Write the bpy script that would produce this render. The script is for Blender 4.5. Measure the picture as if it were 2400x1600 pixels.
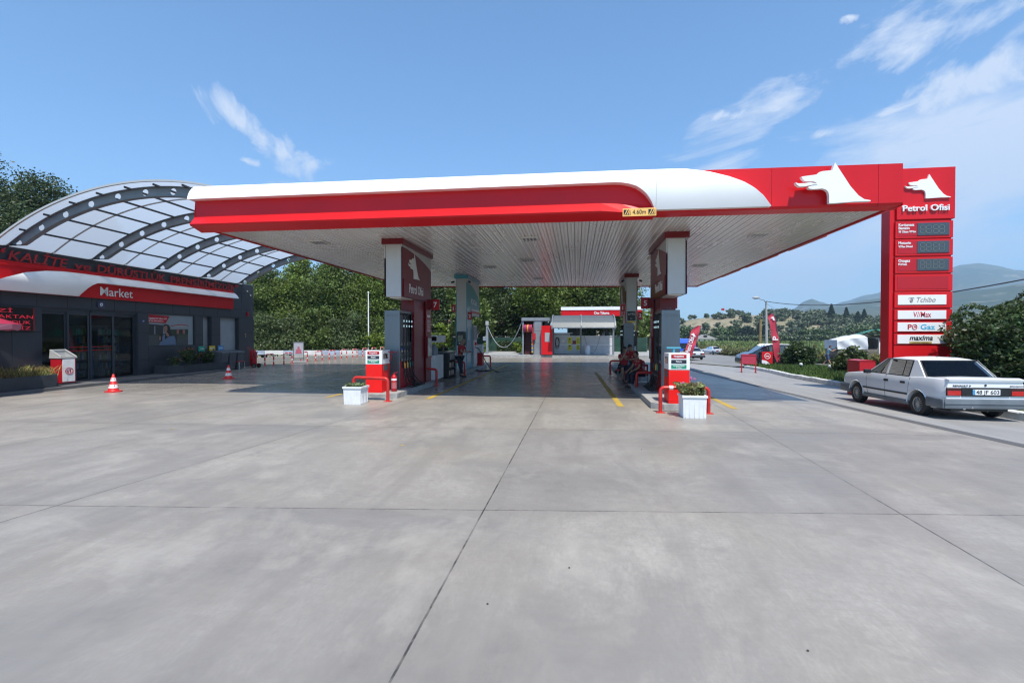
import bpy, bmesh, math, random
import numpy as np
from mathutils import Vector, Matrix
sc = bpy.context.scene
for o in list(bpy.data.objects): bpy.data.objects.remove(o)
R = math.radians; PI = math.pi
# ------------------------------------------------------------------ camera
F = 1150.; H = 1.85; YAW = math.atan(150/F); PIT = math.atan(-15/F)
cd = bpy.data.cameras.new("camera"); cam = bpy.data.objects.new("camera", cd); sc.collection.objects.link(cam)
cam.location = (0, 0, H); cam.rotation_euler = (PI/2+PIT, 0, YAW)
cd.sensor_width = 36; cd.lens = 36*F/2400; cd.clip_start = .05; cd.clip_end = 40000
sc.camera = cam
# ------------------------------------------------------------------ sun and sky
SX, SY = .18, -.50                       # direction towards the sun (x, y, 1)
HAZE = .00017
EL = math.atan(1/math.hypot(SX, SY)); AZ = math.atan2(SX, SY)
sd = bpy.data.lights.new("sun", 'SUN'); sun = bpy.data.objects.new("sun", sd); sc.collection.objects.link(sun)
sd.energy = 5.0; sd.angle = R(.5); sd.color = (1, .945, .85)
sun.rotation_euler = Vector((SX, SY, 1)).to_track_quat('Z', 'Y').to_euler()
w = bpy.data.worlds.new("World"); sc.world = w; w.use_nodes = True
sc.view_settings.view_transform = 'Standard'; sc.view_settings.look = 'None'
sc.view_settings.exposure = .15; sc.view_settings.gamma = 1
c_ = sc.cycles
c_.max_bounces = 8; c_.diffuse_bounces = 5; c_.glossy_bounces = 4; c_.transmission_bounces = 4; c_.volume_bounces = 1
c_.transparent_max_bounces = 8; c_.caustics_reflective = False; c_.caustics_refractive = False
c_.use_denoising = True; c_.filter_width = 1.25
def world_nodes():
    nt = w.node_tree; N = nt.nodes; L = nt.links; N.clear()
    out = N.new('ShaderNodeOutputWorld')
    sky = N.new('ShaderNodeTexSky'); sky.sky_type = 'NISHITA'; sky.sun_disc = False
    sky.sun_elevation = EL; sky.sun_rotation = AZ; sky.altitude = 0; sky.air_density = 1.0; sky.dust_density = .6; sky.ozone_density = 2.5
    bg = N.new('ShaderNodeBackground'); bg.inputs[1].default_value = .13
    tint = N.new('ShaderNodeMix'); tint.data_type = 'RGBA'; tint.blend_type = 'MULTIPLY'; tint.inputs[0].default_value = 1
    tint.inputs[7].default_value = (.78, 1.15, 1.42, 1)
    L.new(sky.outputs[0], tint.inputs[6]); L.new(tint.outputs[2], bg.inputs[0])
    cl = N.new('ShaderNodeBackground'); cl.inputs[0].default_value = (.80, .86, 1, 1); cl.inputs[1].default_value = .90
    mx = N.new('ShaderNodeMixShader')
    tc = N.new('ShaderNodeTexCoord')
    def M(op, a, b=None, c=None, clamp=False):
        n = N.new('ShaderNodeMath'); n.operation = op; n.use_clamp = clamp
        for i, v in enumerate((a, b, c)):
            if v is None: continue
            if hasattr(v, 'links'): L.new(v, n.inputs[i])
            else: n.inputs[i].default_value = v
        return n.outputs[0]
    def dot(v):
        n = N.new('ShaderNodeVectorMath'); n.operation = 'DOT_PRODUCT'; L.new(tc.outputs['Generated'], n.inputs[0]); n.inputs[1].default_value = v
        return n.outputs['Value']
    def noise(a, b, s, det, rough, off, dist=.4):
        cb = N.new('ShaderNodeCombineXYZ'); L.new(a, cb.inputs[0]); L.new(b, cb.inputs[1]); cb.inputs[2].default_value = off
        n = N.new('ShaderNodeTexNoise'); n.inputs['Scale'].default_value = s; n.inputs['Detail'].default_value = det
        n.inputs['Roughness'].default_value = rough; n.inputs['Distortion'].default_value = dist; L.new(cb.outputs[0], n.inputs['Vector'])
        return n.outputs[0]
    total = None
    # centre (u, v), half width, half height in picture units, tilt deg, sharpness, threshold, streak, seed, amplitude
    for (u_, v_, hw, hh, tl, den, cut, st, sd_, amp) in CLOUDS:
        a = (u_-1200)/F; b = (800-v_)/F; c = Vector((-math.sin(YAW)*math.cos(PIT)+a*math.cos(YAW)+b*math.sin(YAW)*math.sin(PIT), math.cos(YAW)*math.cos(PIT)+a*math.sin(YAW)-b*math.cos(YAW)*math.sin(PIT), math.sin(PIT)+b*math.cos(PIT))).normalized()
        rx = Vector((c.y, -c.x, 0)).normalized(); ry = rx.cross(c)
        t_ = R(tl); ax = rx*math.cos(t_)+ry*math.sin(t_); ay = -rx*math.sin(t_)+ry*math.cos(t_); hw /= F; hh /= F
        dc = dot(c); fr = M('MAXIMUM', dc, .05)
        u = M('DIVIDE', dot(ax), fr); v = M('DIVIDE', dot(ay), fr)
        n1 = noise(M('DIVIDE', u, st), v, .55/hh**.8*.9, 10, .66, sd_, .7)
        nw = noise(u, v, .35/hh**.8, 4, .5, sd_+3)
        uu = M('DIVIDE', u, hw); vv = M('ADD', M('DIVIDE', v, hh), M('MULTIPLY', M('SUBTRACT', nw, .5), 3.2))
        r1 = M('POWER', M('ADD', M('MULTIPLY', uu, uu), M('MULTIPLY', vv, vv)), .6)
        val = M('ADD', M('SUBTRACT', 1., r1), M('MULTIPLY', M('SUBTRACT', n1, .5), amp*2.3))
        d = M('MULTIPLY', M('SUBTRACT', val, cut), den, clamp=True)
        d = M('MULTIPLY', d, M('GREATER_THAN', dc, .1))
        total = d if total is None else M('MAXIMUM', total, d)
    L.new(M('MULTIPLY', total, .93), mx.inputs[0])
    L.new(bg.outputs[0], mx.inputs[1]); L.new(cl.outputs[0], mx.inputs[2]); L.new(mx.outputs[0], out.inputs[0])
CLOUDS = [(575, 288, 100, 36, -38, 1.7, .2, 1.3, 1.3, 2.0), (525, 236, 34, 10, -8, .9, .3, 1.4, 4.1, 2.2), (730, 375, 50, 30, -15, 1.1, .15, 1.6, 8.2, 2.6), (585, 380, 22, 7, -15, .9, .3, 1.6, 3.2, 2.2), (640, 428, 70, 12, 0, .7, .35, 2, 6.1, 2.2),
          (1905, 205, 290, 70, 21, 1.25, .15, 2.6, 2.2, 3.6), (1700, 277, 45, 12, 5, 1.2, .3, 1.5, 5.9, 2.0), (2080, 268, 165, 16, 17, 1.1, .3, 2.4, 3.7, 2.4), (2310, 180, 170, 52, 14, 1.2, .12, 2.2, 5.5, 3.0), (1995, 42, 16, 9, 10, 1.1, .3, 1.3, 6.6, 2.0), (1935, 315, 26, 10, 5, 1.0, .3, 1.4, 9.6, 2.0), (2380, 75, 60, 22, 30, .8, .3, 1.6, 1.9, 2.2),
          (2330, 440, 430, 170, 8, 1.2, -.2, 2.2, 7.7, 2.6), (2250, 580, 520, 110, 3, .8, -.15, 3.0, 4.4, 2.6), (1790, 610, 360, 75, 3, .6, -.02, 3.0, 8.8, 2.8), (1920, 690, 420, 45, 0, .5, .0, 4.0, 2.9, 2.0), (900, 640, 200, 60, 0, .4, .2, 3.0, 12.9, 2.4)]
world_nodes()
# ------------------------------------------------------------------ picture measurements -> world points
_c, _s = math.cos, math.sin
_fw = (-_s(YAW)*_c(PIT), _c(YAW)*_c(PIT), _s(PIT)); _rt = (_c(YAW), _s(YAW), 0); _up = (_s(YAW)*_s(PIT), -_c(YAW)*_s(PIT), _c(PIT))
def ray(u, v):
    a = (u-1200)/F; b = (800-v)/F
    return Vector([_fw[i]+a*_rt[i]+b*_up[i] for i in range(3)])
def G(u, v, z=0):
    r = ray(u, v); t = (z-H)/r[2]; return Vector((r[0]*t, r[1]*t, z))
def PY(u, v, Y):
    r = ray(u, v); return Vector((0, 0, H))+r*(Y/r[1])
def PX(u, v, X):
    r = ray(u, v); return Vector((0, 0, H))+r*(X/r[0])
def sst(t): t = max(0., min(1., t)); return t*t*(3-2*t)
def gz(x, y):                             # lie of the land
    w_ = sst((x-5.5)/4.5); a = -0.0185*min(max(y-6, 0), 85)*w_
    b = -1.57*max(sst((y-48)/30), sst((-24-x)/20))
    return min(a, b) if b < 0 else a
def T(u, v):
    r = ray(u, v); t = 1.
    while t < 3000:
        if H+r[2]*t <= gz(r[0]*t, r[1]*t): break
        t *= 1.002
    return Vector((r[0]*t, r[1]*t, gz(r[0]*t, r[1]*t)))
# ------------------------------------------------------------------ materials
def lin(c): return tuple(c)+(1,) if len(c) == 3 else c
_mats = {}
def MAT(name, col, rough=.5, metal=0., var=.0, vs=3., bump=0., bs=20., spec=.5, coat=0., col2=None, island=0., trans=0., coord='Object', stretch=None, detail=4):
    if name in _mats: return _mats[name]
    m = bpy.data.materials.new(name); m.use_nodes = True; nt = m.node_tree; N = nt.nodes; L = nt.links
    b = N['Principled BSDF']; b.inputs['Roughness'].default_value = rough; b.inputs['Metallic'].default_value = metal
    b.inputs['Specular IOR Level'].default_value = spec; b.inputs['Coat Weight'].default_value = coat; b.inputs['Coat Roughness'].default_value = .08
    b.inputs['Base Color'].default_value = lin(col); m.diffuse_color = lin(col)
    tc = N.new('ShaderNodeTexCoord'); vec = tc.outputs[coord]
    if stretch:
        mp = N.new('ShaderNodeMapping'); L.new(vec, mp.inputs[0]); mp.inputs['Scale'].default_value = stretch; vec = mp.outputs[0]
    cur = None
    if var > 0:
        n = N.new('ShaderNodeTexNoise'); n.inputs['Scale'].default_value = vs; n.inputs['Detail'].default_value = detail; L.new(vec, n.inputs['Vector'])
        r = N.new('ShaderNodeValToRGB'); r.color_ramp.elements[0].position = .32; r.color_ramp.elements[1].position = .68
        c2 = col2 or tuple(max(0, x*(1-var)) for x in col); hi = tuple(min(1, x*(1+var*.35)) for x in col)
        r.color_ramp.elements[0].color = lin(c2); r.color_ramp.elements[1].color = lin(hi)
        L.new(n.outputs[0], r.inputs[0]); cur = r.outputs[0]
        rr = N.new('ShaderNodeMapRange'); rr.inputs[3].default_value = rough*.85; rr.inputs[4].default_value = min(1, rough*1.2); L.new(n.outputs[0], rr.inputs[0]); L.new(rr.outputs[0], b.inputs['Roughness'])
    if island > 0:
        g = N.new('ShaderNodeNewGeometry'); h = N.new('ShaderNodeHueSaturation')
        mr = N.new('ShaderNodeMapRange'); mr.inputs[3].default_value = 1-island; mr.inputs[4].default_value = 1+island; L.new(g.outputs['Random Per Island'], mr.inputs[0])
        L.new(mr.outputs[0], h.inputs['Value']); mr2 = N.new('ShaderNodeMapRange'); mr2.inputs[3].default_value = .475; mr2.inputs[4].default_value = .515
        L.new(g.outputs['Random Per Island'], mr2.inputs[0]); L.new(mr2.outputs[0], h.inputs['Hue'])
        if cur: L.new(cur, h.inputs['Color'])
        else: h.inputs['Color'].default_value = lin(col)
        cur = h.outputs[0]
    if cur: L.new(cur, b.inputs['Base Color'])
    if bump > 0:
        n = N.new('ShaderNodeTexNoise'); n.inputs['Scale'].default_value = bs; n.inputs['Detail'].default_value = 5; L.new(vec, n.inputs['Vector'])
        bp = N.new('ShaderNodeBump'); bp.inputs['Strength'].default_value = bump; bp.inputs['Distance'].default_value = .02; L.new(n.outputs[0], bp.inputs['Height']); L.new(bp.outputs[0], b.inputs['Normal'])
    if trans > 0:
        t = N.new('ShaderNodeBsdfTranslucent'); mxs = N.new('ShaderNodeMixShader'); mxs.inputs[0].default_value = trans
        if cur: L.new(cur, t.inputs[0])
        else: t.inputs[0].default_value = lin(col)
        L.new(b.outputs[0], mxs.inputs[1]); L.new(t.outputs[0], mxs.inputs[2]); L.new(mxs.outputs[0], N['Material Output'].inputs[0])
    _mats[name] = m; return m
red = MAT('red_paint', (.62, .012, .018), .34, var=.12, vs=.6, spec=.28, bump=.04, bs=1.2)
redm = MAT('red_panel', (.46, .012, .022), .34, var=.08, vs=1., spec=.35)
redk = MAT('red_kiosk_paint', (.84, .016, .014), .4, var=.06, vs=2., spec=.25)
redc = MAT('red_plate', (.17, .004, .010), .3, var=.08, vs=1., spec=.35)
redd = MAT('red_plastic', (.42, .015, .02), .45, var=.2, vs=6)
redb = MAT('red_tube', (.60, .025, .02), .35, var=.3, vs=5, bump=.1, bs=40, col2=(.42, .02, .015))
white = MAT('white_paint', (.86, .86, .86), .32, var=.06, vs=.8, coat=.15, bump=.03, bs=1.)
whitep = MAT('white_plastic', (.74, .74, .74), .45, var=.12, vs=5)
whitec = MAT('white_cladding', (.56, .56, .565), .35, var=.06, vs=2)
letter = MAT('letter_white', (.82, .82, .82), .5)
steel = MAT('brushed_steel', (.20, .21, .225), .36, metal=.75, var=.15, vs=3, stretch=(1, 1, .15), bump=.05, bs=6)
steeld = MAT('dark_steel', (.16, .165, .17), .4, metal=.5, var=.2, vs=5)
chrome = MAT('chrome', (.7, .7, .7), .15, metal=1)
black = MAT('black_plastic', (.014, .014, .016), .4, var=.3, vs=8)
rubber = MAT('black_rubber', (.018, .018, .019), .6, var=.3, vs=10)
dkglass = MAT('dark_glass', (.012, .015, .018), .04, spec=.8, var=.2, vs=.8)
grayp = MAT('grey_paint', (.22, .25, .28), .45, var=.15, vs=2)
darkpanel = MAT('anthracite_panel', (.038, .044, .056), .42, var=.12, vs=.7, bump=.03, bs=.8)
tealp = MAT('teal_panel', (.05, .33, .44), .3, var=.08, vs=1, coat=.2)
yellow = MAT('yellow_sign', (.75, .50, .04), .5)
lyellow = MAT('yellow_paper', (.75, .72, .06), .6)
orange = MAT('orange_nozzle', (.75, .30, .03), .4)
green = MAT('green_nozzle', (.01, .16, .09), .4)
gsign = MAT('green_sign', (.02, .27, .16), .4)
wallw = MAT('white_wall', (.68, .68, .66), .8, var=.15, vs=1.5, bump=.1, bs=30)
conc = MAT('kerb_concrete', (.36, .36, .35), .85, var=.3, vs=5, bump=.4, bs=30)
bark = MAT('tree_bark', (.10, .08, .062), .9, var=.4, vs=5, bump=.6, bs=14)
barkw = MAT('lime_washed_bark', (.55, .54, .50), .9, var=.4, vs=6, bump=.5, bs=14)
leafd = MAT('leaf_dark', (.070, .105, .036), .5, var=.4, vs=.5, island=.5, trans=.25)
leafm = MAT('leaf_mid', (.130, .190, .042), .5, var=.4, vs=.45, island=.5, trans=.3)
leafl = MAT('leaf_light', (.19, .27, .035), .5, var=.35, vs=.6, island=.4, trans=.35)
leafb = MAT('leaf_bright', (.17, .24, .045), .5, var=.4, vs=.5, island=.5, trans=.35)
leaff = MAT('leaf_fruit', (.13, .18, .065), .55, var=.35, vs=.4, island=.45, trans=.3)
leafo = MAT('leaf_olive', (.13, .155, .085), .6, var=.35, vs=.2, island=.35)
leafc = MAT('leaf_conifer', (.025, .045, .024), .7, var=.3, vs=.4, island=.4)
# ------------------------------------------------------------------ mesh builder
class MB:
    def __init__(s): s.v = []; s.f = []; s.m = []; s.k = 0
    def mat(s, k): s.k = k; return s
    def add(s, vs, fs):
        b = len(s.v); s.v += [tuple(p) for p in vs]; s.f += [tuple(b+i for i in f) for f in fs]; s.m += [s.k]*len(fs); return s
    def box(s, x0, x1, y0, y1, z0, z1):
        return s.add([(x0, y0, z0), (x1, y0, z0), (x1, y1, z0), (x0, y1, z0), (x0, y0, z1), (x1, y0, z1), (x1, y1, z1), (x0, y1, z1)],
                     [(3, 2, 1, 0), (4, 5, 6, 7), (0, 1, 5, 4), (1, 2, 6, 5), (2, 3, 7, 6), (3, 0, 4, 7)])
    def cbox(s, x0, x1, y0, y1, z0, z1, c=.01):   # box with chamfered edges
        bm = bmesh.new(); bmesh.ops.create_cube(bm, size=1)
        for v in bm.verts: v.co = Vector((x0+(v.co.x+.5)*(x1-x0), y0+(v.co.y+.5)*(y1-y0), z0+(v.co.z+.5)*(z1-z0)))
        bmesh.ops.bevel(bm, geom=bm.edges[:], offset=c, segments=2, affect='EDGES', profile=.5)
        bm.verts.index_update(); s.add([v.co for v in bm.verts], [[v.index for v in f.verts] for f in bm.faces]); bm.free(); return s
    def tube(s, pts, r, n=10, cap=True):
        pts = [Vector(p) for p in pts]; rs = r if isinstance(r, (list, tuple)) else [r]*len(pts)
        rings = []; up = None
        for i, p in enumerate(pts):
            d = (pts[min(i+1, len(pts)-1)]-pts[max(i-1, 0)])
            d = d.normalized() if d.length > 1e-9 else Vector((0, 0, 1))
            if up is None: up = d.cross(Vector((0, 0, 1))); up = up.normalized() if up.length > .1 else Vector((1, 0, 0))
            up = (up-d*up.dot(d)).normalized(); q = d.cross(up)
            rings.append([p+(up*math.cos(a)+q*math.sin(a))*rs[i] for a in [2*PI*k/n for k in range(n)]])
        vs = [v for g in rings for v in g]; fs = []
        for i in range(len(pts)-1):
            for k in range(n): fs.append((i*n+k, i*n+(k+1) % n, (i+1)*n+(k+1) % n, (i+1)*n+k))
        if cap: fs.append(tuple(range(n-1, -1, -1))); fs.append(tuple((len(pts)-1)*n+k for k in range(n)))
        return s.add(vs, fs)
    def cyl(s, p, axis, r, h, n=16, r2=None):
        p = Vector(p); a = Vector(axis).normalized(); return s.tube([p, p+a*h], [r, r if r2 is None else r2], n)
    def lathe(s, prof, n=20, c=(0, 0, 0)):
        vs = []; fs = []
        for (r, z) in prof: vs += [(c[0]+r*math.cos(2*PI*k/n), c[1]+r*math.sin(2*PI*k/n), c[2]+z) for k in range(n)]
        for i in range(len(prof)-1):
            for k in range(n): fs.append((i*n+k, i*n+(k+1) % n, (i+1)*n+(k+1) % n, (i+1)*n+k))
        fs.append(tuple(range(n-1, -1, -1))); fs.append(tuple((len(prof)-1)*n+k for k in range(n)))
        return s.add(vs, fs)
    def prism(s, pts, fn, d):      # 2D outline, fn(a,b,depth)->3D
        bm = bmesh.new(); n = len(pts)
        A = [bm.verts.new(fn(a, b, 0)) for a, b in pts]; B = [bm.verts.new(fn(a, b, d)) for a, b in pts]
        f1 = bm.faces.new(A); f2 = bm.faces.new(B[::-1])
        for i in range(n): bm.faces.new((A[i], B[i], B[(i+1) % n], A[(i+1) % n]))
        f1.normal_update(); f2.normal_update(); bmesh.ops.triangulate(bm, faces=[f1, f2]); bmesh.ops.recalc_face_normals(bm, faces=bm.faces[:])
        bm.verts.index_update(); s.add([v.co for v in bm.verts], [[v.index for v in f.verts] for f in bm.faces]); bm.free(); return s
    def grid(s, nx, ny, fn):
        vs = [fn(i/nx, j/ny) for j in range(ny+1) for i in range(nx+1)]; k = nx+1
        return s.add(vs, [(j*k+i, j*k+i+1, (j+1)*k+i+1, (j+1)*k+i) for j in range(ny) for i in range(nx)])
    def ball(s, c, r, n=10, m=7):
        rr = r if isinstance(r, (list, tuple)) else (r, r, r); vs = []; fs = []
        for j in range(m+1):
            t = PI*j/m
            for k in range(n): vs.append((c[0]+rr[0]*math.sin(t)*math.cos(2*PI*k/n), c[1]+rr[1]*math.sin(t)*math.sin(2*PI*k/n), c[2]+rr[2]*math.cos(t)))
        for j in range(m):
            for k in range(n): fs.append((j*n+k, (j+1)*n+k, (j+1)*n+(k+1) % n, j*n+(k+1) % n))
        return s.add(vs, fs)
    def xf(s, M, i0=0):
        for i in range(i0, len(s.v)): s.v[i] = tuple(M @ Vector(s.v[i]))
        return s
    def build(s, name, mats, parent=None, world=False, smooth=None):
        me = bpy.data.meshes.new(name); v = s.v
        if world and parent is not None and parent.name in XF:
            Mi = XF[parent.name].inverted(); v = [tuple(Mi @ Vector(p)) for p in v]
        me.from_pydata(v, [], s.f)
        if not isinstance(mats, (list, tuple)): mats = [mats]
        for m in mats: me.materials.append(m)
        if len(mats) > 1: me.polygons.foreach_set('material_index', s.m)
        me.validate(); me.update()
        return link(name, me, parent, smooth)
XF = {}
def link(name, me, parent=None, smooth=None):
    o = bpy.data.objects.new(name, me); sc.collection.objects.link(o)
    if parent is not None: o.parent = parent
    if smooth is not None:
        me.polygons.foreach_set('use_smooth', [True]*len(me.polygons))
        try: me.set_sharp_from_angle(angle=R(smooth))
        except Exception: pass
    XF[o.name] = XF[parent.name].copy() if parent is not None and parent.name in XF else Matrix()
    return o
def tag(o, label=None, cat=None, group=None, kind=None):
    if label: o['label'] = label
    if cat: o['category'] = cat
    if group: o['group'] = group
    if kind: o['kind'] = kind
    return o
def thing(name, label, cat, loc=(0, 0, 0), rz=0, group=None, sc_=1.):
    o = bpy.data.objects.new(name, None); sc.collection.objects.link(o); o.location = loc; o.rotation_euler = (0, 0, rz); o.scale = (sc_,)*3
    XF[o.name] = Matrix.Translation(Vector(loc)) @ Matrix.Rotation(rz, 4, 'Z') @ Matrix.Scale(sc_, 4)
    return tag(o, label, cat, group)
def kids(o): return [c for c in bpy.data.objects if c.parent == o]
def dup(o, parent=None, **kw):
    c = o.copy(); sc.collection.objects.link(c); c.parent = parent
    for k in kids(o): dup(k, c)
    return c
def clone(o, loc, rz, label, group=None, s=1.):
    c = dup(o); c.location = loc; c.rotation_euler = (0, 0, rz); c.scale = (s,)*3; c['label'] = label
    if group: c['group'] = group
    XF[c.name] = Matrix.Translation(Vector(loc)) @ Matrix.Rotation(rz, 4, 'Z') @ Matrix.Scale(s, 4)
    return c
def text(s, size, mat, parent, o, xd=(1, 0, 0), yd=(0, 0, 1), name='lettering', ext=.004, bold=.0, shear=0., align='LEFT', width=None, world=True, res=3, spacing=1.):
    cu = bpy.data.curves.new(name, 'FONT'); cu.body = s; cu.size = size; cu.extrude = ext; cu.offset = bold*size; cu.shear = shear; cu.align_x = align; cu.resolution_u = res; cu.space_character = spacing
    ob = bpy.data.objects.new(name, cu); sc.collection.objects.link(ob)
    dg = bpy.context.evaluated_depsgraph_get(); me = bpy.data.meshes.new_from_object(ob.evaluated_get(dg)); bpy.data.objects.remove(ob); bpy.data.curves.remove(cu)
    me.name = name
    X = Vector(xd).normalized(); Y = Vector(yd).normalized(); Z = X.cross(Y)
    co = [v.co.copy() for v in me.vertices]
    if co:
        x0 = min(c.x for c in co); x1 = max(c.x for c in co); k = (width/(x1-x0)) if width and x1 > x0 else 1
        if align == 'LEFT': off = x0
        else: off = (x0+x1)/2
        for v, c in zip(me.vertices, co): v.co = Vector(o)+X*(c.x-off)*k+Y*c.y+Z*c.z
    if world and parent is not None and parent.name in XF:
        me.transform(XF[parent.name].inverted())
    me.materials.clear(); me.materials.append(mat)
    return link(name, me, parent)
rng = np.random.default_rng(7); random.seed(5)
def leafmesh(name, P, size, mat, parent=None, flat=.5, asp=1.9, world=False, rg=None):
    """rhombus leaves centred on points P"""
    rg = rg or rng; P = np.asarray(P, dtype=float); n = len(P)
    d = rg.normal(size=(n, 3)); d[:, 2] *= flat; d /= np.linalg.norm(d, axis=1)[:, None]
    t = rg.normal(size=(n, 3)); e = np.cross(d, t); e /= np.linalg.norm(e, axis=1)[:, None]
    s_ = (size*(.6+.8*rg.random(n)))[:, None]
    a = d*s_*.5*asp**.5*1.25; b = e*s_*.5/asp**.5*1.25
    up = np.cross(a, b); up /= (np.linalg.norm(up, axis=1)[:, None]+1e-9)
    V = np.stack([P-a, P-b+up*s_*.06, P+a, P+b+up*s_*.06], 1).reshape(-1, 3)
    if world and parent is not None and parent.name in XF:
        Mi = np.array(XF[parent.name].inverted()); V = V @ Mi[:3, :3].T+Mi[:3, 3]
    me = bpy.data.meshes.new(name); me.vertices.add(4*n); me.vertices.foreach_set('co', V.ravel().astype(np.float32))
    me.loops.add(4*n); me.loops.foreach_set('vertex_index', np.arange(4*n, dtype=np.int32))
    me.polygons.add(n); me.polygons.foreach_set('loop_start', np.arange(0, 4*n, 4, dtype=np.int32))
    try: me.polygons.foreach_set('loop_total', np.full(n, 4, dtype=np.int32))
    except Exception: pass
    me.materials.append(mat); me.update(calc_edges=True); me.validate()
    return link(name, me, parent)
def crown_points(blobs, n, rg, clump=.28, shell=.55):
    """clumpy points in a set of ellipsoids (cx,cy,cz,rx,ry,rz)"""
    B = np.array(blobs, float); vol = (B[:, 3]*B[:, 4]*B[:, 5])**(2/3); pr = vol/vol.sum()
    nc = max(8, n//26); k = rg.choice(len(B), nc, p=pr)
    d = rg.normal(size=(nc, 3)); d /= np.linalg.norm(d, axis=1)[:, None]
    r = (shell+(1.04-shell)*rg.random(nc)**.6)
    C = B[k, :3]+d*B[k, 3:]*r[:, None]
    kk = rg.integers(0, nc, n); sz = clump*(.5+rg.random(nc))
    P = C[kk]+np.clip(rg.normal(size=(n, 3)), -1.7, 1.7)*np.stack([sz, sz, sz*.7], 1)[kk]*B[k][kk][:, 3:].mean(1)[:, None]
    return P
# ------------------------------------------------------------------ SETTING
class NT:
    def __init__(s, name):
        m = bpy.data.materials.new(name); m.use_nodes = True; s.m = m; s.N = m.node_tree.nodes; s.L = m.node_tree.links; s.b = s.N['Principled BSDF']; _mats[name] = m
        s.pos = s.N.new('ShaderNodeTexCoord').outputs['Object']
        sp = s.N.new('ShaderNodeSeparateXYZ'); s.L.new(s.pos, sp.inputs[0]); s.x, s.y, s.z = sp.outputs
    def plug(s, v, i):
        if hasattr(v, 'links'): s.L.new(v, i)
        elif isinstance(v, (tuple, list)): i.default_value = lin(v) if len(i.default_value) == 4 else v
        else: i.default_value = v
    def M(s, op, a, b=None, clamp=False):
        n = s.N.new('ShaderNodeMath'); n.operation = op; n.use_clamp = clamp; s.plug(a, n.inputs[0])
        if b is not None: s.plug(b, n.inputs[1])
        return n.outputs[0]
    def noise(s, scale, stretch=(1, 1, 1), det=5, rough=.55, off=0, dist=0):
        mp = s.N.new('ShaderNodeMapping'); s.L.new(s.pos, mp.inputs[0]); mp.inputs['Scale'].default_value = stretch; mp.inputs['Location'].default_value = (off, off*.7, 0)
        n = s.N.new('ShaderNodeTexNoise'); s.L.new(mp.outputs[0], n.inputs['Vector']); n.inputs['Scale'].default_value = scale; n.inputs['Detail'].default_value = det
        n.inputs['Roughness'].default_value = rough; n.inputs['Distortion'].default_value = dist
        return n.outputs[0]
    def step(s, v, lo, hi): 
        n = s.N.new('ShaderNodeMapRange'); s.plug(v, n.inputs[0]); n.inputs[1].default_value = lo; n.inputs[2].default_value = hi; return n.outputs[0]
    def mix(s, f, a, b, mode='MIX'):
        n = s.N.new('ShaderNodeMix'); n.data_type = 'RGBA'; n.blend_type = mode; s.plug(f, n.inputs[0]); s.plug(a, n.inputs[6]); s.plug(b, n.inputs[7]); return n.outputs[2]
    def comb(s, a, b, c=0.):
        n = s.N.new('ShaderNodeCombineXYZ'); s.plug(a, n.inputs[0]); s.plug(b, n.inputs[1]); s.plug(c, n.inputs[2]); return n.outputs[0]
    def bump(s, h, st, dist=.01):
        bp = s.N.new('ShaderNodeBump'); bp.inputs['Strength'].default_value = st; bp.inputs['Distance'].default_value = dist; s.L.new(h, bp.inputs['Height']); s.L.new(bp.outputs[0], s.b.inputs['Normal'])
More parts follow.
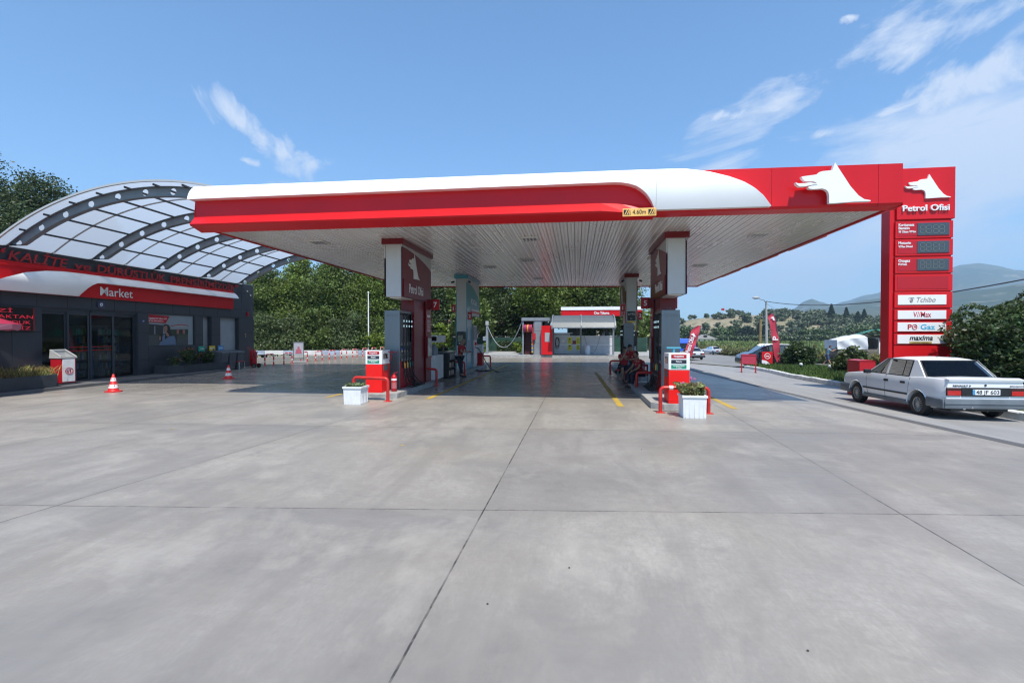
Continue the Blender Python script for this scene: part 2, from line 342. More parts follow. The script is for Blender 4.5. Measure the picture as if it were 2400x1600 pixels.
def concrete():
    n = NT('polished_concrete'); M = n.M
    XL = [(-22.6, 0), (-18.3, 0), (-14.2, 0), (-10.15, .09), (-6.05, .0985), (-1.0, .007), (3.12, .04), (7.9, 0)]
    YL = [(.4, .08), (5.19, .102), (9.67, .056), (14.2, .03), (18.8, .02), (23.3, 0), (27.9, 0), (32.4, .01), (36.9, .02), (41.4, .02)]
    ix = iy = 0.; d = None
    for (a, b) in XL:
        e = M('SUBTRACT', n.x, M('ADD', M('MULTIPLY', n.y, b), a)); ix = M('ADD', ix, M('GREATER_THAN', e, 0.)); e = M('ABSOLUTE', e); d = e if d is None else M('MINIMUM', d, e)
    dy = None
    for (a, b) in YL:
        e = M('SUBTRACT', n.y, M('ADD', M('MULTIPLY', n.x, b), a)); iy = M('ADD', iy, M('GREATER_THAN', e, 0.)); e = M('ABSOLUTE', e); dy = e if dy is None else M('MINIMUM', dy, e)
    wn = n.N.new('ShaderNodeTexWhiteNoise'); wn.noise_dimensions = '2D'; n.L.new(n.comb(ix, iy), wn.inputs['Vector'])
    slab = wn.outputs['Value']
    big = n.noise(.4, (1, .8, 1), 7, .62, 3, .8); mid = n.noise(1.9, (1, .5, 1), 8, .65, 11, .8); fine = n.noise(38, (1, .35, 1), 6, .7); streak = n.noise(2.6, (.35, 3.2, 1), 7, .7, 5, 1.2)
    tyre = n.noise(1.1, (1.8, .16, 1), 5, .6, 21, .5)
    speck = n.noise(130, (1, .6, 1), 2, .6, 2)
    c = n.mix(n.step(big, .38, .62), (.265, .258, .25), (.43, .42, .402)); sm2 = n.noise(.33, (.7, 1.3, 1), 5, .62, 41, .8); c = n.mix(M('MULTIPLY', n.step(sm2, .48, .62), .85), c, (.215, .21, .21))
    c = n.mix(n.M('MULTIPLY', n.step(mid, .38, .64), .45), c, (.43, .425, .415))
    c = n.mix(n.M('MULTIPLY', n.step(streak, .54, .72), .42), c, (.285, .28, .275))
    c = n.mix(n.M('MULTIPLY', n.step(tyre, .50, .66), .6), c, (.235, .23, .225))
    yel = n.noise(.5, (1, 1, 1), 3, .5, 33); c = n.mix(n.M('MULTIPLY', n.step(yel, .5, .7), .18), c, (.42, .37, .26))
    c = n.mix(n.M('MULTIPLY', n.step(fine, .35, .65), .5), c, (.25, .245, .24))
    c = n.mix(n.M('MULTIPLY', n.step(speck, .69, .75), .5), c, (.13, .13, .13))
    k = n.step(slab, 0, 1)
    c = n.mix(1.0, c, n.mix(k, (.82, .82, .85), (1.08, 1.07, 1.04)), 'MULTIPLY')
    # old oil and water stains by the kiosks, with their own ragged outlines
    st = 0.
    for (sx, sy, rx, ry) in ((4.3, 9.7, 1.0, .8), (3.0, 11.2, 1.3, .7), (-5.1, 10.9, 1.4, 1.0), (-6.0, 9.0, 1.6, .55), (5.0, 11.6, 1.0, .5), (-2.3, 4.7, 1.9, .3)):
        qx = M('DIVIDE', M('SUBTRACT', n.x, sx), rx); qy = M('DIVIDE', M('SUBTRACT', n.y, sy), ry)
        r2 = M('ADD', M('MULTIPLY', qx, qx), M('MULTIPLY', qy, qy))
        st = M('MAXIMUM', st, M('SUBTRACT', 1., r2, True))
    stn = M('MULTIPLY', n.step(M('ADD', M('MULTIPLY', st, .55), mid), .62, .78), n.step(st, 0, .2))
    c = n.mix(M('MULTIPLY', stn, .42), c, (.20, .205, .22))
    jx = M('LESS_THAN', d, .008); jy = M('LESS_THAN', dy, .008)
    jn = n.step(n.noise(3, (1, 1, 1), 4), .36, .5)
    jt = M('MAXIMUM', jx, M('MULTIPLY', jy, M('ADD', M('MULTIPLY', jn, .6), .3)))
    edge = M('MULTIPLY', M('SUBTRACT', 1., n.step(M('MINIMUM', d, dy), .0, .32)), n.step(mid, .40, .62))
    c = n.mix(M('MULTIPLY', edge, .45), c, (.17, .165, .16))
    c = n.mix(jt, c, (.045, .045, .045))
    grit = n.noise(9, (1, .55, 1), 10, .78, 17, .3); c = n.mix(M('MULTIPLY', n.step(grit, .42, .60), .55), c, (.27, .26, .25)); patch = n.noise(.8, (1, .7, 1), 9, .7, 71, .7)
    c = n.mix(M('MULTIPLY', n.step(patch, .52, .60), .5), c, (.23, .225, .225)); c = n.mix(M('MULTIPLY', n.step(n.noise(.65, (1, .8, 1), 8, .68, 91, .35), .54, .68), .30), c, (.55, .535, .505))
    c = n.mix(1.0, c, (.93, .88, .805), 'MULTIPLY')
    n.plug(c, n.b.inputs['Base Color'])
    wet = n.step(M('ADD', big, M('MULTIPLY', stn, .5)), .42, .62)
    # the slab in the pump lanes and beside the shop has been polished by traffic and hosing
    lane = M('MULTIPLY', n.step(n.y, 12.6, 15.5), 1.)
    rg = M('SUBTRACT', .50, M('MULTIPLY', lane, .23)); rg = M('SUBTRACT', rg, M('MULTIPLY', wet, .05)); rg = M('ADD', rg, M('MULTIPLY', M('SUBTRACT', streak, .5), .42))
    rg = M('ADD', rg, M('MULTIPLY', n.step(n.x, 3.2, 4.2), .09)); n.plug(rg, n.b.inputs['Roughness']); n.b.inputs['Specular IOR Level'].default_value = .5
    n.bump(M('ADD', M('MULTIPLY', fine, .5), M('MULTIPLY', streak, .5)), .10, .004)
    return n.m
def draped(name, poly, mat, dz, step=1.0, kind='structure', zf=gz):
    """sheet over the terrain inside a polygon (cells clipped on the polygon)"""
    bm = bmesh.new(); vs = [bm.verts.new((x, y, 0)) for x, y in poly]; f = bm.faces.new(vs)
    x0 = min(p[0] for p in poly); x1 = max(p[0] for p in poly); y0 = min(p[1] for p in poly); y1 = max(p[1] for p in poly)
    x = math.floor(x0)+step
    while x < x1:
        bmesh.ops.bisect_plane(bm, geom=bm.verts[:]+bm.edges[:]+bm.faces[:], plane_co=(x, 0, 0), plane_no=(1, 0, 0)); x += step
    y = math.floor(y0)+step
    while y < y1:
        bmesh.ops.bisect_plane(bm, geom=bm.verts[:]+bm.edges[:]+bm.faces[:], plane_co=(0, y, 0), plane_no=(0, 1, 0)); y += step*2
    for v in bm.verts: v.co.z = zf(v.co.x, v.co.y)+dz
    bmesh.ops.recalc_face_normals(bm, faces=bm.faces[:])
    me = bpy.data.meshes.new(name); bm.to_mesh(me); bm.free()
    if me.polygons and me.polygons[0].normal.z < 0: me.flip_normals()
    me.materials.append(mat); o = link(name, me); return tag(o, kind=kind)
n = NT('dry_soil'); c = n.mix(n.step(n.noise(.08, det=6), .35, .65), (.20, .16, .105), (.16, .17, .07)); c = n.mix(n.M('MULTIPLY', n.step(n.noise(2., det=5), .4, .7), .5), c, (.27, .22, .15)); n.plug(c, n.b.inputs['Base Color']); n.b.inputs['Roughness'].default_value = .95; soil = n.m
def soil_z(x, y): return gz(x, y)-.10
xs = sorted(set([-7000, -3500, -1500, -700, -350, -160, -90]+list(range(-60, 90, 2))+[100, 130, 180, 260, 400, 700, 1500, 3500, 9000]))
ys = sorted(set([-60, -30]+list(range(-10, 120, 2))+[130, 160, 200, 280, 400, 600, 1000, 2000, 4000, 9000]))
g = MB(); nx = len(xs)
g.add([(x, y, soil_z(x, y)) for y in ys for x in xs], [(j*nx+i, j*nx+i+1, (j+1)*nx+i+1, (j+1)*nx+i) for j in range(len(ys)-1) for i in range(nx-1)])
tag(g.build('ground', soil), kind='structure')
concm = concrete()
DR = [(7.9, -6), (7.6, 5), (7.4, 9.1), (6.95, 13.3), (6.35, 21.5), (6.0, 25), (5.9, 40), (6.2, 44.5)]      # line of the drain
draped('pavement_slabs', [(-34, -6)]+DR+[(-26, 44.5), (-26, 30), (-34, 30)], concm, 0, 1.0)
n = NT('lane_concrete'); c = n.mix(n.step(n.noise(1.2, (1, .3, 1), 7, .65, 2, .6), .35, .65), (.25, .242, .23), (.32, .312, .30)); c = n.mix(n.M('MULTIPLY', n.step(n.noise(3., (3, .25, 1), 6, .6, 9), .5, .7), .4), c, (.24, .235, .23))
jl = n.M('LESS_THAN', n.M('ABSOLUTE', n.M('SUBTRACT', n.M('FRACT', n.M('DIVIDE', n.y, 5.2)), .5)), .0025); c = n.mix(n.M('MULTIPLY', jl, .8), c, (.06, .06, .06)); n.plug(c, n.b.inputs['Base Color']); n.b.inputs['Roughness'].default_value = .6; lanem = n.m
KERB = [T(1745, 862), T(1770, 866), T(1800, 872), T(1850, 884), T(1915, 896), T(1980, 908)]
KERB = [(p.x, p.y) for p in KERB]; KERB += [(10.55, 19.6), (10.28, 17.5), (10.3, 12), (10.9, 9), (12, 4), (12.2, -6)]
KN = KERB[0]
lane_out = [(9.6, 62), (10.6, 46), KN]+KERB[1:]
draped('road_lane', [(p[0]+.3, p[1]) for p in DR]+[(6.4, 47), (6.8, 62)]+lane_out, lanem, -.012, .8)
# drain grating
dm = NT('drain_grate'); fr = dm.M('FRACT', dm.M('MULTIPLY', dm.y, 14.)); c = dm.mix(dm.M('GREATER_THAN', fr, .55), (.16, .155, .15), (.02, .02, .02)); dm.plug(c, dm.b.inputs['Base Color']); dm.b.inputs['Roughness'].default_value = .6
dg = MB(); 
for (a, b) in zip(DR[:-1], DR[1:]):
    k = 8
    for i in range(k):
        y0 = a[1]+(b[1]-a[1])*i/k; y1 = a[1]+(b[1]-a[1])*(i+1)/k; x0 = a[0]+(b[0]-a[0])*i/k; x1 = a[0]+(b[0]-a[0])*(i+1)/k
        dg.add([(x0, y0, gz(x0, y0)+.004), (x0+.3, y0, gz(x0+.3, y0)+.004), (x1+.3, y1, gz(x1+.3, y1)+.004), (x1, y1, gz(x1, y1)+.004)], [(0, 1, 2, 3)])
tag(dg.build('drain_grating', dm.m), 'long narrow drain grating between the polished slabs and the outer lane', 'drain')
# asphalt road beyond
n = NT('road_asphalt'); c = n.mix(n.step(n.noise(.5, (1.5, .2, 1), 6, .6), .35, .65), (.17, .168, .165), (.235, .23, .22)); c = n.mix(n.M('MULTIPLY', n.step(n.noise(14, det=3), .5, .7), .4), c, (.28, .27, .25)); n.plug(c, n.b.inputs['Base Color']); n.b.inputs['Roughness'].default_value = .8; asph = n.m
fe = [T(2110, 862), T(1930, 851), T(1850, 845), T(1780, 838), T(1700, 832), T(1650, 824)]
FE = [(34, 34)]+[(p.x, p.y) for p in fe]+[(25, 112), (12, 150), (-20, 185)]
draped('road', [(13.2, -6), (13.4, 10), (13.2, 22), (13.6, 30), (14.0, 37), (12.6, 44), (11, 50), (9.8, 62), (9.5, 90), (2, 130), (-40, 176)]+FE[::-1]+[(36, 10), (36, -6)], asph, -.05, 2.0)
# grass island
grassm = NT('lawn'); c = grassm.mix(grassm.step(grassm.noise(1.5, det=6), .35, .65), (.055, .10, .02), (.12, .17, .04)); c = grassm.mix(grassm.M('MULTIPLY', grassm.step(grassm.noise(.7, det=4, off=6), .56, .7), .6), c, (.24, .20, .11)); grassm.plug(c, grassm.b.inputs['Base Color']); grassm.b.inputs['Roughness'].default_value = .95
VER = [(x+.18, y) for x, y in KERB]+[(14.8, -6), (15.0, 10), (15.2, 22), (16.0, 28), (17.5, 36), (17.5, 40.6), (KN[0]+1, KN[1]+.6)]
draped('verge', VER, grassm.m, .055, 1.0)
def in_poly(x, y, P):
    c = False; j = len(P)-1
    for i in range(len(P)):
        if (P[i][1] > y) != (P[j][1] > y) and x < (P[j][0]-P[i][0])*(y-P[i][1])/(P[j][1]-P[i][1])+P[i][0]: c = not c
        j = i
    return c
P = []
while len(P) < 26000:
    x = random.uniform(11, 18); y = random.uniform(12, 41)
    if in_poly(x, y, VER): P.append((x, y, gz(x, y)+.09+random.random()*.07))
gb = leafmesh('verge_grass', P, .15, MAT('grass_blade', (.085, .15, .028), .7, var=.45, vs=.6, island=.4, trans=.3), flat=3.5, asp=5); tag(gb, kind='stuff')
# kerb stones along the verge
kb = MB(); 
for (a, b) in zip(KERB[:-1], KERB[1:]):
    L_ = math.hypot(b[0]-a[0], b[1]-a[1]); k = max(1, round(L_/1.0)); ux, uy = (b[0]-a[0])/L_, (b[1]-a[1])/L_; px, py = uy, -ux
    for i in range(k):
        t0 = L_*i/k+.008; t1 = L_*(i+1)/k-.008; vs = []
        jz = random.uniform(-.012, .012)
        for t in (t0, t1):
            x, y = a[0]+ux*t, a[1]+uy*t; z = gz(x, y)
            if px > 0: q = 1
            else: q = -1
            for (o_, h) in ((-.03, -.08), (-.01, .16), (.03, .19), (.20, .19), (.20, -.08)): vs.append((x+px*q*o_, y+py*q*o_, z+h+jz))
        kb.add(vs, [(0, 1, 6, 5), (1, 2, 7, 6), (2, 3, 8, 7), (3, 4, 9, 8), (0, 4, 3, 2, 1), (5, 6, 7, 8, 9)])
tag(kb.build('kerb', MAT('painted_kerb', (.70, .70, .68), .8, var=.25, vs=2.5, bump=.2)), kind='structure')
# rear kerb and pavement (wash area)
tag(MB().box(-16, 8.2, 41.2, 60, -.2, .17).build('pavement', conc), kind='structure')
# yellow lane lines
yl = MB(); ym = MAT('yellow_road_paint', (.50, .32, .03), .6, var=.35, vs=4, col2=(.36, .27, .08))
for (x, y0, y1, dx) in ((-4.27, 13.75, 30.5, .05), (1.15, 12.9, 24.5, -.2), (-7.35, 13.75, 16.5, 0), (3.95, 12.9, 17, 0)):
    yl.add([(x-.07, y0, .004), (x+.09, y0, .004), (x+.09+dx, y1, .004), (x-.07+dx, y1, .004)], [(0, 1, 2, 3)])
tag(yl.build('road_marking', ym), kind='structure')
# far fields
n = NT('crop_field'); c = n.mix(n.step(n.noise(.05, (1, 2.2, 1), 5), .4, .62), (.14, .19, .06), (.30, .29, .10)); 
c = n.mix(n.M('MULTIPLY', n.step(n.M('SINE', n.M('MULTIPLY', n.M('ADD', n.x, n.M('MULTIPLY', n.y, .35)), 4.5)), .2, .9), .3), c, (.07, .12, .03)); n.plug(c, n.b.inputs['Base Color']); n.b.inputs['Roughness'].default_value = .95
FIELD = [(36, 30)]+[(x+1.5, y) for x, y in FE[1:7]]+[(27, 115), (30, 330), (330, 330), (330, 60), (80, 30)]
draped('field', FIELD, n.m, -.03, 6.0)
# standing maize / weeds
rg = np.random.default_rng(3)
def scatter(poly, n_, x0, x1, y0, y1, zf, bias=1.):
    out = []
    while len(out) < n_:
        x = random.uniform(x0, x1); y = y0+(y1-y0)*random.random()**bias
        if in_poly(x, y, poly): out.append((x, y, zf(x, y)))
    return out
Q = scatter(FIELD, 34000, 20, 120, 36, 190, lambda x, y: gz(x, y)+.25+random.random()*1.0, 1.7)
Q = [p for p in Q if p[0] > 30 or p[1] > 100 or random.random() < .8]
tag(leafmesh('maize_plants', Q, .5, MAT('maize_leaf', (.10, .17, .055), .6, var=.45, vs=.06, island=.45, trans=.3, col2=(.20, .20, .06)), flat=1.6, asp=3.2), kind='stuff')
edge = []
for _ in range(16000):
    i = random.randrange(1, 8); a, b = FE[i], FE[i+1]; t = random.random(); o_ = random.random()**1.3*5
    x = a[0]+(b[0]-a[0])*t+o_; y = a[1]+(b[1]-a[1])*t+o_*.3; edge.append((x, y, gz(x, y)+.1+random.random()*.7))
tag(leafmesh('roadside_weeds', edge, .42, MAT('dry_weed', (.24, .24, .085), .7, var=.4, vs=.2, island=.4, trans=.3), flat=2.5, asp=4), kind='stuff')
# hill
def px2ang(u): return math.atan2((u-1200), F)-YAW      # azimuth from +Y, right positive
HD = 430.
ridge = [(1380, 760), (1480, 764), (1560, 757), (1600, 752), (1640, 746), (1700, 740), (1760, 738), (1840, 738), (1900, 741), (1960, 748), (2010, 752), (2060, 757), (2120, 764), (2200, 770), (2300, 775), (2500, 782)]
def ridge_h(az):
    u = 1200+F*math.tan(az+YAW)
    for (a, b) in zip(ridge[:-1], ridge[1:]):
        if a[0] <= u <= b[0]:
            t = (u-a[0])/(b[0]-a[0]); v = a[1]+(b[1]-a[1])*t; return max(2., (785-v)/F*math.cos(az+YAW)*HD+H+1.6)
    return 2. 
def hill_z(az, r):
    e = ridge_h(az); t = (r-300)/(HD-300)
    if t <= 0: return -1.6
    if t <= 1: k = sst(t)**.9*e*(.985+.03*math.sin(az*90)*math.sin(r*.05))
    else: k = e*(1-sst((t-1)/1.3))
    return -1.6+k
hm = MB(); a0, a1 = px2ang(1380), px2ang(2500)
hm.grid(110, 46, lambda i, j: (math.sin(a0+(a1-a0)*i)*(296+300*j), math.cos(a0+(a1-a0)*i)*(296+300*j), hill_z(a0+(a1-a0)*i, 296+300*j)))
n = NT('hill_earth'); c = n.mix(n.step(n.noise(.03, det=6), .38, .62), (.34, .27, .18), (.24, .21, .12)); c = n.mix(n.M('MULTIPLY', n.step(n.noise(.25, det=5), .5, .62), .7), c, (.10, .12, .055)); n.plug(c, n.b.inputs['Base Color']); n.b.inputs['Roughness'].default_value = 1
tag(hm.build('hill', n.m, smooth=60), kind='structure')
# mountains
n = NT('mountain_side'); c = n.mix(n.step(n.noise(.0022, det=8, rough=.6), .4, .6), (.035, .055, .035), (.075, .085, .055)); c = n.mix(n.M('MULTIPLY', n.step(n.noise(.009, det=6, off=50), .60, .70), .6), c, (.34, .31, .25)); n.plug(c, n.b.inputs['Base Color']); n.b.inputs['Roughness'].default_value = 1; mtm = n.m
from mathutils import noise as mnoise
def mountain(name, prof, D, spread, amp, seed):
    def hz(az, t):
        u = 1200+F*math.tan(az+YAW); v = prof[0][1] if u < prof[0][0] else prof[-1][1]
        for (a, b) in zip(prof[:-1], prof[1:]):
            if a[0] <= u <= b[0]: k = (u-a[0])/(b[0]-a[0]); k = k*k*(3-2*k)*.5+k*.5; v = a[1]+(b[1]-a[1])*k; break
        e = max(0, (785-v)/F*math.cos(az+YAW)*D)
        r = D*(1-spread+spread*t)
        f = sst(t)*.6+t*.4
        p = Vector((math.sin(az)*r/420, math.cos(az)*r/420, seed)); nz = mnoise.fractal(p, .9, 2.1, 6)
        return e*f*(1+.0*nz)+amp*nz*min(1, e/200)*math.sin(PI*min(1, t))**.7*1.0
    b0, b1 = px2ang(prof[0][0]), px2ang(prof[-1][0])
    m = MB(); m.grid(260, 44, lambda i, j: (math.sin(b0+(b1-b0)*i)*D*(1-spread+spread*j), math.cos(b0+(b1-b0)*i)*D*(1-spread+spread*j), -2+hz(b0+(b1-b0)*i, j)))
    tag(m.build(name, mtm, smooth=80), kind='structure')
mountain('mountain', [(1300, 784), (1500, 770), (1640, 757), (1760, 750), (1830, 742), (1900, 728), (1960, 715), (2040, 700), (2120, 693), (2200, 690), (2300, 680), (2420, 665), (2620, 650), (2900, 700)], 2600, .62, 26, 1.)
mountain('mountain_peak', [(1500, 782), (1700, 768), (1820, 742), (1860, 722), (1885, 706), (1902, 700), (1920, 706), (1945, 712), (1975, 716), (2020, 702), (2070, 694), (2160, 690), (2400, 690)], 3900, .5, 30, 4.)
mountain('mountains', [(1800, 760), (1900, 735), (1980, 705), (2030, 690), (2100, 678), (2150, 660), (2200, 638), (2250, 620), (2290, 616), (2330, 622), (2380, 632), (2440, 640), (2560, 660), (2800, 690), (3200, 740)], 5600, .5, 55, 9.)
# ------------------------------------------------------------------ EMBLEM
WOLF = [(288, 0), (313, 45), (400, 190), (458, 262), (498, 292), (546, 303), (543, 310), (428, 309), (268, 316), (246, 314), (246, 258), (240, 226), (223, 208), (198, 199), (128, 201), (103, 197), (90, 184), (108, 176), (158, 168), (153, 151), (133, 141), (70, 137), (53, 121), (43, 100), (158, 88), (173, 71), (198, 64), (268, 60), (278, 28)]
TONGUE = [(0, 143), (16, 153), (66, 153), (106, 148), (146, 158), (160, 168), (126, 168), (70, 178), (30, 178), (8, 162)]
def wolf(parent, o, width, xd, depth, mat, name='emblem', hs=1.):
    """raised head emblem; o = lower left corner of its box in world space"""
    X = Vector(xd).normalized(); Y = Vector((0, 0, 1)); Z = X.cross(Y); k = width/546; o = Vector(o); m = MB()
    fn = lambda a, b, d: o+X*(a*k)+Y*((316-b)*k*hs)+Z*d
    m.prism(WOLF, fn, depth); m.prism(TONGUE, fn, depth*1.08)
    return m.build(name, mat, parent, world=True)
# ------------------------------------------------------------------ CANOPY
ZS = 4.85
can = thing('petrol_station_canopy', 'wide red and white flat canopy with raised wolf head emblem over the pumps', 'canopy', (-1.5, 12.4, 4.8))
X0, X1, Y0 = -10.45, 7.45, 12.75
yr = lambda x: 29.4+(x+10.45)*.12          # rear edge
sm = NT('soffit_metal'); pl = sm.noise(.7, (1, .25, 1), 5, .6); 
wn = sm.N.new('ShaderNodeTexWhiteNoise'); wn.noise_dimensions = '1D'; sm.L.new(sm.M('FLOOR', sm.M('DIVIDE', sm.x, .2)), wn.inputs['W'])
c = sm.mix(sm.step(wn.outputs['Value'], 0, 1), (.90, .865, .84), (.97, .94, .92)); c = sm.mix(sm.M('MULTIPLY', sm.step(pl, .4, .7), .25), c, (.82, .79, .77)); gv = sm.M('GREATER_THAN', sm.M('FRACT', sm.M('DIVIDE', sm.M('ADD', sm.x, 10.33), .2)), .845); c = sm.mix(gv, c, (.30, .285, .275)); sm.plug(c, sm.b.inputs['Base Color'])
sm.plug(sm.M('MULTIPLY', sm.M('SUBTRACT', 1., gv), .40), sm.b.inputs['Metallic']); rr = sm.M('ADD', sm.M('MULTIPLY', pl, .22), sm.M('ADD', sm.M('MULTIPLY', gv, .5), .15)); sm.plug(rr, sm.b.inputs['Roughness']); sm.bump(sm.noise(.9, (1, .3, 1), 1, .5), .05, .01)
m = MB(); x = X0+.12; i = 0
while x < X1-.12:
    x2 = min(x+.2, X1-.12); g_ = .030; rp = lambda q: yr(q)-.12
    dz = random.uniform(-.0022, .0022); tz = random.uniform(-.0018, .0018)
    a, b = x+.0, x2-g_
    m.add([(a, Y0, ZS+.012), (a+.012, Y0, ZS+dz), (b-.012, Y0, ZS+dz+tz), (b, Y0, ZS+.012), (a, rp(a), ZS+.012), (a+.012, rp(a), ZS+dz), (b-.012, rp(b), ZS+dz+tz), (b, rp(b), ZS+.012),
           (x2, Y0, ZS+.012), (x2, Y0, ZS+.035), (b, Y0, ZS+.035), (x2, rp(b), ZS+.012), (x2, rp(b), ZS+.035), (b, rp(b), ZS+.035)],
          [(0, 1, 5, 4), (1, 2, 6, 5), (2, 3, 7, 6), (3, 10, 13, 7), (10, 9, 12, 13), (9, 8, 11, 12)]); x = x2
m.build('soffit', sm.m, can, world=True)
m = MB(); zt = 5.9
m.add([(X0, Y0, zt), (X1, Y0, 5.78), (X1, yr(X1), 5.78), (X0, yr(X0), zt), (X0, Y0, ZS+.04), (X1, Y0, ZS+.04), (X1, yr(X1), ZS+.04), (X0, yr(X0), ZS+.04)], [(0, 1, 2, 3), (7, 6, 5, 4)]); m.build('roof', MAT('roof_sheet', (.4, .4, .4), .7), can, world=True)
# red fascia: flat to the right of x = 1.9, set back with a sloping lip to the left
zt_ = lambda x: 5.93-(x+10.45)*.0075
m = MB()
prof = lambda x: [(12.36, zt_(x)-.02), (12.37, 5.40), (12.36, 5.11), (12.16, 4.87), (12.19, 4.83), (12.60, 4.72), (12.76, ZS+.012)]
xs_ = [X0, -8.9, -6, -3, -1, .6, 1.1, 1.5, 1.88]; ring = []
for x in xs_:
    p = prof(x)
    if x > .6:
        k = (x-.6)/1.28; p = [(a, b if j != 2 else b-.10*k) if j != 3 else (a+.14*k, b-.02*k) for j, (a, b) in enumerate(p)]
    ring.append([(x, a, b) for a, b in p])
K = len(ring[0]); m.add([q for r_ in ring for q in r_], [(i*K+j, i*K+j+1, (i+1)*K+j+1, (i+1)*K+j) for i in range(len(xs_)-1) for j in range(K-1)])
segs = [(1.88, 4.60), (4.606, 6.93), (6.936, X1)]
for (a, b) in segs:
    P_ = [(12.40, zt_(0)), (12.40, 4.90), (12.44, 4.84), (12.74, 4.80), (12.76, ZS+.012)]
    P_[0] = (12.40, None); v = []
    for x in (a, b): v += [(x, yy, zt_(x) if zz is None else zz) for yy, zz in P_]
    m.add(v, [(j, j+1, 5+j+1, 5+j) for j in range(4)])
m.add([(X0, 12.40, zt_(X0)), (X1, 12.40, zt_(X1)), (X1, 12.9, zt_(X1)), (X0, 12.9, zt_(X0))], [(0, 1, 2, 3)])
for x, s_ in ((X0, -1), (X1, 1)):            # side fascias
    yb = yr(x); zt2 = zt_(x)
    m.add([(x, 12.40 if x > 0 else 12.31, 4.83), (x, yb, 4.83), (x, yb, zt2), (x, 12.40, zt2), (x-s_*.13, 12.7, 4.80), (x-s_*.13, yb-.1, 4.80), (x-s_*.12, 12.76, ZS+.014), (x-s_*.12, yb-.1, ZS+.014)], [(0, 1, 2, 3), (0, 4, 5, 1), (4, 6, 7, 5)])
m.add([(X0, yr(X0), 4.83), (X1, yr(X1), 4.83), (X1, yr(X1), 5.8), (X0, yr(X0), 5.9), (X0, yr(X0)-.12, 4.80), (X1, yr(X1)-.12, 4.80), (X0, yr(X0)-.12, ZS+.02), (X1, yr(X1)-.12, ZS+.02)], [(0, 1, 2, 3), (0, 4, 5, 1), (4, 6, 7, 5)])
for (a, b) in ((16.5, 19.2), (20.2, 23.8), (24.6, 27.5)): m.box(X1+.02, X1+.32, a, b, 4.93, 5.05)
m.build('fascia', red, can, world=True)
# white shell
def shell_p(z): t = min(1, max(0, (z-4.86)/1.07)); return .27*math.sin(PI*.78*(1-t)**.7)
hi = [(X0-.05, 5.955), (-6, 5.925), (-2, 5.9), (1.2, 5.875), (2.2, 5.86), (2.62, 5.84), (3.1, 5.73), (3.56, 5.58), (3.88, 5.44), (4.12, 5.29), (4.34, 5.10), (4.53, 4.87)]
lo = [(X0-.05, 5.54), (.9, 5.545), (1.1, 5.53), (1.28, 5.49), (1.44, 5.43), (1.58, 5.33), (1.70, 5.21), (1.80, 5.05), (1.88, 4.87), (4.53, 4.865)]
def itp(T_, x):
    for (a, b) in zip(T_[:-1], T_[1:]):
        if a[0] <= x <= b[0]: return a[1]+(b[1]-a[1])*(x-a[0])/(b[0]-a[0])
    return T_[-1][1]
xs_ = [X0-.05, -8, -5.5, -5.497, -3, -.0, .003, .5, .9]+[.9+.06*i for i in range(1, 20)]+[2.2+.085*i for i in range(0, 28)]; xs_ = sorted(x for x in set(xs_) if x <= 4.53)+[4.53]
m = MB(); n_ = 22; v = []
for x in xs_:
    a, b = itp(hi, x), itp(lo, x)
    for j in range(n_+1): z = a+(b-a)*j/n_; v.append((x, 12.40-.012-shell_p(z), z))
m.add(v, [(i*(n_+1)+j, i*(n_+1)+j+1, (i+1)*(n_+1)+j+1, (i+1)*(n_+1)+j) for i in range(len(xs_)-1) for j in range(n_)])
e = len(m.v); bot = [(x, itp(lo, x)) for x in xs_]; v = []
for x, z in bot: v += [(x, 12.388-shell_p(z), z), (x, 12.37, z+.005)]
m.add(v, [(2*i, 2*i+1, 2*i+3, 2*i+2) for i in range(len(bot)-1)])
top = [(x, itp(hi, x)) for x in xs_]; v = []
for x, z in top: v += [(x, 12.388-shell_p(z), z), (x, 12.401, z)]
m.add(v, [(2*i, 2*i+2, 2*i+3, 2*i+1) for i in range(len(top)-1)])
zs = [5.955-(5.955-5.54)*j/10 for j in range(11)]
v = [(X0-.05, 12.388-shell_p(z), z) for z in zs]+[(X0-.05, 12.7, z) for z in zs]; m.add(v, [(j, j+1, 12+j, 11+j) for j in range(10)])
sh_ = m.build('white_shell', white, can, world=True, smooth=35)
for x in (-7.3, -2.75, 1.9):
    a, b = itp(hi, x), itp(lo, x); MB().tube([(x, 12.388-shell_p(a+(b-a)*j/12), a+(b-a)*j/12) for j in range(13)], .004, 5).build('seam', MAT('seam_grey', (.35, .35, .35), .6), sh_, world=True)
wolf(can, (5.04, 12.27, 4.875), 1.61, (1, 0, 0), .10, white)
# height limit sign
sg = MB().cbox(1.11, 1.90, 12.12, 12.135, 4.705, 4.895, .004).build('height_sign', MAT('orange_sign', (.85, .50, .14), .5), can, world=True)
text('4.60m', .15, black, sg, (1.50, 12.118, 4.755), name='height_figures', align='CENTER', width=.31)
m = MB()
for x0 in (1.135, 1.715):
    m.prism([(x0, 4.735), (x0+.16, 4.735), (x0+.16, 4.865), (x0, 4.865)], lambda a, b, d: Vector((a, 12.117+d, b)), .003)
m.build('hazard_field', black, sg, world=True); m = MB()
for x0 in (1.135, 1.715):
    for i in range(3):
        a = x0+.012+i*.052; m.prism([(a, 4.735), (a+.022, 4.735), (min(a+.085, x0+.16), 4.865), (min(a+.063, x0+.15), 4.865)], lambda p, q, d: Vector((p, 12.114+d, q)), .003)
m.build('hazard_stripe', MAT('orange_sign', (1, 1, 1)), sg, world=True)
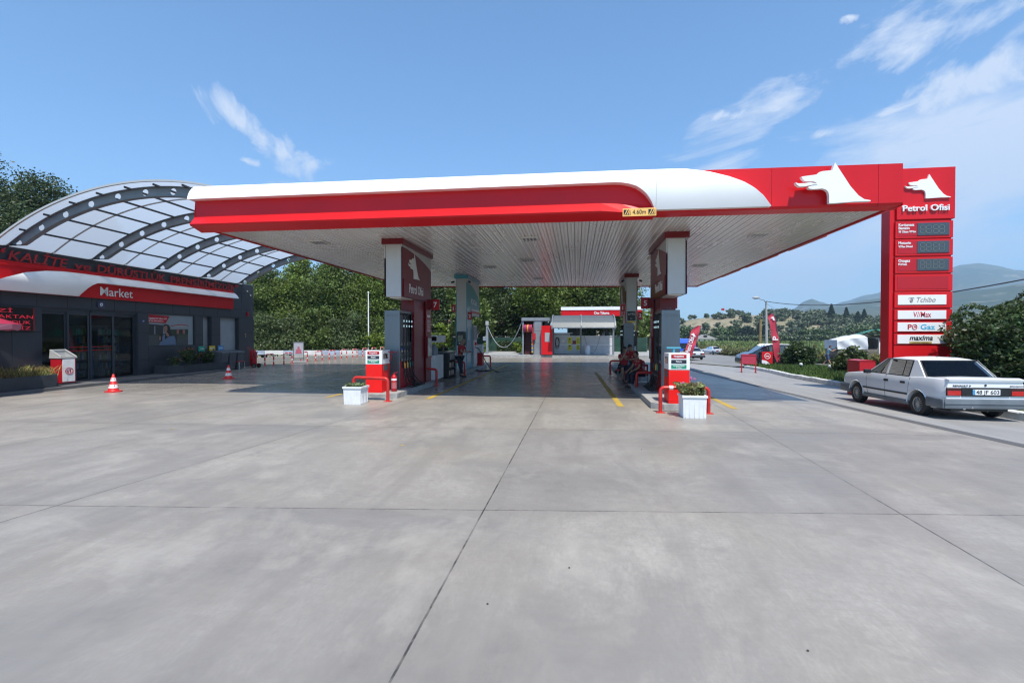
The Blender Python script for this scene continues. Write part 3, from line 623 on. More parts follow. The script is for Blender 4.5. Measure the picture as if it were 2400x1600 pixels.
# recessed lamps in the soffit
for (u, v_) in ((1242, 559), (1236, 609), (747, 567), (1150, 625), (1262, 653), (1780, 549), (1640, 622)):
    p = G(u, v_, ZS); lm = MB().cbox(p.x-.27, p.x+.27, p.y-.27, p.y+.27, ZS-.03, ZS+.01, .008).build('ceiling_lamp', whitep, can, world=True)
    m = MB()
    for k in range(4): m.box(p.x-.2+k*.11, p.x-.14+k*.11, p.y-.2, p.y+.2, ZS-.036, ZS-.028)
    m.build('lens', steeld, lm, world=True)
# ------------------------------------------------------------------ COLUMNS
def prof_plate(m, X, thick, pts): m.prism(pts, lambda a, b, d: Vector((X+d, a, b)), thick)
def near_column(label, xa, xb, side, num, Yf):
    """cantilevered box over the pump; the plate and lettering are on both flanks"""
    Yb = Yf+3.05
    t = thing('canopy_column', label, 'column', ((xa+xb)/2, Yf+2.3, 0), group='columns carrying the canopy')
    B = lambda: MB()
    B().cbox(xa-.07, xb+.07, Yf-.08, Yb+.06, 4.68, 4.86, .006).build('cap', redc, t, world=True)
    c = B().cbox(xa+.035, xb-.035, Yf+.02, Yb-.02, 3.05, 4.69, .006)
    c.cbox(xa+.09, xb-.09, Yf+1.35, Yb-.05, .12, 3.06, .006)
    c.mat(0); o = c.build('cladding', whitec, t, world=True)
    B().cbox(xa+.05, xb-.05, Yf+1.30, Yb-.02, .14, 3.04, .006).build('post_cladding', redc, t, world=True)
    B().box(xa+.1, xb-.1, Yf+.2, Yf+1.25, 3.02, 3.048).build('underside_lamp', MAT('lamp_lens', (.8, .75, .74), .3), t, world=True)
    for s_ in (-1, 1):
        X = xa if s_ < 0 else xb-.035
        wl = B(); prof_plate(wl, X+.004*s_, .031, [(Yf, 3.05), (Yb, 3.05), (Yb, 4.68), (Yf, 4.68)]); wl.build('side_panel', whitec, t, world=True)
        # red plate with a curved head, higher at the front on the right flank, at the back on the left flank
        arc = []
        for k in range(13):
            q = k/12; zz = (4.19+.42*math.cos(q*PI/2)**.75) if s_ > 0 else (4.25+.47*math.sin(min(1, q*1.15)*PI/2)-.03*max(0, q-.7)/.3)
            arc.append((Yf+(Yb-Yf)*q, zz))
        pts = [(Yf-.0, 3.05)]+arc+[(Yb, .15), (Yb-.62, .15), (Yb-.62, 3.05)]
        r = B(); prof_plate(r, X+(.008 if s_ > 0 else -.008), .035, pts); pn = r.build('sign_plate', redc, t, world=True)
        xf = X+(.043 if s_ > 0 else -.008)
        bx = B().cbox(min(xf, xf+.03*s_), max(xf, xf+.03*s_), Yf+.08, Yb-.75, 3.06, 3.62, .006).build('name_panel', redc, pn, world=True)
        xl = xf+.032*s_; L_ = Yb-.75-Yf-.08
        if s_ > 0:
            text('Petrol Ofisi', .42, letter, bx, (xl, Yf+.55, 3.22), (0, 1, 0), width=1.45, bold=.004, ext=.004)
            wolf(pn, (xf, Yf+.55, 3.72), 1.15, (0, 1, 0), .012, letter, hs=1.25)
        else:
            text('Petrol Ofisi', .42, letter, bx, (xl, Yb-1.25, 3.22), (0, -1, 0), width=1.35, bold=.012, ext=.004)
            wolf(pn, (xf, Yb-1.1, 3.74), 1.1, (0, -1, 0), .012, letter, hs=1.35)
        # number flag, notice and poster case on the post
        xq = xf; B().box(min(xq, xq+.10*s_), max(xq, xq+.10*s_), Yb-.10, Yb-.02, 2.80, 3.16).build('bracket', redc, t, world=True)
        fl = B().cbox(xq+(.03 if s_ > 0 else -.33), xq+(.33 if s_ > 0 else -.03), Yb-.06, Yb-.02, 2.78, 3.18, .006).build('number_flag', redm, t, world=True)
        text(num, .26, letter, fl, (xq+.18*s_, Yb-.065, 2.89), (1, 0, 0), align='CENTER', bold=.02)
        nt_ = B().box(min(xf, xf+.012*s_), max(xf, xf+.012*s_), Yb-.55, Yb-.10, 1.95, 2.62).build('notice_sheet', MAT('notice', (.45, .12, .13), .5), t, world=True)
        mm = B()
        for k, zz in enumerate((2.50, 2.36, 2.30, 2.22, 2.14, 2.05, 1.99)): mm.box(min(xf, xf+.016*s_), max(xf, xf+.016*s_), Yb-.52, Yb-.14-.02*(k % 3), zz, zz+(.08 if k == 0 else .018))
        mm.build('print', letter, nt_, world=True)
        pc = B().cbox(min(xf, xf+.05*s_), max(xf, xf+.05*s_), Yb-.60, Yb-.06, 1.02, 1.80, .008).build('poster_case', redc, t, world=True)
        B().box(min(xf, xf+.056*s_), max(xf, xf+.056*s_), Yb-.55, Yb-.11, 1.08, 1.74).build('poster', MAT('poster_paper', (.55, .56, .52), .3, var=.6, vs=5, col2=(.2, .25, .2)), pc, world=True)
    cm = B().cyl((xb-.05 if side > 0 else xa+.05, Yb+.0, 4.62), ((1 if side > 0 else -1)*.8, .3, -.4), .05, .2, 10).build('camera_housing', whitep, t, world=True)
    return t
near_column('red and white canopy column above the pump with the orange nozzles, on the shop side', -5.95, -5.38, 1, '7', 14.75)
near_column('red and white canopy column above the steel pump on the road side, left of the far road', 2.62, 3.19, -1, '5', 14.85)
def far_column(label, xa, xb, Yf, pm, txt, dark):
    Yb = Yf+3.1; B = lambda: MB()
    t = thing('canopy_column', label, 'column', ((xa+xb)/2, Yf+.5, 0), group='columns carrying the canopy')
    B().cbox(xa-.07, xb+.07, Yf-.08, Yb+.06, 4.68, 4.86, .006).build('cap', pm, t, world=True)
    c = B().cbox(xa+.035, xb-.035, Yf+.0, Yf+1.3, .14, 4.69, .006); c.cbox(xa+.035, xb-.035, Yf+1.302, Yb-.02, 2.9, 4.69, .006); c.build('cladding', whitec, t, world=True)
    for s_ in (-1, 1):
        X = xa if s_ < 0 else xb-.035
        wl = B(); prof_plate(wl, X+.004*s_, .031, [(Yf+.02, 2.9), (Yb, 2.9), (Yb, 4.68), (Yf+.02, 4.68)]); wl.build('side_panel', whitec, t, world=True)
        arc = [(Yf+(Yb-Yf)*k/12, (3.75+.75*math.cos(k/12*PI/2)**.8)) for k in range(13)] if s_ > 0 else [(Yf+(Yb-Yf)*k/12, 4.0+.5*math.sin(k/12*PI*.75)) for k in range(13)]
        r = B(); prof_plate(r, X+(.008 if s_ > 0 else -.008), .035, [(Yf-.02, .15)]+arc+[(Yb, 2.85), (Yf+1.15, 2.85), (Yf+1.15, .15)]); pn = r.build('sign_plate', pm, t, world=True)
        xf = X+(.043 if s_ > 0 else -.008); xl = xf+.004*s_
        if txt == 'PO/Gaz':
            text(txt, .42, letter, pn, (xl, Yf+.9 if s_ > 0 else Yb-.5, 3.45), (0, s_, 0), width=1.5, bold=.015)
        else:
            wolf(pn, (xf, (Yf+.7 if s_ > 0 else Yb-.6), 3.35), 1.3, (0, s_, 0), .012, letter, hs=1.6)
        bd = B().box(min(xf, xf+.02*s_), max(xf, xf+.02*s_), Yf+.95, Yb-.1, 2.9, 3.22).build('name_panel', redm if txt != 'PO/Gaz' else MAT('teal_pale', (.45, .55, .6), .3), pn, world=True)
        B().box(min(xf, xf+.024*s_), max(xf, xf+.024*s_), Yf+.95, Yb-.1, 3.12 if txt != 'PO/Gaz' else 3.0, 3.22 if txt != 'PO/Gaz' else 3.1).build('stripe', letter if txt != 'PO/Gaz' else redm, bd, world=True)
        zf = 2.62 if s_ > 0 else 3.0
        fl = B().cbox(xf+(.02 if s_ > 0 else -.24), xf+(.24 if s_ > 0 else -.02), Yf+.0, Yf+.04, zf, zf+.38, .006).build('number_flag', redd, t, world=True)
        text('1' if s_ < 0 else '2', .24, letter, fl, (xf+.13*s_, Yf-.004, zf+.1), (1, 0, 0), align='CENTER', bold=.02)
        B().cyl((X+.02+.12*s_, Yf-.02, 4.52), (.5*s_, -.8, -.25), .05, .16, 10).build('camera_housing', black, t, world=True)
        B().box(min(xf, xf+.012*s_), max(xf, xf+.012*s_), Yf+.15, Yf+.55, 1.6, 2.2).build('notice_sheet', MAT('notice', (1, 1, 1)) if txt != 'PO/Gaz' else MAT('notice_pale', (.4, .5, .55), .4), t, world=True)
    # towel dispenser on the front face
    xm = (xa+xb)/2; d = B().cbox(xm-.20, xm+.22, Yf-.22, Yf-.002, 1.32, 2.02, .04).build('towel_dispenser', black, t, world=True)
    B().cbox(xm-.15, xm+.13, Yf-.235, Yf-.215, 1.5, 1.85, .01).build('lid', dkglass, d, world=True)
    B().box(xm-.08, xm-.02, Yf-.238, Yf-.222, 1.42, 1.47).build('sticker', letter, d, world=True)
    if dark:
        s = B().cbox(xm-.2, xm+.2, Yf-.02, Yf-.003, 2.56, 3.02, .004).build('direction_sign', black, t, world=True)
        text('UTTS', .13, letter, s, (xm, Yf-.025, 2.83), align='CENTER', bold=.01)
        m = B().box(xm-.045, xm+.055, Yf-.026, Yf-.021, 2.655, 2.668); m.prism([(-.055, 2.66), (-.02, 2.695), (-.02, 2.625)], lambda a, b, d_: Vector((xm+a, Yf-.026+d_, b)), .005); m.build('arrow', letter, s, world=True)
        s = B().cbox(xm-.2, xm+.2, Yf-.02, Yf-.003, 2.06, 2.54, .004).build('warning_sign', yellow, t, world=True)
        for q in (-.09, .09):
            ring = B(); ring.tube([(xm+q+.075*math.cos(a), Yf-.024, 2.38+.075*math.sin(a)) for a in [2*PI*k/20 for k in range(21)]], .011, 6); ring.build('ring', redm if q < 0 else letter, s, world=True)
            B().cyl((xm+q, Yf-.019, 2.38), (0, -1, 0), .066, .004, 16).build('disc', letter, s, world=True)
            B().cbox(xm+q-.03, xm+q+.03, Yf-.026, Yf-.022, 2.355, 2.405, .001).build('picture', redm if q < 0 else grayp, s, world=True)
            m = B().box(xm+q-.05, xm+q+.05, Yf-.025, Yf-.021, 2.165, 2.18); sg_ = 1 if q > 0 else -1
            m.prism([(q+sg_*.07, 2.172), (q+sg_*.03, 2.205), (q+sg_*.03, 2.14)], lambda a, b, d_: Vector((xm+a, Yf-.025+d_, b)), .004); m.build('arrow', redm, s, world=True)
    return t
far_column('white canopy column with teal flanks and cap beside the gas dispenser', -5.98, -5.42, 24.1, tealp, 'PO/Gaz', False)
far_column('white canopy column carrying the black UTTS sign and yellow phone warning', 2.42, 2.98, 24.7, redc, 'wolf', True)
# ------------------------------------------------------------------ PUMP ISLANDS
def island(lb_, x0, x1, y0, y1, c=.28):
    pts = [(x0+c, y0), (x1-c, y0), (x1, y0+c), (x1, y1), (x0, y1), (x0, y0+c)]; m = MB()
    m.prism(pts, lambda a, b, d: Vector((a, b, d)), .15); o = m.build('pump_island', conc); return tag(o, lb_, 'pump island', 'raised concrete pump islands')
island('concrete island under the fire extinguisher and the first steel pump', -6.35, -5.17, 13.45, 18.0); island('concrete island with a worn front corner behind the flowering planter', 1.88, 3.35, 12.45, 18.1); island('concrete island under the teal column and gas dispenser', -6.35, -5.17, 22.4, 28.2); island('concrete island in deep shade under the seated attendants', 1.95, 3.4, 20.7, 28.6)
# ------------------------------------------------------------------ FUEL PUMPS
def nozzle(m, p, s_):
    x, y, z = p; m.tube([(x, y, z+.02), (x+.03*s_, y, z-.06), (x+.04*s_, y, z-.2)], [.035, .045, .028], 8); m.tube([(x, y, z+.01), (x-.05*s_, y+.02, z+.06)], [.02, .015], 6)
def pump(label, X0_, X1_, Yf, D, ztop, cols, s_main):
    t = thing('fuel_pump', label, 'fuel pump', ((X0_+X1_)/2, Yf+D/2, .15), group='tall steel fuel pumps')
    B = lambda: MB(); Z0 = .15; Yb = Yf+D
    m = B().cbox(X0_, X1_, Yf, Yf+.05, Z0, ztop, .008); m.cbox(X0_, X1_, Yb-.05, Yb, Z0, ztop, .008); m.cbox(X0_+.002, X1_-.002, Yf+.05, Yb-.05, ztop-.08, ztop-.002, .006)
    m.cbox(X0_+.09, X1_-.09, Yf+.05, Yb-.05, Z0, ztop-.08, .004)
    for k in range(5): pass
    m.build('cabinet', steel, t, world=True)
    v = B()
    for k in range(5):
        x = X0_+.05+(X1_-X0_-.1)*(k+.12)/5
        for q in range(3): v.box(x, x+.065, Yf-.004, Yf+.002, ztop-.14-q*.028, ztop-.124-q*.028)
        v.box(x+.025, x+.04, Yf-.004, Yf+.002, 1.06, 1.17)
    v.build('vent', steeld, t, world=True)
    B().tube([((X0_+X1_)/2+.06*math.cos(a), Yf+.3, ztop+.05+.03*math.sin(a)) for a in [2*PI*k/12 for k in range(13)]], .008, 6).build('lifting_eye', steeld, t, world=True)
    for s_ in (-1, 1):
        xf = X1_-.06 if s_ > 0 else X0_+.06
        lowx = (min(xf, xf+.05*s_), max(xf, xf+.05*s_))
        B().cbox(lowx[0], lowx[1], Yf+.06, Yb-.06, Z0+.01, 1.02, .006).build('nozzle_panel', redm, t, world=True)
        B().cbox(min(xf, xf+.03*s_), max(xf, xf+.03*s_), Yf+.06, Yb-.06, 1.12, 1.62, .006).build('meter_head', steeld, t, world=True)
        for k in range(4):
            y = Yf+.14+(D-.28)*(k+.5)/4; B().cbox(min(xf+.03*s_, xf+.045*s_), max(xf+.03*s_, xf+.045*s_), y-.08, y+.06, 1.3, 1.5, .004).build('display', dkglass, t, world=True)
        for k in range(4):
            y = Yf+.14+(D-.28)*(k+.5)/4; B().box(min(xf+.03*s_, xf+.04*s_), max(xf+.03*s_, xf+.04*s_), y-.05, y+.05, 1.53, 1.60).build('price_label', MAT('label_grey', (.30, .30, .31), .5), t, world=True); B().box(min(xf+.04*s_, xf+.06*s_), max(xf+.04*s_, xf+.06*s_), y-.06, y+.06, 1.02, 1.10).build('fuel_label', MAT('label_grey', (.30, .30, .31), .5), t, world=True)
        for k in range(4):
            y = Yf+.12+(D-.24)*(k+.5)/4; h = B(); xo = xf+.04*s_; yn = y+.05
            top = [(xf, y-.07, ztop-.12), (xo+.03*s_, y-.05, ztop-.10), (xo+.06*s_, y+.0, ztop-.17), (xo+.06*s_, y+.02, ztop-.5)]
            mid = [(xo+.06*s_, y+.02, 1.3), (xo+.07*s_, y+.03, .7), (xo+.12*s_, y+.10+.03*k, .28), (xo+.22*s_, y+.28, .17+.012*k), (xo+.30*s_, y+.55+.05*k, .18), (xo+.24*s_, y+.35, .26), (xo+.13*s_, yn+.05, .5), (xo+.07*s_, yn, .80)]
            pts = top+mid; sp = []
            for q in range(len(pts)-1):                     # smooth the hose
                p0, p1, p2, p3 = [Vector(pts[max(0, min(len(pts)-1, q+r_))]) for r_ in (-1, 0, 1, 2)]
                for w_ in range(4):
                    tt = w_/4; sp.append(.5*((2*p1)+(-p0+p2)*tt+(2*p0-5*p1+4*p2-p3)*tt**2+(-p0+3*p1-3*p2+p3)*tt**3))
            sp.append(Vector(pts[-1])); ho = h.tube(sp, .017, 7).build('hose', rubber, t, world=True, smooth=60)
            for zz in (ztop-.36, ztop-.52, .62): B().cyl((xo+(.06 if zz > 1 else .075)*s_, y+.02 if zz > 1 else yn+.02, zz), (0, 0, 1), .026, .06, 8).build('coupling', chrome, ho, world=True)
            nz = B(); nozzle(nz, (xo+.04*s_, yn, .98), s_); nz.build('nozzle', cols[k], t, world=True, smooth=50)
            bt = B().cbox(min(xf+.03*s_, xf+.09*s_), max(xf+.03*s_, xf+.09*s_), yn-.06, yn+.05, .80, 1.02, .01).build('holster', black, t, world=True)
    return t
pump('brushed steel fuel pump with orange and green nozzles beside the red fire extinguisher', -6.0, -5.5, 14.85, 1.25, 2.63, [orange, orange, green, black], 1)
pump('brushed steel fuel pump with a slatted top vent behind the kiosk with the blue squeegee', 2.47, 2.99, 14.75, 1.25, 2.58, [green, orange, black, black], -1)
pump('fuel pump in deep shade behind the seated attendants at the far right column', 2.0, 2.4, 21.1, 1.2, 2.35, [black, black, green, black], -1)
# gas dispenser with loose hose
t = thing('gas_dispenser', 'white and pale blue gas dispenser with a drooping black hose beside the teal column', 'fuel pump', (-5.7, 24.6, .15))
MB().cbox(-6.0, -5.36, 25.3, 26.3, .15, 2.36, .012).build('cabinet', MAT('pale_metal', (.42, .45, .47), .35), t, world=True)
MB().cbox(-5.37, -5.33, 25.36, 26.24, .3, 1.15, .005).build('lower_panel', MAT('pale_blue_panel', (.18, .38, .46), .3, var=.5, vs=2.5, col2=(.5, .6, .62)), t, world=True)
MB().cbox(-5.37, -5.33, 25.36, 26.24, 1.6, 2.28, .005).build('upper_panel', grayp, t, world=True)
d = MB().cbox(-5.37, -5.32, 25.42, 26.1, 1.18, 1.56, .005).build('meter_head', whitep, t, world=True); MB().box(-5.33, -5.315, 25.5, 26.0, 1.3, 1.48).build('display', dkglass, d, world=True)
hs = [(-5.33, 25.6, 1.22), (-5.15, 25.6, 1.15), (-4.9, 25.4, .85), (-4.65, 25.1, .45), (-4.3, 24.7, .12), (-3.95, 24.3, .02), (-3.8, 24.1, .02)]
MB().tube(hs, .022, 8).build('hose', rubber, t, world=True, smooth=60)
MB().tube([(-5.3, 25.3, .03), (-4.9, 24.6, .03), (-4.5, 24.5, .03), (-4.3, 24.8, .03), (-4.7, 25.1, .03)], .025, 7).build('hose', rubber, t, world=True, smooth=60)
# ------------------------------------------------------------------ KIOSKS
def kiosk(label, x0, y0, s_, sq):
    w_, d_ = .50, .62
    t = thing('welcome_kiosk', label, 'kiosk', (x0+w_/2, y0+d_/2, .15), group='red and white welcome kiosks')
    MB().cbox(x0, x0+w_, y0, y0+d_, .15, .98, .012).build('base', redk, t, world=True)
    MB().box(x0+.01, x0+w_-.01, y0-.003, y0+.01, .21, .215).build('seam', redd, t, world=True)
    hd = MB().cbox(x0-.005, x0+w_+.005, y0-.005, y0+d_+.005, .985, 1.40, .012).build('head', white, t, world=True)
    rows = [('Hoşgeldiniz', redm, 1.275, 1.368, 0), ('Motorin', MAT('navy_sign', (.02, .025, .04), .4), 1.145, 1.240, 0), ('Kurşunsuz Benzin', gsign, 1.020, 1.115, 1)]
    for s, mt, a, b, two in rows:
        r = MB().cbox(x0+.06, x0+.425, y0-.011, y0-.003, a, b, .002).build('sign_strip', mt, hd, world=True)
        if not two: text(s, .055, letter, r, (x0+.243, y0-.013, a+.032), align='CENTER', bold=.025, width=.24 if len(s) > 8 else .14, ext=.002)
        else:
            text(s, .04, letter, r, (x0+.243, y0-.013, a+.055), align='CENTER', bold=.02, width=.26, ext=.002); text('95 Oktan', .04, letter, r, (x0+.243, y0-.013, a+.015), align='CENTER', bold=.02, width=.13, ext=.002)
    xs_ = x0+w_ if s_ > 0 else x0
    MB().cbox(min(xs_, xs_+.012*s_), max(xs_, xs_+.012*s_), y0+.1, y0+.45, 1.14, 1.30, .003).build('window', dkglass, hd, world=True)
    MB().cbox(min(xs_, xs_+.014*s_), max(xs_, xs_+.014*s_), y0+.12, y0+.45, .80, .96, .003).build('keypad', steeld, t, world=True)
    hx = x0+w_+.02 if s_ > 0 else x0+.2; q = MB(); yy = y0+d_-.1
    sqm = MAT('squeegee_'+('red' if sq is redd else 'blue'), (.35, .02, .03) if sq is redd else (.05, .30, .42), .5)
    if s_ > 0: q.tube([(hx+.02, yy, 1.05), (hx+.10, yy, 1.33)], .02, 8); q.cbox(hx-.05, hx+.27, yy-.03, yy+.03, 1.325, 1.35, .006)
    else: q.tube([(hx+.02, yy, 1.3), (hx+.02, yy, 1.5)], .025, 8); q.cbox(hx-.17, hx+.2, yy-.04, yy+.04, 1.50, 1.54, .012)
    tag(q.build('squeegee', sqm), 'red window squeegee sticking out behind the kiosk by the fire extinguisher' if s_ > 0 else 'light blue window squeegee standing up behind the road side kiosk', 'squeegee')
    return t
kiosk('red and white kiosk with green and black strips next to the fire extinguisher', -6.17, 13.82, 1, redd)
kiosk('red and white kiosk with green and black strips behind the planter with pink flowers', 2.28, 12.56, -1, tealp)
t = thing('welcome_kiosk', 'far small red and white kiosk past the gas dispenser', 'kiosk', (-5.6, 27.2, .15)); MB().cbox(-5.75, -5.2, 27.0, 27.5, .15, .85, .01).build('base', redm, t, world=True); MB().cbox(-5.75, -5.2, 27.0, 27.5, .855, 1.32, .01).build('head', whitep, t, world=True)
# fire extinguisher by the pump
t = thing('fire_extinguisher', 'red fire extinguisher with white labels standing between kiosk and steel pump', 'fire extinguisher', (-5.46, 14.25, .15))
MB().lathe([(.075, 0), (.085, .015), (.085, .42), (.07, .47), (.03, .50), (.022, .54)], 20, (0, 0, 0)).build('cylinder', redm, t, smooth=40)
MB().lathe([(.0865, .09), (.0865, .28)], 20).build('label', MAT('notice', (1, 1, 1)), t, smooth=40); MB().lathe([(.0868, .33), (.0868, .39)], 20).build('label', letter, t, smooth=40)
MB().tube([(0, 0, .54), (.02, 0, .56), (.12, 0, .59)], .012, 6).tube([(0, 0, .54), (.1, 0, .55)], .01, 6).build('handle', redd, t); MB().tube([(0, 0, .54), (-.07, -.02, .53), (-.10, -.03, .44), (-.10, -.03, .2)], .013, 8).build('hose', rubber, t, smooth=60)
# ------------------------------------------------------------------ GUARD RAILS
def rail(label, pts, r=.045, clamp=()):
    """bent tube; pts are corner points"""
    P = [Vector(p) for p in pts]; out = [P[0]]
    for i in range(1, len(P)-1):
        a, b, c = P[i-1], P[i], P[i+1]; rr = .11; d1 = (a-b).normalized()*rr; d2 = (c-b).normalized()*rr
        for k in range(6): t_ = k/5; out.append((b+d1)*(1-t_)**2+b*2*t_*(1-t_)+(b+d2)*t_**2)
    out.append(P[-1]); c0 = P[0]
    t = thing('guard_rail', label, 'guard rail', (P[0].x, P[0].y, 0), group='red tube guard rails round the pump islands')
    MB().tube(out, r, 14).build('tube', redb, t, world=True, smooth=50)
    for p in (P[0], P[-1]):
        if p.z < .2: MB().cbox(p.x-.1, p.x+.1, p.y-.09, p.y+.09, p.z, p.z+.015, .004).build('foot_plate', redb, t, world=True)
    for (a, b) in clamp: MB().tube([a, b], r*1.12, 14).build('tape', letter, t, world=True, smooth=50)
rail('red tube rail in front of the kiosk on the shop side, behind the small planter', [(-5.2, 13.1, .0), (-5.2, 13.1, .64), (-6.2, 13.1, .66), (-6.2, 13.1, 0)])
rail('red tube rail in front of the road side kiosk with two bands of white tape', [(2.0, 12.05, .0), (2.0, 12.05, .60), (3.10, 12.05, .60), (3.10, 12.05, 0)], clamp=(((2.20, 12.05, .60), (2.29, 12.05, .60)), ((2.84, 12.05, .60), (2.93, 12.05, .60))))
rail('red tube rail at the end of the near island beside the white air unit', [(-5.08, 17.5, .0), (-5.08, 17.5, .60), (-6.2, 17.5, .60), (-6.2, 17.5, .15)])
rail('red tube rail in front of the white and teal column', [(-5.12, 22.25, .0), (-5.12, 22.25, .60), (-6.4, 22.25, .60), (-6.4, 22.25, 0)])
rail('red tube rail at the far end of the gas island by the small kiosk', [(-4.98, 28.4, .0), (-4.98, 28.4, .62), (-6.2, 28.4, .62), (-6.2, 28.4, 0)])
rail('red tube rail behind the road side pump, beside its coiled hoses', [(1.98, 16.5, .0), (1.98, 16.5, .62), (3.2, 16.5, .62), (3.2, 16.5, 0)])
rail('red tube rail by the shaded pump where three attendants sit', [(1.62, 23.8, .0), (1.62, 23.8, .62), (3.2, 23.8, .62), (3.2, 23.8, 0)])
# ------------------------------------------------------------------ WHITE PLANTERS
def planter(label, x0, y0, s, h, flowers, n, plab):
    t = thing('planter', label, 'planter', (x0+s/2, y0+s/2, 0), group='square white planters in front of the kiosks')
    m = MB(); b = .02
    a0, a1 = x0+b, x0+s-b; c0, c1 = y0+b, y0+s-b
    m.add([(a0, c0, 0), (a1, c0, 0), (a1, c1, 0), (a0, c1, 0), (x0+.005, y0+.005, h), (x0+s-.005, y0+.005, h), (x0+s-.005, y0+s-.005, h), (x0+.005, y0+s-.005, h)], [(3, 2, 1, 0), (0, 1, 5, 4), (1, 2, 6, 5), (2, 3, 7, 6), (3, 0, 4, 7)])
    for k in range(5):
        q = x0+.06+(s-.12)*k/4; m.box(q-.006, q+.006, y0+.006, y0+.02, .02, h-.06); q = y0+.06+(s-.12)*k/4; m.box(x0+s-.018, x0+s-.004, q-.006, q+.006, .02, h-.06); m.box(x0+.004, x0+.018, q-.006, q+.006, .02, h-.06)
    m.build('box', MAT('planter_white', (.76, .77, .78), .5, var=.08, vs=6), t, world=True)
    r = MB(); w_ = .035
    for (p, q, u, v) in ((x0-.015, x0+s+.015, y0-.015, y0+w_), (x0-.015, x0+s+.015, y0+s-w_, y0+s+.015), (x0-.015, x0+w_, y0+w_, y0+s-w_), (x0+s-w_, x0+s+.015, y0+w_, y0+s-w_)): r.cbox(p, q, u, v, h-.045, h+.005, .004)
    r.build('rim', MAT('planter_white', (1, 1, 1)), t, world=True)
    MB().box(x0+w_, x0+s-w_, y0+w_, y0+s-w_, h-.06, h-.03).build('soil', MAT('potting_soil', (.06, .045, .03), .95), t, world=True)
    rg = np.random.default_rng(int(n)); ph = .27 if flowers else .10
    P = np.stack([x0+.05+rg.random(n)*(s-.1), y0+.05+rg.random(n)*(s-.1), h-.02+rg.random(n)**1.3*ph], 1)
    cx, cy = x0+s/2, y0+s/2; f = (P[:, 2]-h)/ph; P[:, 0] += (P[:, 0]-cx)*f*(.5 if flowers else .15)+(-.07*f if flowers else 0); P[:, 1] += (P[:, 1]-cy)*f*.3
    pl = thing('potted_plant', plab, 'plant', (x0+s/2, y0+s/2, h))
    leafmesh('foliage', P, .055 if flowers else .035, MAT('planter_leaf', (.20, .27, .09), .6, var=.5, vs=9, island=.5, trans=.35, col2=(.26, .17, .09)) if flowers else MAT('sedum_leaf', (.15, .20, .09), .6, var=.3, vs=9, island=.4), pl, flat=.7, asp=1.7, world=True)
    st = MB()
    for k in range(14):
        a = Vector((cx+random.uniform(-.12, .12), cy+random.uniform(-.1, .1), h-.04)); st.tube([a, a+Vector((random.uniform(-.1, .1), random.uniform(-.08, .08), ph*.8))], .004, 4)
    st.build('stem', MAT('stem_green', (.10, .13, .05), .7), pl, world=True)
    if flowers:
        for q in [(-.03, 0, .38), (.05, .02, .35), (-.21, -.05, .27), (-.02, .05, .34), (-.24, 0, .24)]:
            fl = MB()
            for k in range(5):
                a = 2*PI*k/5; fl.ball((cx+q[0]+.016*math.cos(a), cy+q[1], h+q[2]+.016*math.sin(a)), .014, 6, 4)
            fl.build('flower', MAT('pink_petal', (.55, .14, .30), .6), pl, world=True)
planter('small square white planter holding low succulents, on the shop side', -6.15, 12.35, .50, .47, False, 900, 'low grey green succulents filling the left planter')
planter('square white planter holding a bushy plant with pink flowers, road side', 2.36, 11.3, .52, .50, True, 1300, 'bushy plant with pink flowers in the right planter')
# ------------------------------------------------------------------ THINGS BETWEEN THE COLUMNS
t = thing('air_and_water_unit', 'white air and water service unit with grey hood behind the near left column', 'service unit', (-5.75, 19.1, 0))
MB().cbox(-6.25, -5.45, 18.5, 19.8, .1, 1.05, .01).build('cabinet', whitep, t, world=True)
MB().cbox(-6.25, -5.75, 18.5, 19.0, 1.052, 1.84, .01).build('back_post', whitep, t, world=True)
MB().cbox(-5.748, -5.35, 18.5, 19.8, 1.56, 1.84, .01).build('hood', whitep, t, world=True)
MB().cbox(-5.6, -5.36, 18.485, 18.5, 1.62, 1.79, .003).build('display', dkglass, t, world=True)
MB().lathe([(.14, 0), (.14, .25), (.05, .42), (.04, .45)], 14, (-5.6, 19.0, 1.05)).build('water_can', grayp, t, world=True)
MB().box(-6.2, -5.5, 18.55, 19.7, 0, .1).build('plinth', black, t, world=True)
t = thing('oil_rack', 'black open rack of oil bottles with a paper notice, under the leaning attendant', 'rack', (-5.55, 20.9, 0))
m = MB(); m.cbox(-5.95, -5.9, 20.3, 21.5, 0, 1.1, .004); m.cbox(-5.95, -5.35, 20.3, 20.34, 0, 1.1, .004); m.cbox(-5.95, -5.35, 21.46, 21.5, 0, 1.1, .004)
for z in (.08, .42, .75, 1.06): m.box(-5.9, -5.36, 20.34, 21.46, z, z+.03)
m.build('frame', black, t, world=True)
MB().box(-5.35, -5.335, 20.45, 21.35, .80, 1.06).build('notice_sheet', MAT('grey_notice', (.42, .42, .41), .6, var=.4, vs=9), t, world=True)
bc = [MAT('bottle_red', (.35, .03, .03), .4), MAT('bottle_grey', (.3, .3, .3), .4), MAT('bottle_gold', (.4, .28, .08), .4), MAT('bottle_white', (.5, .5, .5), .4)]; first = {}
lab = ['red oil bottle standing on the black rack', 'grey oil bottle standing on the black rack', 'gold oil bottle standing on the black rack', 'white oil bottle standing on the black rack']
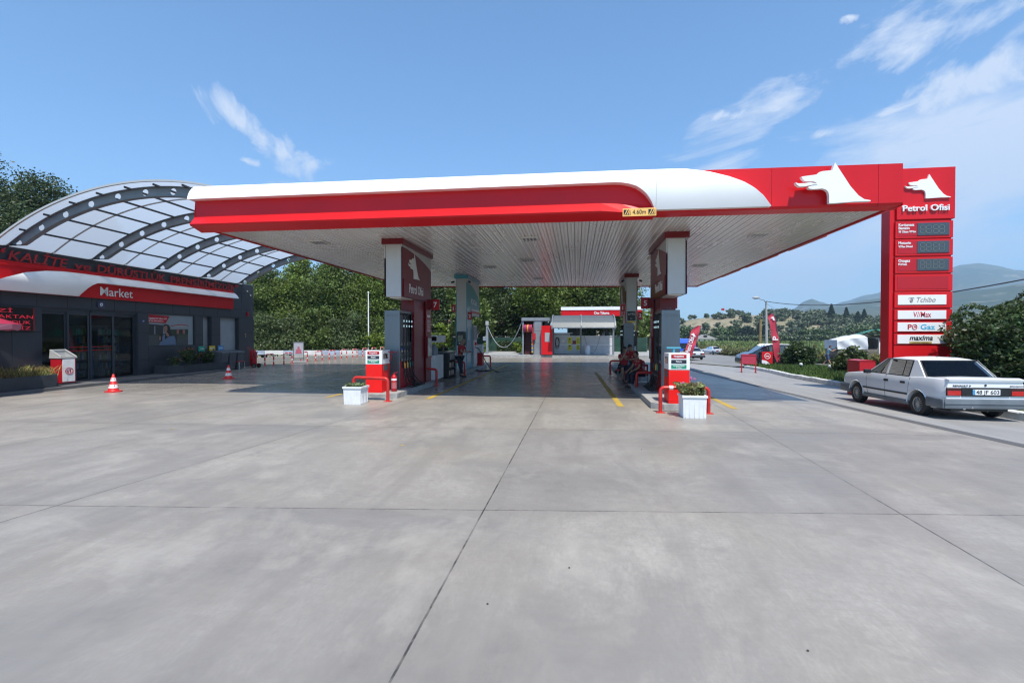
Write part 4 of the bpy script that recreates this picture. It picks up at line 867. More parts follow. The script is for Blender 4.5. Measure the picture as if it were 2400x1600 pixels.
for z in (.11, .45):
    for k in range(7):
        y = 20.42+k*.155; q = (k+int(z*10)) % 4; loc = (-5.46, y, z)
        if q in first: o = clone(first[q], loc, 0, lab[q], 'oil bottles on the rack')
        else:
            o = thing('oil_bottle', lab[q], 'bottle', loc, group='oil bottles on the rack'); first[q] = o
            MB().cbox(-.045, .045, -.055, .055, 0, .2, .015).build('bottle_body', bc[q], o); MB().cyl((0, -.02, .2), (0, 0, 1), .022, .04, 8).build('cap', black, o)
# ------------------------------------------------------------------ PEOPLE
skin = MAT('skin', (.36, .20, .13), .6, var=.15, vs=10); shirt = MAT('red_shirt', (.40, .02, .028), .8, var=.2, vs=8, bump=.15, bs=25)
jeans = MAT('dark_trousers', (.025, .03, .045), .85, var=.3, vs=10, bump=.2, bs=30); shoe = MAT('dark_shoe', (.02, .02, .022), .6); hairm = MAT('dark_hair', (.02, .015, .012), .8, bump=.5, bs=60); hairg = MAT('grey_hair', (.22, .20, .18), .8, bump=.5, bs=60)
def skinmesh(name, nodes, edges, mat, parent, root=0, sub=2):
    me = bpy.data.meshes.new(name); me.from_pydata([n[0] for n in nodes], edges, []); ob = bpy.data.objects.new(name, me); sc.collection.objects.link(ob)
    md = ob.modifiers.new('s', 'SKIN'); sk = me.skin_vertices[0].data
    for i, n in enumerate(nodes):
        r = n[1]; sk[i].radius = r if isinstance(r, tuple) else (r, r); sk[i].use_root = (i == root)
    md.branch_smoothing = .5; s2 = ob.modifiers.new('d', 'SUBSURF'); s2.levels = sub; s2.render_levels = sub
    dg = bpy.context.evaluated_depsgraph_get(); m2 = bpy.data.meshes.new_from_object(ob.evaluated_get(dg)); bpy.data.objects.remove(ob); bpy.data.meshes.remove(me)
    m2.name = name; m2.materials.clear(); m2.materials.append(mat); o = link(name, m2, parent, 80); return o
def chain(nodes, edges, start, pts):
    p = start
    for q in pts: nodes.append(q); edges.append((p, len(nodes)-1)); p = len(nodes)-1
    return p
def person(label, loc, rz, J, top, bottom, hair, shoes=shoe, bald=False, short=False, badge=True, s=1.0):
    """J: joints in local space (facing -Y): pelvis, chest, neck, head, and l/r shoulder, elbow, wrist, hip, knee, ankle, toe"""
    t = thing('person', label, 'person', loc, rz, sc_=s); V = {k: Vector(v) for k, v in J.items()}
    N = []; E = []
    N.append((V['pelvis'], (.15, .115)))
    a = chain(N, E, 0, [((V['pelvis']*.55+V['chest']*.45), (.135, .105)), (V['chest'], (.165, .115)), (V['neck'], (.06, .06))])
    chest = a-1; up = (V['head']-V['neck']).normalized(); fw = V['face'].normalized()
    hd = V['head']
    for sd in 'lr':
        sh, el, wr = V[sd+'sh'], V[sd+'el'], V[sd+'wr']
        e = chain(N, E, chest, [(sh, (.066, .066)), ((sh+el)/2, .052), (el, .042), ((el+wr)/2, .038), (wr, .026)])
        d = (wr-el).normalized(); pz = V.get(sd+'palm', Vector((0, 0, -1))); side = d.cross(pz).normalized() if d.cross(pz).length > .1 else Vector((1, 0, 0)); pm = chain(N, E, e, [(wr+d*.045, (.036, .018)), (wr+d*.085, (.040, .015))]); base = wr+d*.085
        for k, (o_, ln) in enumerate(((-.030, .062), (-.010, .072), (.010, .068), (.030, .055))):
            b_ = base+side*o_; curl = pz.normalized(); chain(N, E, pm, [(b_+d*.012, .0095), (b_+d*ln*.5+curl*ln*.12, .009), (b_+d*ln*.85+curl*ln*.5, .0075)])
        tb = wr+d*.03+side*(.035 if sd == 'l' else -.035); chain(N, E, pm-1, [(tb, .012), (tb+d*.03+pz.normalized()*.012+side*(.012 if sd == 'l' else -.012), .0095), (tb+d*.052+pz.normalized()*.025, .008)])
        hp, kn, an, toe = V[sd+'hip'], V[sd+'kn'], V[sd+'an'], V[sd+'toe']
        chain(N, E, 0, [(hp, (.088, .088)), ((hp+kn)/2, .075), (kn, .055), (kn*.55+an*.45, .055), (an, .036), (an*.4+toe*.6+Vector((0, 0, -.03)), .035), (toe, .026)])
    skinmesh('body', N, E, skin, t)
    # head: its own closed shell sunk into the neck
    hm_ = bmesh.new(); bmesh.ops.create_uvsphere(hm_, u_segments=20, v_segments=14, radius=1)
    q = fw.to_track_quat('-Y', 'Z'); sdv = fw.cross(Vector((0, 0, 1))).normalized(); upv = sdv.cross(fw).normalized(); B3 = Matrix((sdv*-1, fw*-1, upv)).transposed()
    for v in hm_.verts:
        x, y, z = v.co; c = Vector((x*.077, y*.098, z*.118))
        if z < 0: c.x *= 1-.22*(-z); c.y *= 1-.10*(-z)
        if y < -.5:
            if abs(x) < .18 and -.28 < z < .12: c.y -= .022*(1-abs(z+.12)/.25)
            if .12 < abs(x) < .5 and 0 < z < .3: c.y += .008
            if z < -.75: c.y -= .006
        if abs(x) > .96 and abs(y) < .35 and abs(z) < .3: c.x *= 1.14
        v.co = hd+B3 @ c
    # neck collar ring joins skull and torso
    hv = MB(); hv.add([v.co for v in hm_.verts], [[v.index for v in f.verts] for f in hm_.faces]); hm_.free()
    hv.tube([V['neck']-up*.05, V['neck']+up*.03, hd-up*.06+fw*-.015], [.058, .052, .055], 12); hv.build('head', skin, t, smooth=80)
    fe_ = MB()
    for s_ in (-1, 1): fe_.ball(hd+B3 @ Vector((s_*.030, -.088, .012)), .011, 8, 6)
    fe_.build('eyes', MAT('eye', (.03, .02, .02), .2), t)
    mo = MB(); mo.tube([hd+B3 @ Vector((x_, -.086+abs(x_)*.35, -.052)) for x_ in (-.022, 0, .022)], [.004, .006, .004], 6); mo.build('mouth', MAT('lips', (.28, .11, .09), .5), t)
    # hair shell
    hb = bmesh.new(); bmesh.ops.create_uvsphere(hb, u_segments=20, v_segments=14, radius=1); dele = []
    for v in hb.verts:
        x, y, z = v.co
        keep = (z > .32+(.25 if bald else 0)) or (y > .1 and z > -.45) or (abs(x) > .75 and z > -.1 and y > -.35)
        if not keep: dele.append(v)
        v.co = hd+B3 @ Vector((x*.083, y*.104+.002, z*(.126 if not bald else .120)))
    bmesh.ops.delete(hb, geom=dele, context='VERTS'); me = bpy.data.meshes.new('hair'); hb.to_mesh(me); hb.free(); me.materials.append(hair); link('hair', me, t, 80)
    # shirt
    N = []; E = []; N.append((V['pelvis']+(V['chest']-V['pelvis'])*.02, (.172, .135)))
    a = chain(N, E, 0, [((V['pelvis']*.55+V['chest']*.45), (.165, .13)), (V['chest'], (.185, .135)), (V['neck']-(V['neck']-V['chest'])*.22, (.09, .085))])
    for sd in 'lr': sh, el = V[sd+'sh'], V[sd+'el']; chain(N, E, 2, [(sh, (.085, .085)), (sh*.35+el*.65, (.066, .066))])
    so = skinmesh('shirt', N, E, top, t)
    if badge:
        c = V['chest']+fw*.0; m = MB(); bx = hd  # small mark on the left breast
        fr = (fw-up*fw.dot(up)).normalized(); sd2 = fr.cross(up).normalized(); c = V['chest']+fr*.150-sd2*.07+up*.03
        m.add([c-sd2*.022-up*.014, c+sd2*.022-up*.014, c+sd2*.022+up*.014, c-sd2*.022+up*.014, c-sd2*.022-up*.014-fr*.02, c+sd2*.022-up*.014-fr*.02, c+sd2*.022+up*.014-fr*.02, c-sd2*.022+up*.014-fr*.02], [(0, 1, 2, 3), (4, 5, 1, 0), (3, 2, 6, 7)]); m.build('badge', letter, so)
    # trousers
    N = [(V['pelvis']+Vector((0, 0, .02)), (.168, .13))]; E = []
    for sd in 'lr':
        hp, kn, an = V[sd+'hip'], V[sd+'kn'], V[sd+'an']; pts = [(hp, (.106, .106)), ((hp+kn)/2, .093), (kn, .076)]
        if not short: pts += [(kn*.5+an*.5, .07), (an+(kn-an)*.08, .062)]
        chain(N, E, 0, pts)
    skinmesh('shorts' if short else 'trousers', N, E, bottom, t)
    for sd in 'lr':
        an, toe = V[sd+'an'], V[sd+'toe']; d = (toe-an); d.z = 0; d = d.normalized(); N = [(an+Vector((0, 0, -.01))-d*.02, (.052, .05)), (an+Vector((0, 0, -.055))-d*.03, (.048, .038)), (Vector((an.x, an.y, toe.z))*.45+toe*.55+Vector((0, 0, .012)), (.050, .036)), (toe+d*.03, (.040, .026))]
        skinmesh('shoe', N, [(0, 1), (1, 2), (2, 3)], shoes, t, sub=2)
    return t
# standing, leaning on the rack looking at a phone
J1 = dict(pelvis=(0, 0, .92), chest=(0, -.07, 1.25), neck=(0, -.12, 1.44), head=(0, -.19, 1.57), face=(0, -1, -.35),
          lsh=(.19, -.08, 1.36), lel=(.22, -.22, 1.10), lwr=(.08, -.44, 1.10), rsh=(-.19, -.08, 1.36), rel=(-.22, -.22, 1.10), rwr=(-.07, -.45, 1.12), lpalm=(0, 0, 1), rpalm=(0, 0, 1),
          lhip=(.09, 0, .86), lkn=(.10, -.03, .48), lan=(.10, .02, .09), ltoe=(.12, -.16, .03), rhip=(-.09, 0, .86), rkn=(-.08, -.06, .48), ran=(-.16, -.22, .10), rtoe=(-.16, -.40, .03))
person('grey haired attendant in red polo leaning by the oil rack, looking at a phone', (-5.12, 21.3, 0), R(75), J1, shirt, jeans, hairg, bald=True, badge=True)
ph = MB().cbox(-.075, .075, -.005, .005, 0, .012, .002); t = thing('mobile_phone', 'black phone held by the grey haired attendant', 'phone', (-4.60, 21.17, 1.14), R(75)); MB().cbox(-.07, .07, -.035, .035, 0, .012, .003).build('case', black, t); MB().box(-.064, .064, -.031, .031, .0122, .0135).build('screen', dkglass, t)
# three at the right
J2 = dict(pelvis=(0, .02, .56), chest=(0, -.08, .92), neck=(0, -.11, 1.12), head=(0, -.17, 1.26), face=(0, -1, -.2),
          lsh=(.20, -.07, 1.03), lel=(.26, -.20, .77), lwr=(.20, -.42, .66), rsh=(-.20, -.07, 1.03), rel=(-.20, -.27, .82), rwr=(-.05, -.27, 1.06), lpalm=(0, 0, -1), rpalm=(0, .5, .5),
          lhip=(.10, -.02, .54), lkn=(.17, -.42, .53), lan=(.16, -.42, .10), ltoe=(.18, -.58, .03), rhip=(-.10, -.02, .54), rkn=(-.16, -.42, .53), ran=(-.13, -.36, .10), rtoe=(-.14, -.53, .03))
person('dark haired attendant in red polo and shorts seated with a hand at the mouth', (1.93, 20.35, 0), R(8), J2, shirt, MAT('navy_shorts', (.015, .02, .04), .85), hairm, short=True)
J3 = dict(pelvis=(0, .05, .82), chest=(0, -.12, 1.10), neck=(0, -.20, 1.28), head=(0, -.29, 1.39), face=(0, -1, -.7),
          lsh=(.19, -.14, 1.21), lel=(.23, -.26, .95), lwr=(.06, -.42, .93), rsh=(-.19, -.14, 1.21), rel=(-.24, -.26, .95), rwr=(-.05, -.43, .95), lpalm=(0, 0, 1), rpalm=(0, 0, 1),
          lhip=(.09, .04, .78), lkn=(.11, -.22, .47), lan=(.10, -.10, .09), ltoe=(.12, -.28, .03), rhip=(-.09, .04, .78), rkn=(-.12, -.26, .46), ran=(-.12, -.34, .09), rtoe=(-.13, -.52, .03))
person('dark haired attendant in red polo half standing with bowed head between two seated', (2.22, 19.2, 0), R(-42), J3, shirt, jeans, hairm)
J4 = dict(J2); J4['face'] = (0, -1, -.3); J4['rel'] = (-.25, -.18, .77); J4['rwr'] = (-.18, -.40, .64); J4['rpalm'] = (0, 0, -1)
person('bald attendant in red polo seated closest to the road side pump', (2.24, 17.75, 0), R(-65), J4, shirt, jeans, hairm, bald=True, s=.93)
# low bench, plastic stool and chair they sit on
b = thing('bench', 'low red bench under the seated attendant with shorts', 'bench', (1.93, 20.5, 0)); MB().cbox(1.65, 2.5, 20.25, 20.65, .40, .45, .01).build('seat', redd, b, world=True)
for x in (1.7, 2.42):
    for y in (20.3, 20.6): MB().cyl((x, y, 0), (0, 0, 1), .02, .41, 8).build('leg', steeld, b, world=True)
b = thing('plastic_bucket', 'red plastic bucket by the seated attendants', 'bucket', (2.05, 19.85, 0)); MB().lathe([(.12, 0), (.16, .33), (.17, .34), (.17, .36)], 18).build('pail', redd, b, smooth=40)
def chair(label, loc, rz, mat):
    t = thing('plastic_chair', label, 'chair', loc, rz); MB().cbox(-.22, .22, -.22, .22, .42, .45, .012).build('seat', mat, t)
    m = MB(); m.cbox(-.21, -.15, .18, .22, .44, .82, .01); m.cbox(.15, .21, .18, .22, .44, .82, .01); m.cbox(-.15, .15, .18, .22, .74, .82, .01); m.cbox(-.15, .15, .18, .22, .52, .60, .01); m.build('backrest', mat, t)
    for x in (-.19, .19):
        for y in (-.19, .19): MB().tube([(x*1.1, y*1.1, 0), (x, y, .42)], .013, 8).build('leg', chrome, t)
    return t
chair('red plastic chair with steel legs under the bald attendant', (2.24, 17.85, 0), R(-65), redd)
chair('red plastic chair with steel legs by the shop wall, left of the wheeled extinguisher', (-17.95, 24.2, 0), R(85), redd)
# ------------------------------------------------------------------ SHOP BUILDING  (local frame: x = along the wall towards the viewer, y = out of the wall)
MO = (-19.25, 27.26, 0); MR = math.atan2(-.99906, .0433)
mk = thing('shop_building', 'dark grey panelled station shop with red and white fascia, glass doors and raised slogan', 'building', MO, MR)
Wm = lambda s, d, z=0: Vector((MO[0]+.0433*s+.99906*d, MO[1]-.99906*s+.0433*d, z))
LL = 21.
m = MB()                                     # backing walls with openings, roof and side
def wallpiece(s0, s1, z0, z1): m.box(s0, s1, -.28, -.02, z0, z1)
wallpiece(-.0, LL, 2.84, 4.74); wallpiece(0, 1.37, 0, 2.84); wallpiece(1.37, 2.95, 0, .74); wallpiece(2.95, 3.62, 0, 2.84); wallpiece(3.62, 4.26, 0, 1.11); wallpiece(4.26, 4.82, 0, 2.84); wallpiece(4.82, 7.66, 0, 1.33); wallpiece(7.66, 8.22, 0, 2.84); wallpiece(12.24, LL, 0, 2.84)
m.box(0, .25, -9, -.28, 0, 4.74); m.box(LL-.25, LL, -9, -.28, 0, 4.74); m.box(.25, LL-.25, -9, -8.75, 0, 4.74); m.box(.25, LL-.25, -8.75, -.28, 4.2, 4.4)
m.build('wall', MAT('dark_gap', (.012, .013, .015), .8), mk)
p = MB(); gp = .012
def panels(ss, zs, d0=-.02, d1=.018):
    for a, b in zip(ss[:-1], ss[1:]):
        for c, e in zip(zs[:-1], zs[1:]):
            if b-a > .05 and e-c > .04: p.cbox(a+gp/2, b-gp/2, d0, d1+random.uniform(-.002, .002), c+gp/2, e-gp/2, .004)
fr = lambda a, b, n: [a+(b-a)*i/n for i in range(n+1)]
panels([-.02]+[1.1+1.5*i for i in range(14)], [4.24, 4.79]); panels([-.02, 1.1, 2.05], [3.33, 4.24])
panels([-.02, 1.1, 2.1, 3.15, 4.2, 5.2, 6.25, 7.3, 8.32, 9.35, 10.36, 11.3, 12.4, 13.5, 14.6, 15.7, 16.8, 18, 19.5, 21], [2.84, 3.33])
panels([-.02, 1.37], [0, .74, 1.95, 2.84]); panels([1.37, 2.95], [0, .74]); panels([2.95, 3.62], [0, .74, 1.85, 2.84]); panels([3.62, 4.26], [0, 1.11]); panels([4.26, 4.82], [0, .74, 1.33, 1.85, 2.84])
panels([4.82, 6.3, 7.66], [0, .74]); panels([4.82, 7.66], [.74, 1.33]); panels([7.66, 8.22], [0, .74, 1.95, 2.84]); panels([12.24, 13.2, 14.6, 16, 17.4, 18.8, 21], [0, .74, 1.95, 2.84])
for s0, s1, z0, z1 in ((1.37, 2.95, .74, 2.84), (3.62, 4.26, 1.11, 2.84), (4.82, 7.66, 1.33, 2.84), (8.22, 12.24, 0, 2.84)):
    p.box(s0, s0+.03, -.27, .0, z0, z1); p.box(s1-.03, s1, -.27, .0, z0, z1); p.box(s0+.03, s1-.03, -.27, .0, z1-.03, z1); 
    if z0 > 0: p.box(s0+.03, s1-.03, -.27, .0, z0, z0+.03)
for zc, ze in ((0, .74), (.74, 1.95), (1.95, 2.84), (2.84, 4.24), (4.24, 4.79)):
    for a, b in ((-9, -6), (-6, -3), (-3, 0)): p.cbox(-.02, .0, a+gp, b-gp, zc+gp/2, ze-gp/2, .004)
p.build('wall_cladding', darkpanel, mk)
MB().box(-.03, LL, -.30, .025, 4.795, 4.83).build('parapet_cap', grayp, mk)
# glass
gl = bpy.data.materials.new('shop_glass'); gl.use_nodes = True; nt = gl.node_tree; nt.nodes.clear(); o_ = nt.nodes.new('ShaderNodeOutputMaterial'); mx = nt.nodes.new('ShaderNodeMixShader'); tr = nt.nodes.new('ShaderNodeBsdfTransparent'); tr.inputs[0].default_value = (.60, .63, .65, 1); gs = nt.nodes.new('ShaderNodeBsdfGlossy'); gs.inputs['Roughness'].default_value = .01; gs.inputs[0].default_value = (.9, .93, .95, 1)
fz = nt.nodes.new('ShaderNodeFresnel'); fz.inputs[0].default_value = 1.24; ad = nt.nodes.new('ShaderNodeMath'); ad.operation = 'ADD'; ad.inputs[1].default_value = .0; nt.links.new(fz.outputs[0], ad.inputs[0]); nt.links.new(ad.outputs[0], mx.inputs[0]); nt.links.new(tr.outputs[0], mx.inputs[1]); nt.links.new(gs.outputs[0], mx.inputs[2]); nt.links.new(mx.outputs[0], o_.inputs[0])
# interior
MB().box(.3, LL-.3, -8.7, -.3, .02, .05).build('shop_floor', MAT('shop_tiles', (.3, .3, .3), .4), mk); MB().box(8.0, 8.1, -8.7, -.3, .05, 4.1).build('inner_wall', MAT('inner_dark', (.06, .06, .065), .7), mk); MB().box(8.1, LL-.3, -4.2, -4.1, .05, 4.1).build('inner_wall', MAT('inner_dark', (1, 1, 1)), mk)
frame = MAT('door_frame_metal', (.06, .07, .085), .4, metal=.4)
for k, (a, b) in enumerate(((11.24, 12.21), (10.38, 11.24), (9.32, 10.34), (8.25, 9.28))):
    name = 'window' if k in (0, 3) else 'sliding_door'; dd = -.16 if k in (0, 3) else -.10
    q = MB()
    for x in (a, b-.06): q.cbox(x, x+.06, dd-.03, dd+.03, .02, 2.72, .005)
    q.box(a+.06, b-.06, dd-.03, dd+.03, .02, .13); q.box(a+.06, b-.06, dd-.03, dd+.03, 2.62, 2.72); f_ = q.build(name, frame, mk)
    MB().box(a+.05, b-.05, dd-.004, dd+.004, .12, 2.63).build('pane', gl, f_)
    if k in (1, 2):
        q = MB(); q.box(a+.06, b-.06, dd+.006, dd+.009, 1.375, 1.40); q.box(a+.06, b-.06, dd+.006, dd+.009, 1.24, 1.265); q.build('stripe', redm, f_)
MB().cbox(8.25, 12.21, -.2, -.05, 2.722, 2.81, .006).build('door_header', frame, mk)
# goods seen through the doors
first = {}
def shelf(s0, s1, d, label, seed):
    t = thing('shop_shelf', label, 'shelf', tuple(Wm((s0+s1)/2, d, .05)), MR, group='shelves inside the shop'); q = MB(); L_ = s1-s0
    q.box(-L_/2, L_/2, -.42, -.40, 0, 2.2)
    for z in (.05, .4, .75, 1.1, 1.45, 1.8): q.box(-L_/2, L_/2, -.4, 0, z, z+.03)
    q.box(-L_/2, -L_/2+.03, -.4, 0, 0, 2.2); q.box(L_/2-.03, L_/2, -.4, 0, 0, 2.2); q.build('frame', MAT('shelf_metal', (.25, .25, .24), .5), t)
    r = random.Random(seed); cols = [MAT('pack_%s' % c, v, .5) for c, v in (('green', (.12, .35, .2)), ('white', (.65, .66, .62)), ('yellow', (.6, .48, .1)), ('blue', (.05, .2, .45)), ('red', (.45, .05, .04)), ('aqua', (.2, .5, .45)))]
    q = MB()
    for z in (.08, .43, .78, 1.13, 1.48, 1.83):
        x = -L_/2+.05
        while x < L_/2-.12:
            w_ = r.uniform(.06, .11); q.mat(r.choice([0, 0, 1, 1, 5, 2, 3, 4])); q.box(x, x+w_-.01, -.2, -.03, z, z+r.uniform(.16, .28)); x += w_
    o = q.build('packet', cols, t); o['kind'] = 'stuff'
shelf(8.25, 9.25, -.85, 'shelf of green and white packets behind the right glass pane', 1); shelf(9.2, 9.75, -1.3, 'narrow shelf of packets behind the right sliding door', 2)
MB().cbox(-.05, .05, -.03, .03, 0, 1.35, .01).build('x', MAT('pack_blue', (1, 1, 1))).name = 'display_stand'
o = bpy.data.objects['display_stand']; o.location = Wm(9.62, -.75, .05); o.rotation_euler = (0, 0, MR); o.scale = (1.6, 1, 1); tag(o, 'tall narrow blue display stand behind the sliding door glass', 'display stand')
# bright lamp over the shelf is unlit; colourful hanging decoration inside the left pane
t = thing('hanging_decoration', 'colourful balloon decoration inside the leftmost glass pane', 'decoration', tuple(Wm(11.95, -.5, 1.2)), MR)
for k, (x, z, c) in enumerate(((.1, .0, (.7, .25, .02)), (.02, .12, (.5, .03, .03)), (-.1, .08, (.05, .3, .1)), (.05, .25, (.7, .3, .03)), (-.02, .38, (.75, .55, .03)), (.12, .14, (.03, .1, .5)), (-.2, .1, (.6, .5, .04)))): MB().ball((x, 0, z), (.09, .06, .075), 10, 7).build('balloon', MAT('balloon_%d' % k, c, .4), t, smooth=60)
# white blinds / closed panels
for s0, s1, z0, z1 in ((1.40, 2.75, .77, 2.81), (3.65, 4.23, 1.14, 2.81)):
    f_ = MB().box(s0, s1, -.24, -.20, z0, z1).build('window', MAT('frosted_pane', (.33, .36, .38), .35, var=.12, vs=1.5), mk)
    q = MB(); q.box(s0, s0+.02, -.2, -.19, z0, z1); q.box(s1-.02, s1, -.2, -.19, z0, z1); q.build('frame', grayp, f_)
# poster window
ps = MB().box(4.86, 7.62, -.10, -.07, 1.37, 2.80).build('poster', MAT('poster_sky', (.28, .33, .36), .4, var=.1, vs=1), mk)
def flat(name, pts, d, mt, par=ps): MB().prism([(x, z) for x, z in pts], lambda a, b, e: Vector((a, d+e, b)), .004).build(name, mt, par)
PP = lambda u, v: (7.62-(u-168)/(822-168)*2.42, 2.78-(v-560)/(1020-560)*1.40)   # from picture to poster
pc = lambda L: [PP(u, v) for u, v in L]
flat('printed_road', pc([(168, 860), (822, 905), (822, 1020), (168, 1020)]), -.068, MAT('poster_road', (.07, .075, .075), .5)); flat('printed_grass', pc([(560, 840), (822, 850), (822, 905), (168, 870), (168, 850)]), -.066, MAT('poster_grass', (.06, .08, .045), .5))
flat('printed_building', pc([(168, 700), (400, 715), (400, 860), (168, 865)]), -.064, MAT('poster_dark', (.03, .032, .035), .5)); flat('printed_pillar', pc([(265, 730), (280, 730), (280, 855), (265, 855)]), -.060, MAT('poster_light', (.25, .26, .27), .5))
flat('printed_trees', pc([(520, 780), (822, 770), (822, 850), (520, 850)]), -.0625, MAT('poster_trees', (.035, .05, .025), .6))
flat('printed_canopy', pc([(525, 728), (700, 700), (822, 718), (822, 742), (660, 745), (525, 742)]), -.058, MAT('poster_canopy', (.35, .36, .37), .5)); flat('printed_canopy_edge', pc([(525, 720), (700, 692), (822, 708), (822, 720), (700, 703), (525, 731)]), -.053, redm)
for u in (620, 725): flat('printed_pump', pc([(u, 770), (u+40, 770), (u+40, 845), (u, 845)]), -.056, MAT('poster_pump', (.35, .12, .12), .5))
flat('printed_banner', pc([(168, 560), (505, 576), (440, 684), (168, 676)]), -.055, redm)
text('Taptaze bir kahve mi?', .12, letter, ps, (PP(172, 0)[0], -.05, PP(0, 628)[1]), (-1, 0, 0), width=1.05, world=False, ext=.002); text('Siz ne isterseniz o.', .12, letter, ps, (PP(172, 0)[0], -.05, PP(0, 663)[1]), (-1, 0, 0), width=.88, world=False, ext=.002)
flat('printed_woman_hair', pc([(405, 712), (440, 700), (490, 710), (512, 750), (520, 830), (560, 880), (550, 960), (520, 960), (500, 900), (470, 890), (450, 935), (415, 940), (420, 860), (450, 820), (410, 760)]), -.052, MAT('poster_hair', (.02, .014, .012), .6))
flat('printed_woman_face', pc([(412, 740), (428, 722), (462, 725), (468, 780), (452, 818), (430, 832), (415, 815), (408, 780)]), -.048, MAT('poster_skin', (.30, .17, .12), .6)); flat('printed_neck', pc([(440, 815), (470, 830), (500, 880), (460, 890), (438, 850)]), -.0475, MAT('poster_skin', (1, 1, 1)))
flat('printed_shirt', pc([(385, 880), (430, 850), (425, 935), (470, 900), (520, 880), (580, 880), (600, 940), (600, 1018), (330, 1018), (350, 970)]), -.050, MAT('poster_shirt', (.13, .19, .30), .6)); flat('printed_cup', pc([(345, 860), (385, 860), (380, 960), (350, 960)]), -.046, MAT('poster_hair', (1, 1, 1))); flat('printed_hand', pc([(330, 890), (360, 880), (362, 940), (335, 945)]), -.044, MAT('poster_skin', (1, 1, 1)))
flat('printed_bag', pc([(560, 850), (635, 860), (620, 960), (600, 1010), (590, 930)]), -.0515, MAT('poster_dark', (1, 1, 1)))
# fascia
q = MB(); q.box(2.02, LL, .02, .16, 4.15, 4.29); q.box(2.02, LL, .02, .14, 3.30, 4.15); q.box(2.02, LL, .02, .17, 4.285, 4.30)
q.build('fascia', red, mk)
def sp(z): t_ = min(1, max(0, (z-3.29)/.90)); return .30*math.sin(PI*.80*(1-t_)**.75)
hi_ = [(1.93, 4.20), (8, 4.20), (10.5, 4.19), (11.6, 4.17), (12.3, 4.10), (13.07, 3.95), (13.72, 3.71), (14.2, 3.48), (14.5, 3.30)]
lo_ = [(1.93, 3.89), (10.30, 3.88), (10.5, 3.85), (10.72, 3.76), (10.9, 3.63), (11.02, 3.50), (11.10, 3.40), (11.15, 3.30), (14.5, 3.295)]
xs_ = sorted(set([1.93+.6*i for i in range(15)]+[10.0+.05*i for i in range(26)]+[11.3+.1*i for i in range(33)])); v = []
for x in xs_:
    a, b = itp(hi_, x), itp(lo_, x)
    for j in range(17): z = a+(b-a)*j/16; v.append((x, .145+sp(z), z))
m = MB(); m.add(v, [(i*17+j, i*17+j+1, (i+1)*17+j+1, (i+1)*17+j) for i in range(len(xs_)-1) for j in range(16)])
v = []
for x in xs_: z = itp(lo_, x); v += [(x, .145+sp(z), z), (x, .13, z+.005)]
m.add(v, [(2*i, 2*i+1, 2*i+3, 2*i+2) for i in range(len(xs_)-1)])
v = [(1.93, .145+sp(4.20-.31*j/8), 4.20-.31*j/8) for j in range(9)]+[(1.93, .05, 4.20-.31*j/8) for j in range(9)]; m.add(v, [(j, j+1, 10+j, 9+j) for j in range(8)])
m.build('white_shell', white, mk, smooth=35)
text('Market', .50, letter, mk, (10.13, .165, 3.42), (-1, 0, 0), world=False, name='shop_name', ext=.006, bold=.003, width=1.50)
sl = MAT('slogan_red', (.38, .02, .025), .5); SO = dict(world=False, name='slogan_letters', ext=.015)
text('“', .56, sl, mk, (13.72, .10, 4.30), (-1, 0, 0), bold=.02, shear=.2, width=.30, **SO)
text('KALİTE', .46, sl, mk, (13.36, .10, 4.33), (-1, 0, 0), bold=.006, shear=.25, width=2.02, **SO)
text('ve', .42, sl, mk, (11.08, .10, 4.33), (-1, 0, 0), bold=.006, shear=.15, width=.62, **SO)
text('DÜRÜSTLÜK', .44, sl, mk, (10.18, .10, 4.32), (-1, 0, 0), bold=.006, shear=.08, width=3.38, **SO)
text('PRENSİBİMİZDİR', .44, sl, mk, (6.45, .10, 4.32), (-1, 0, 0), bold=.006, width=4.6, **SO)
text('”', .56, sl, mk, (1.80, .10, 4.30), (-1, 0, 0), bold=.02, width=.28, **SO)
# LED board
lb = MB().cbox(12.56, 16.0, .02, .12, 1.99, 2.79, .008).build('led_board', MAT('led_black', (.008, .006, .006), .3), mk)
led = bpy.data.materials.new('led_red'); led.use_nodes = True; b_ = led.node_tree.nodes['Principled BSDF']; b_.inputs['Base Color'].default_value = (.3, .01, .02, 1); b_.inputs['Emission Color'].default_value = (1, .03, .07, 1); b_.inputs['Emission Strength'].default_value = .42
for s_, r_, z, w_ in (('İZİ', 13.26, 2.60, .62), ('MAKTAN', 12.62, 2.41, 1.3), ('DUYDUK', 12.70, 2.22, 1.15), ('LERİZ', 12.70, 2.03, .78)):
    text(s_, .17, led, lb, (r_+w_, .124, z), (-1, 0, 0), world=False, width=w_, ext=.002, bold=-.012, name='led_text')
q = MB(); 
for k in range(12): q.box(12.58, 12.595, .12, .124, 2.02+k*.065, 2.045+k*.065)
q.build('led_dots', led, lb)
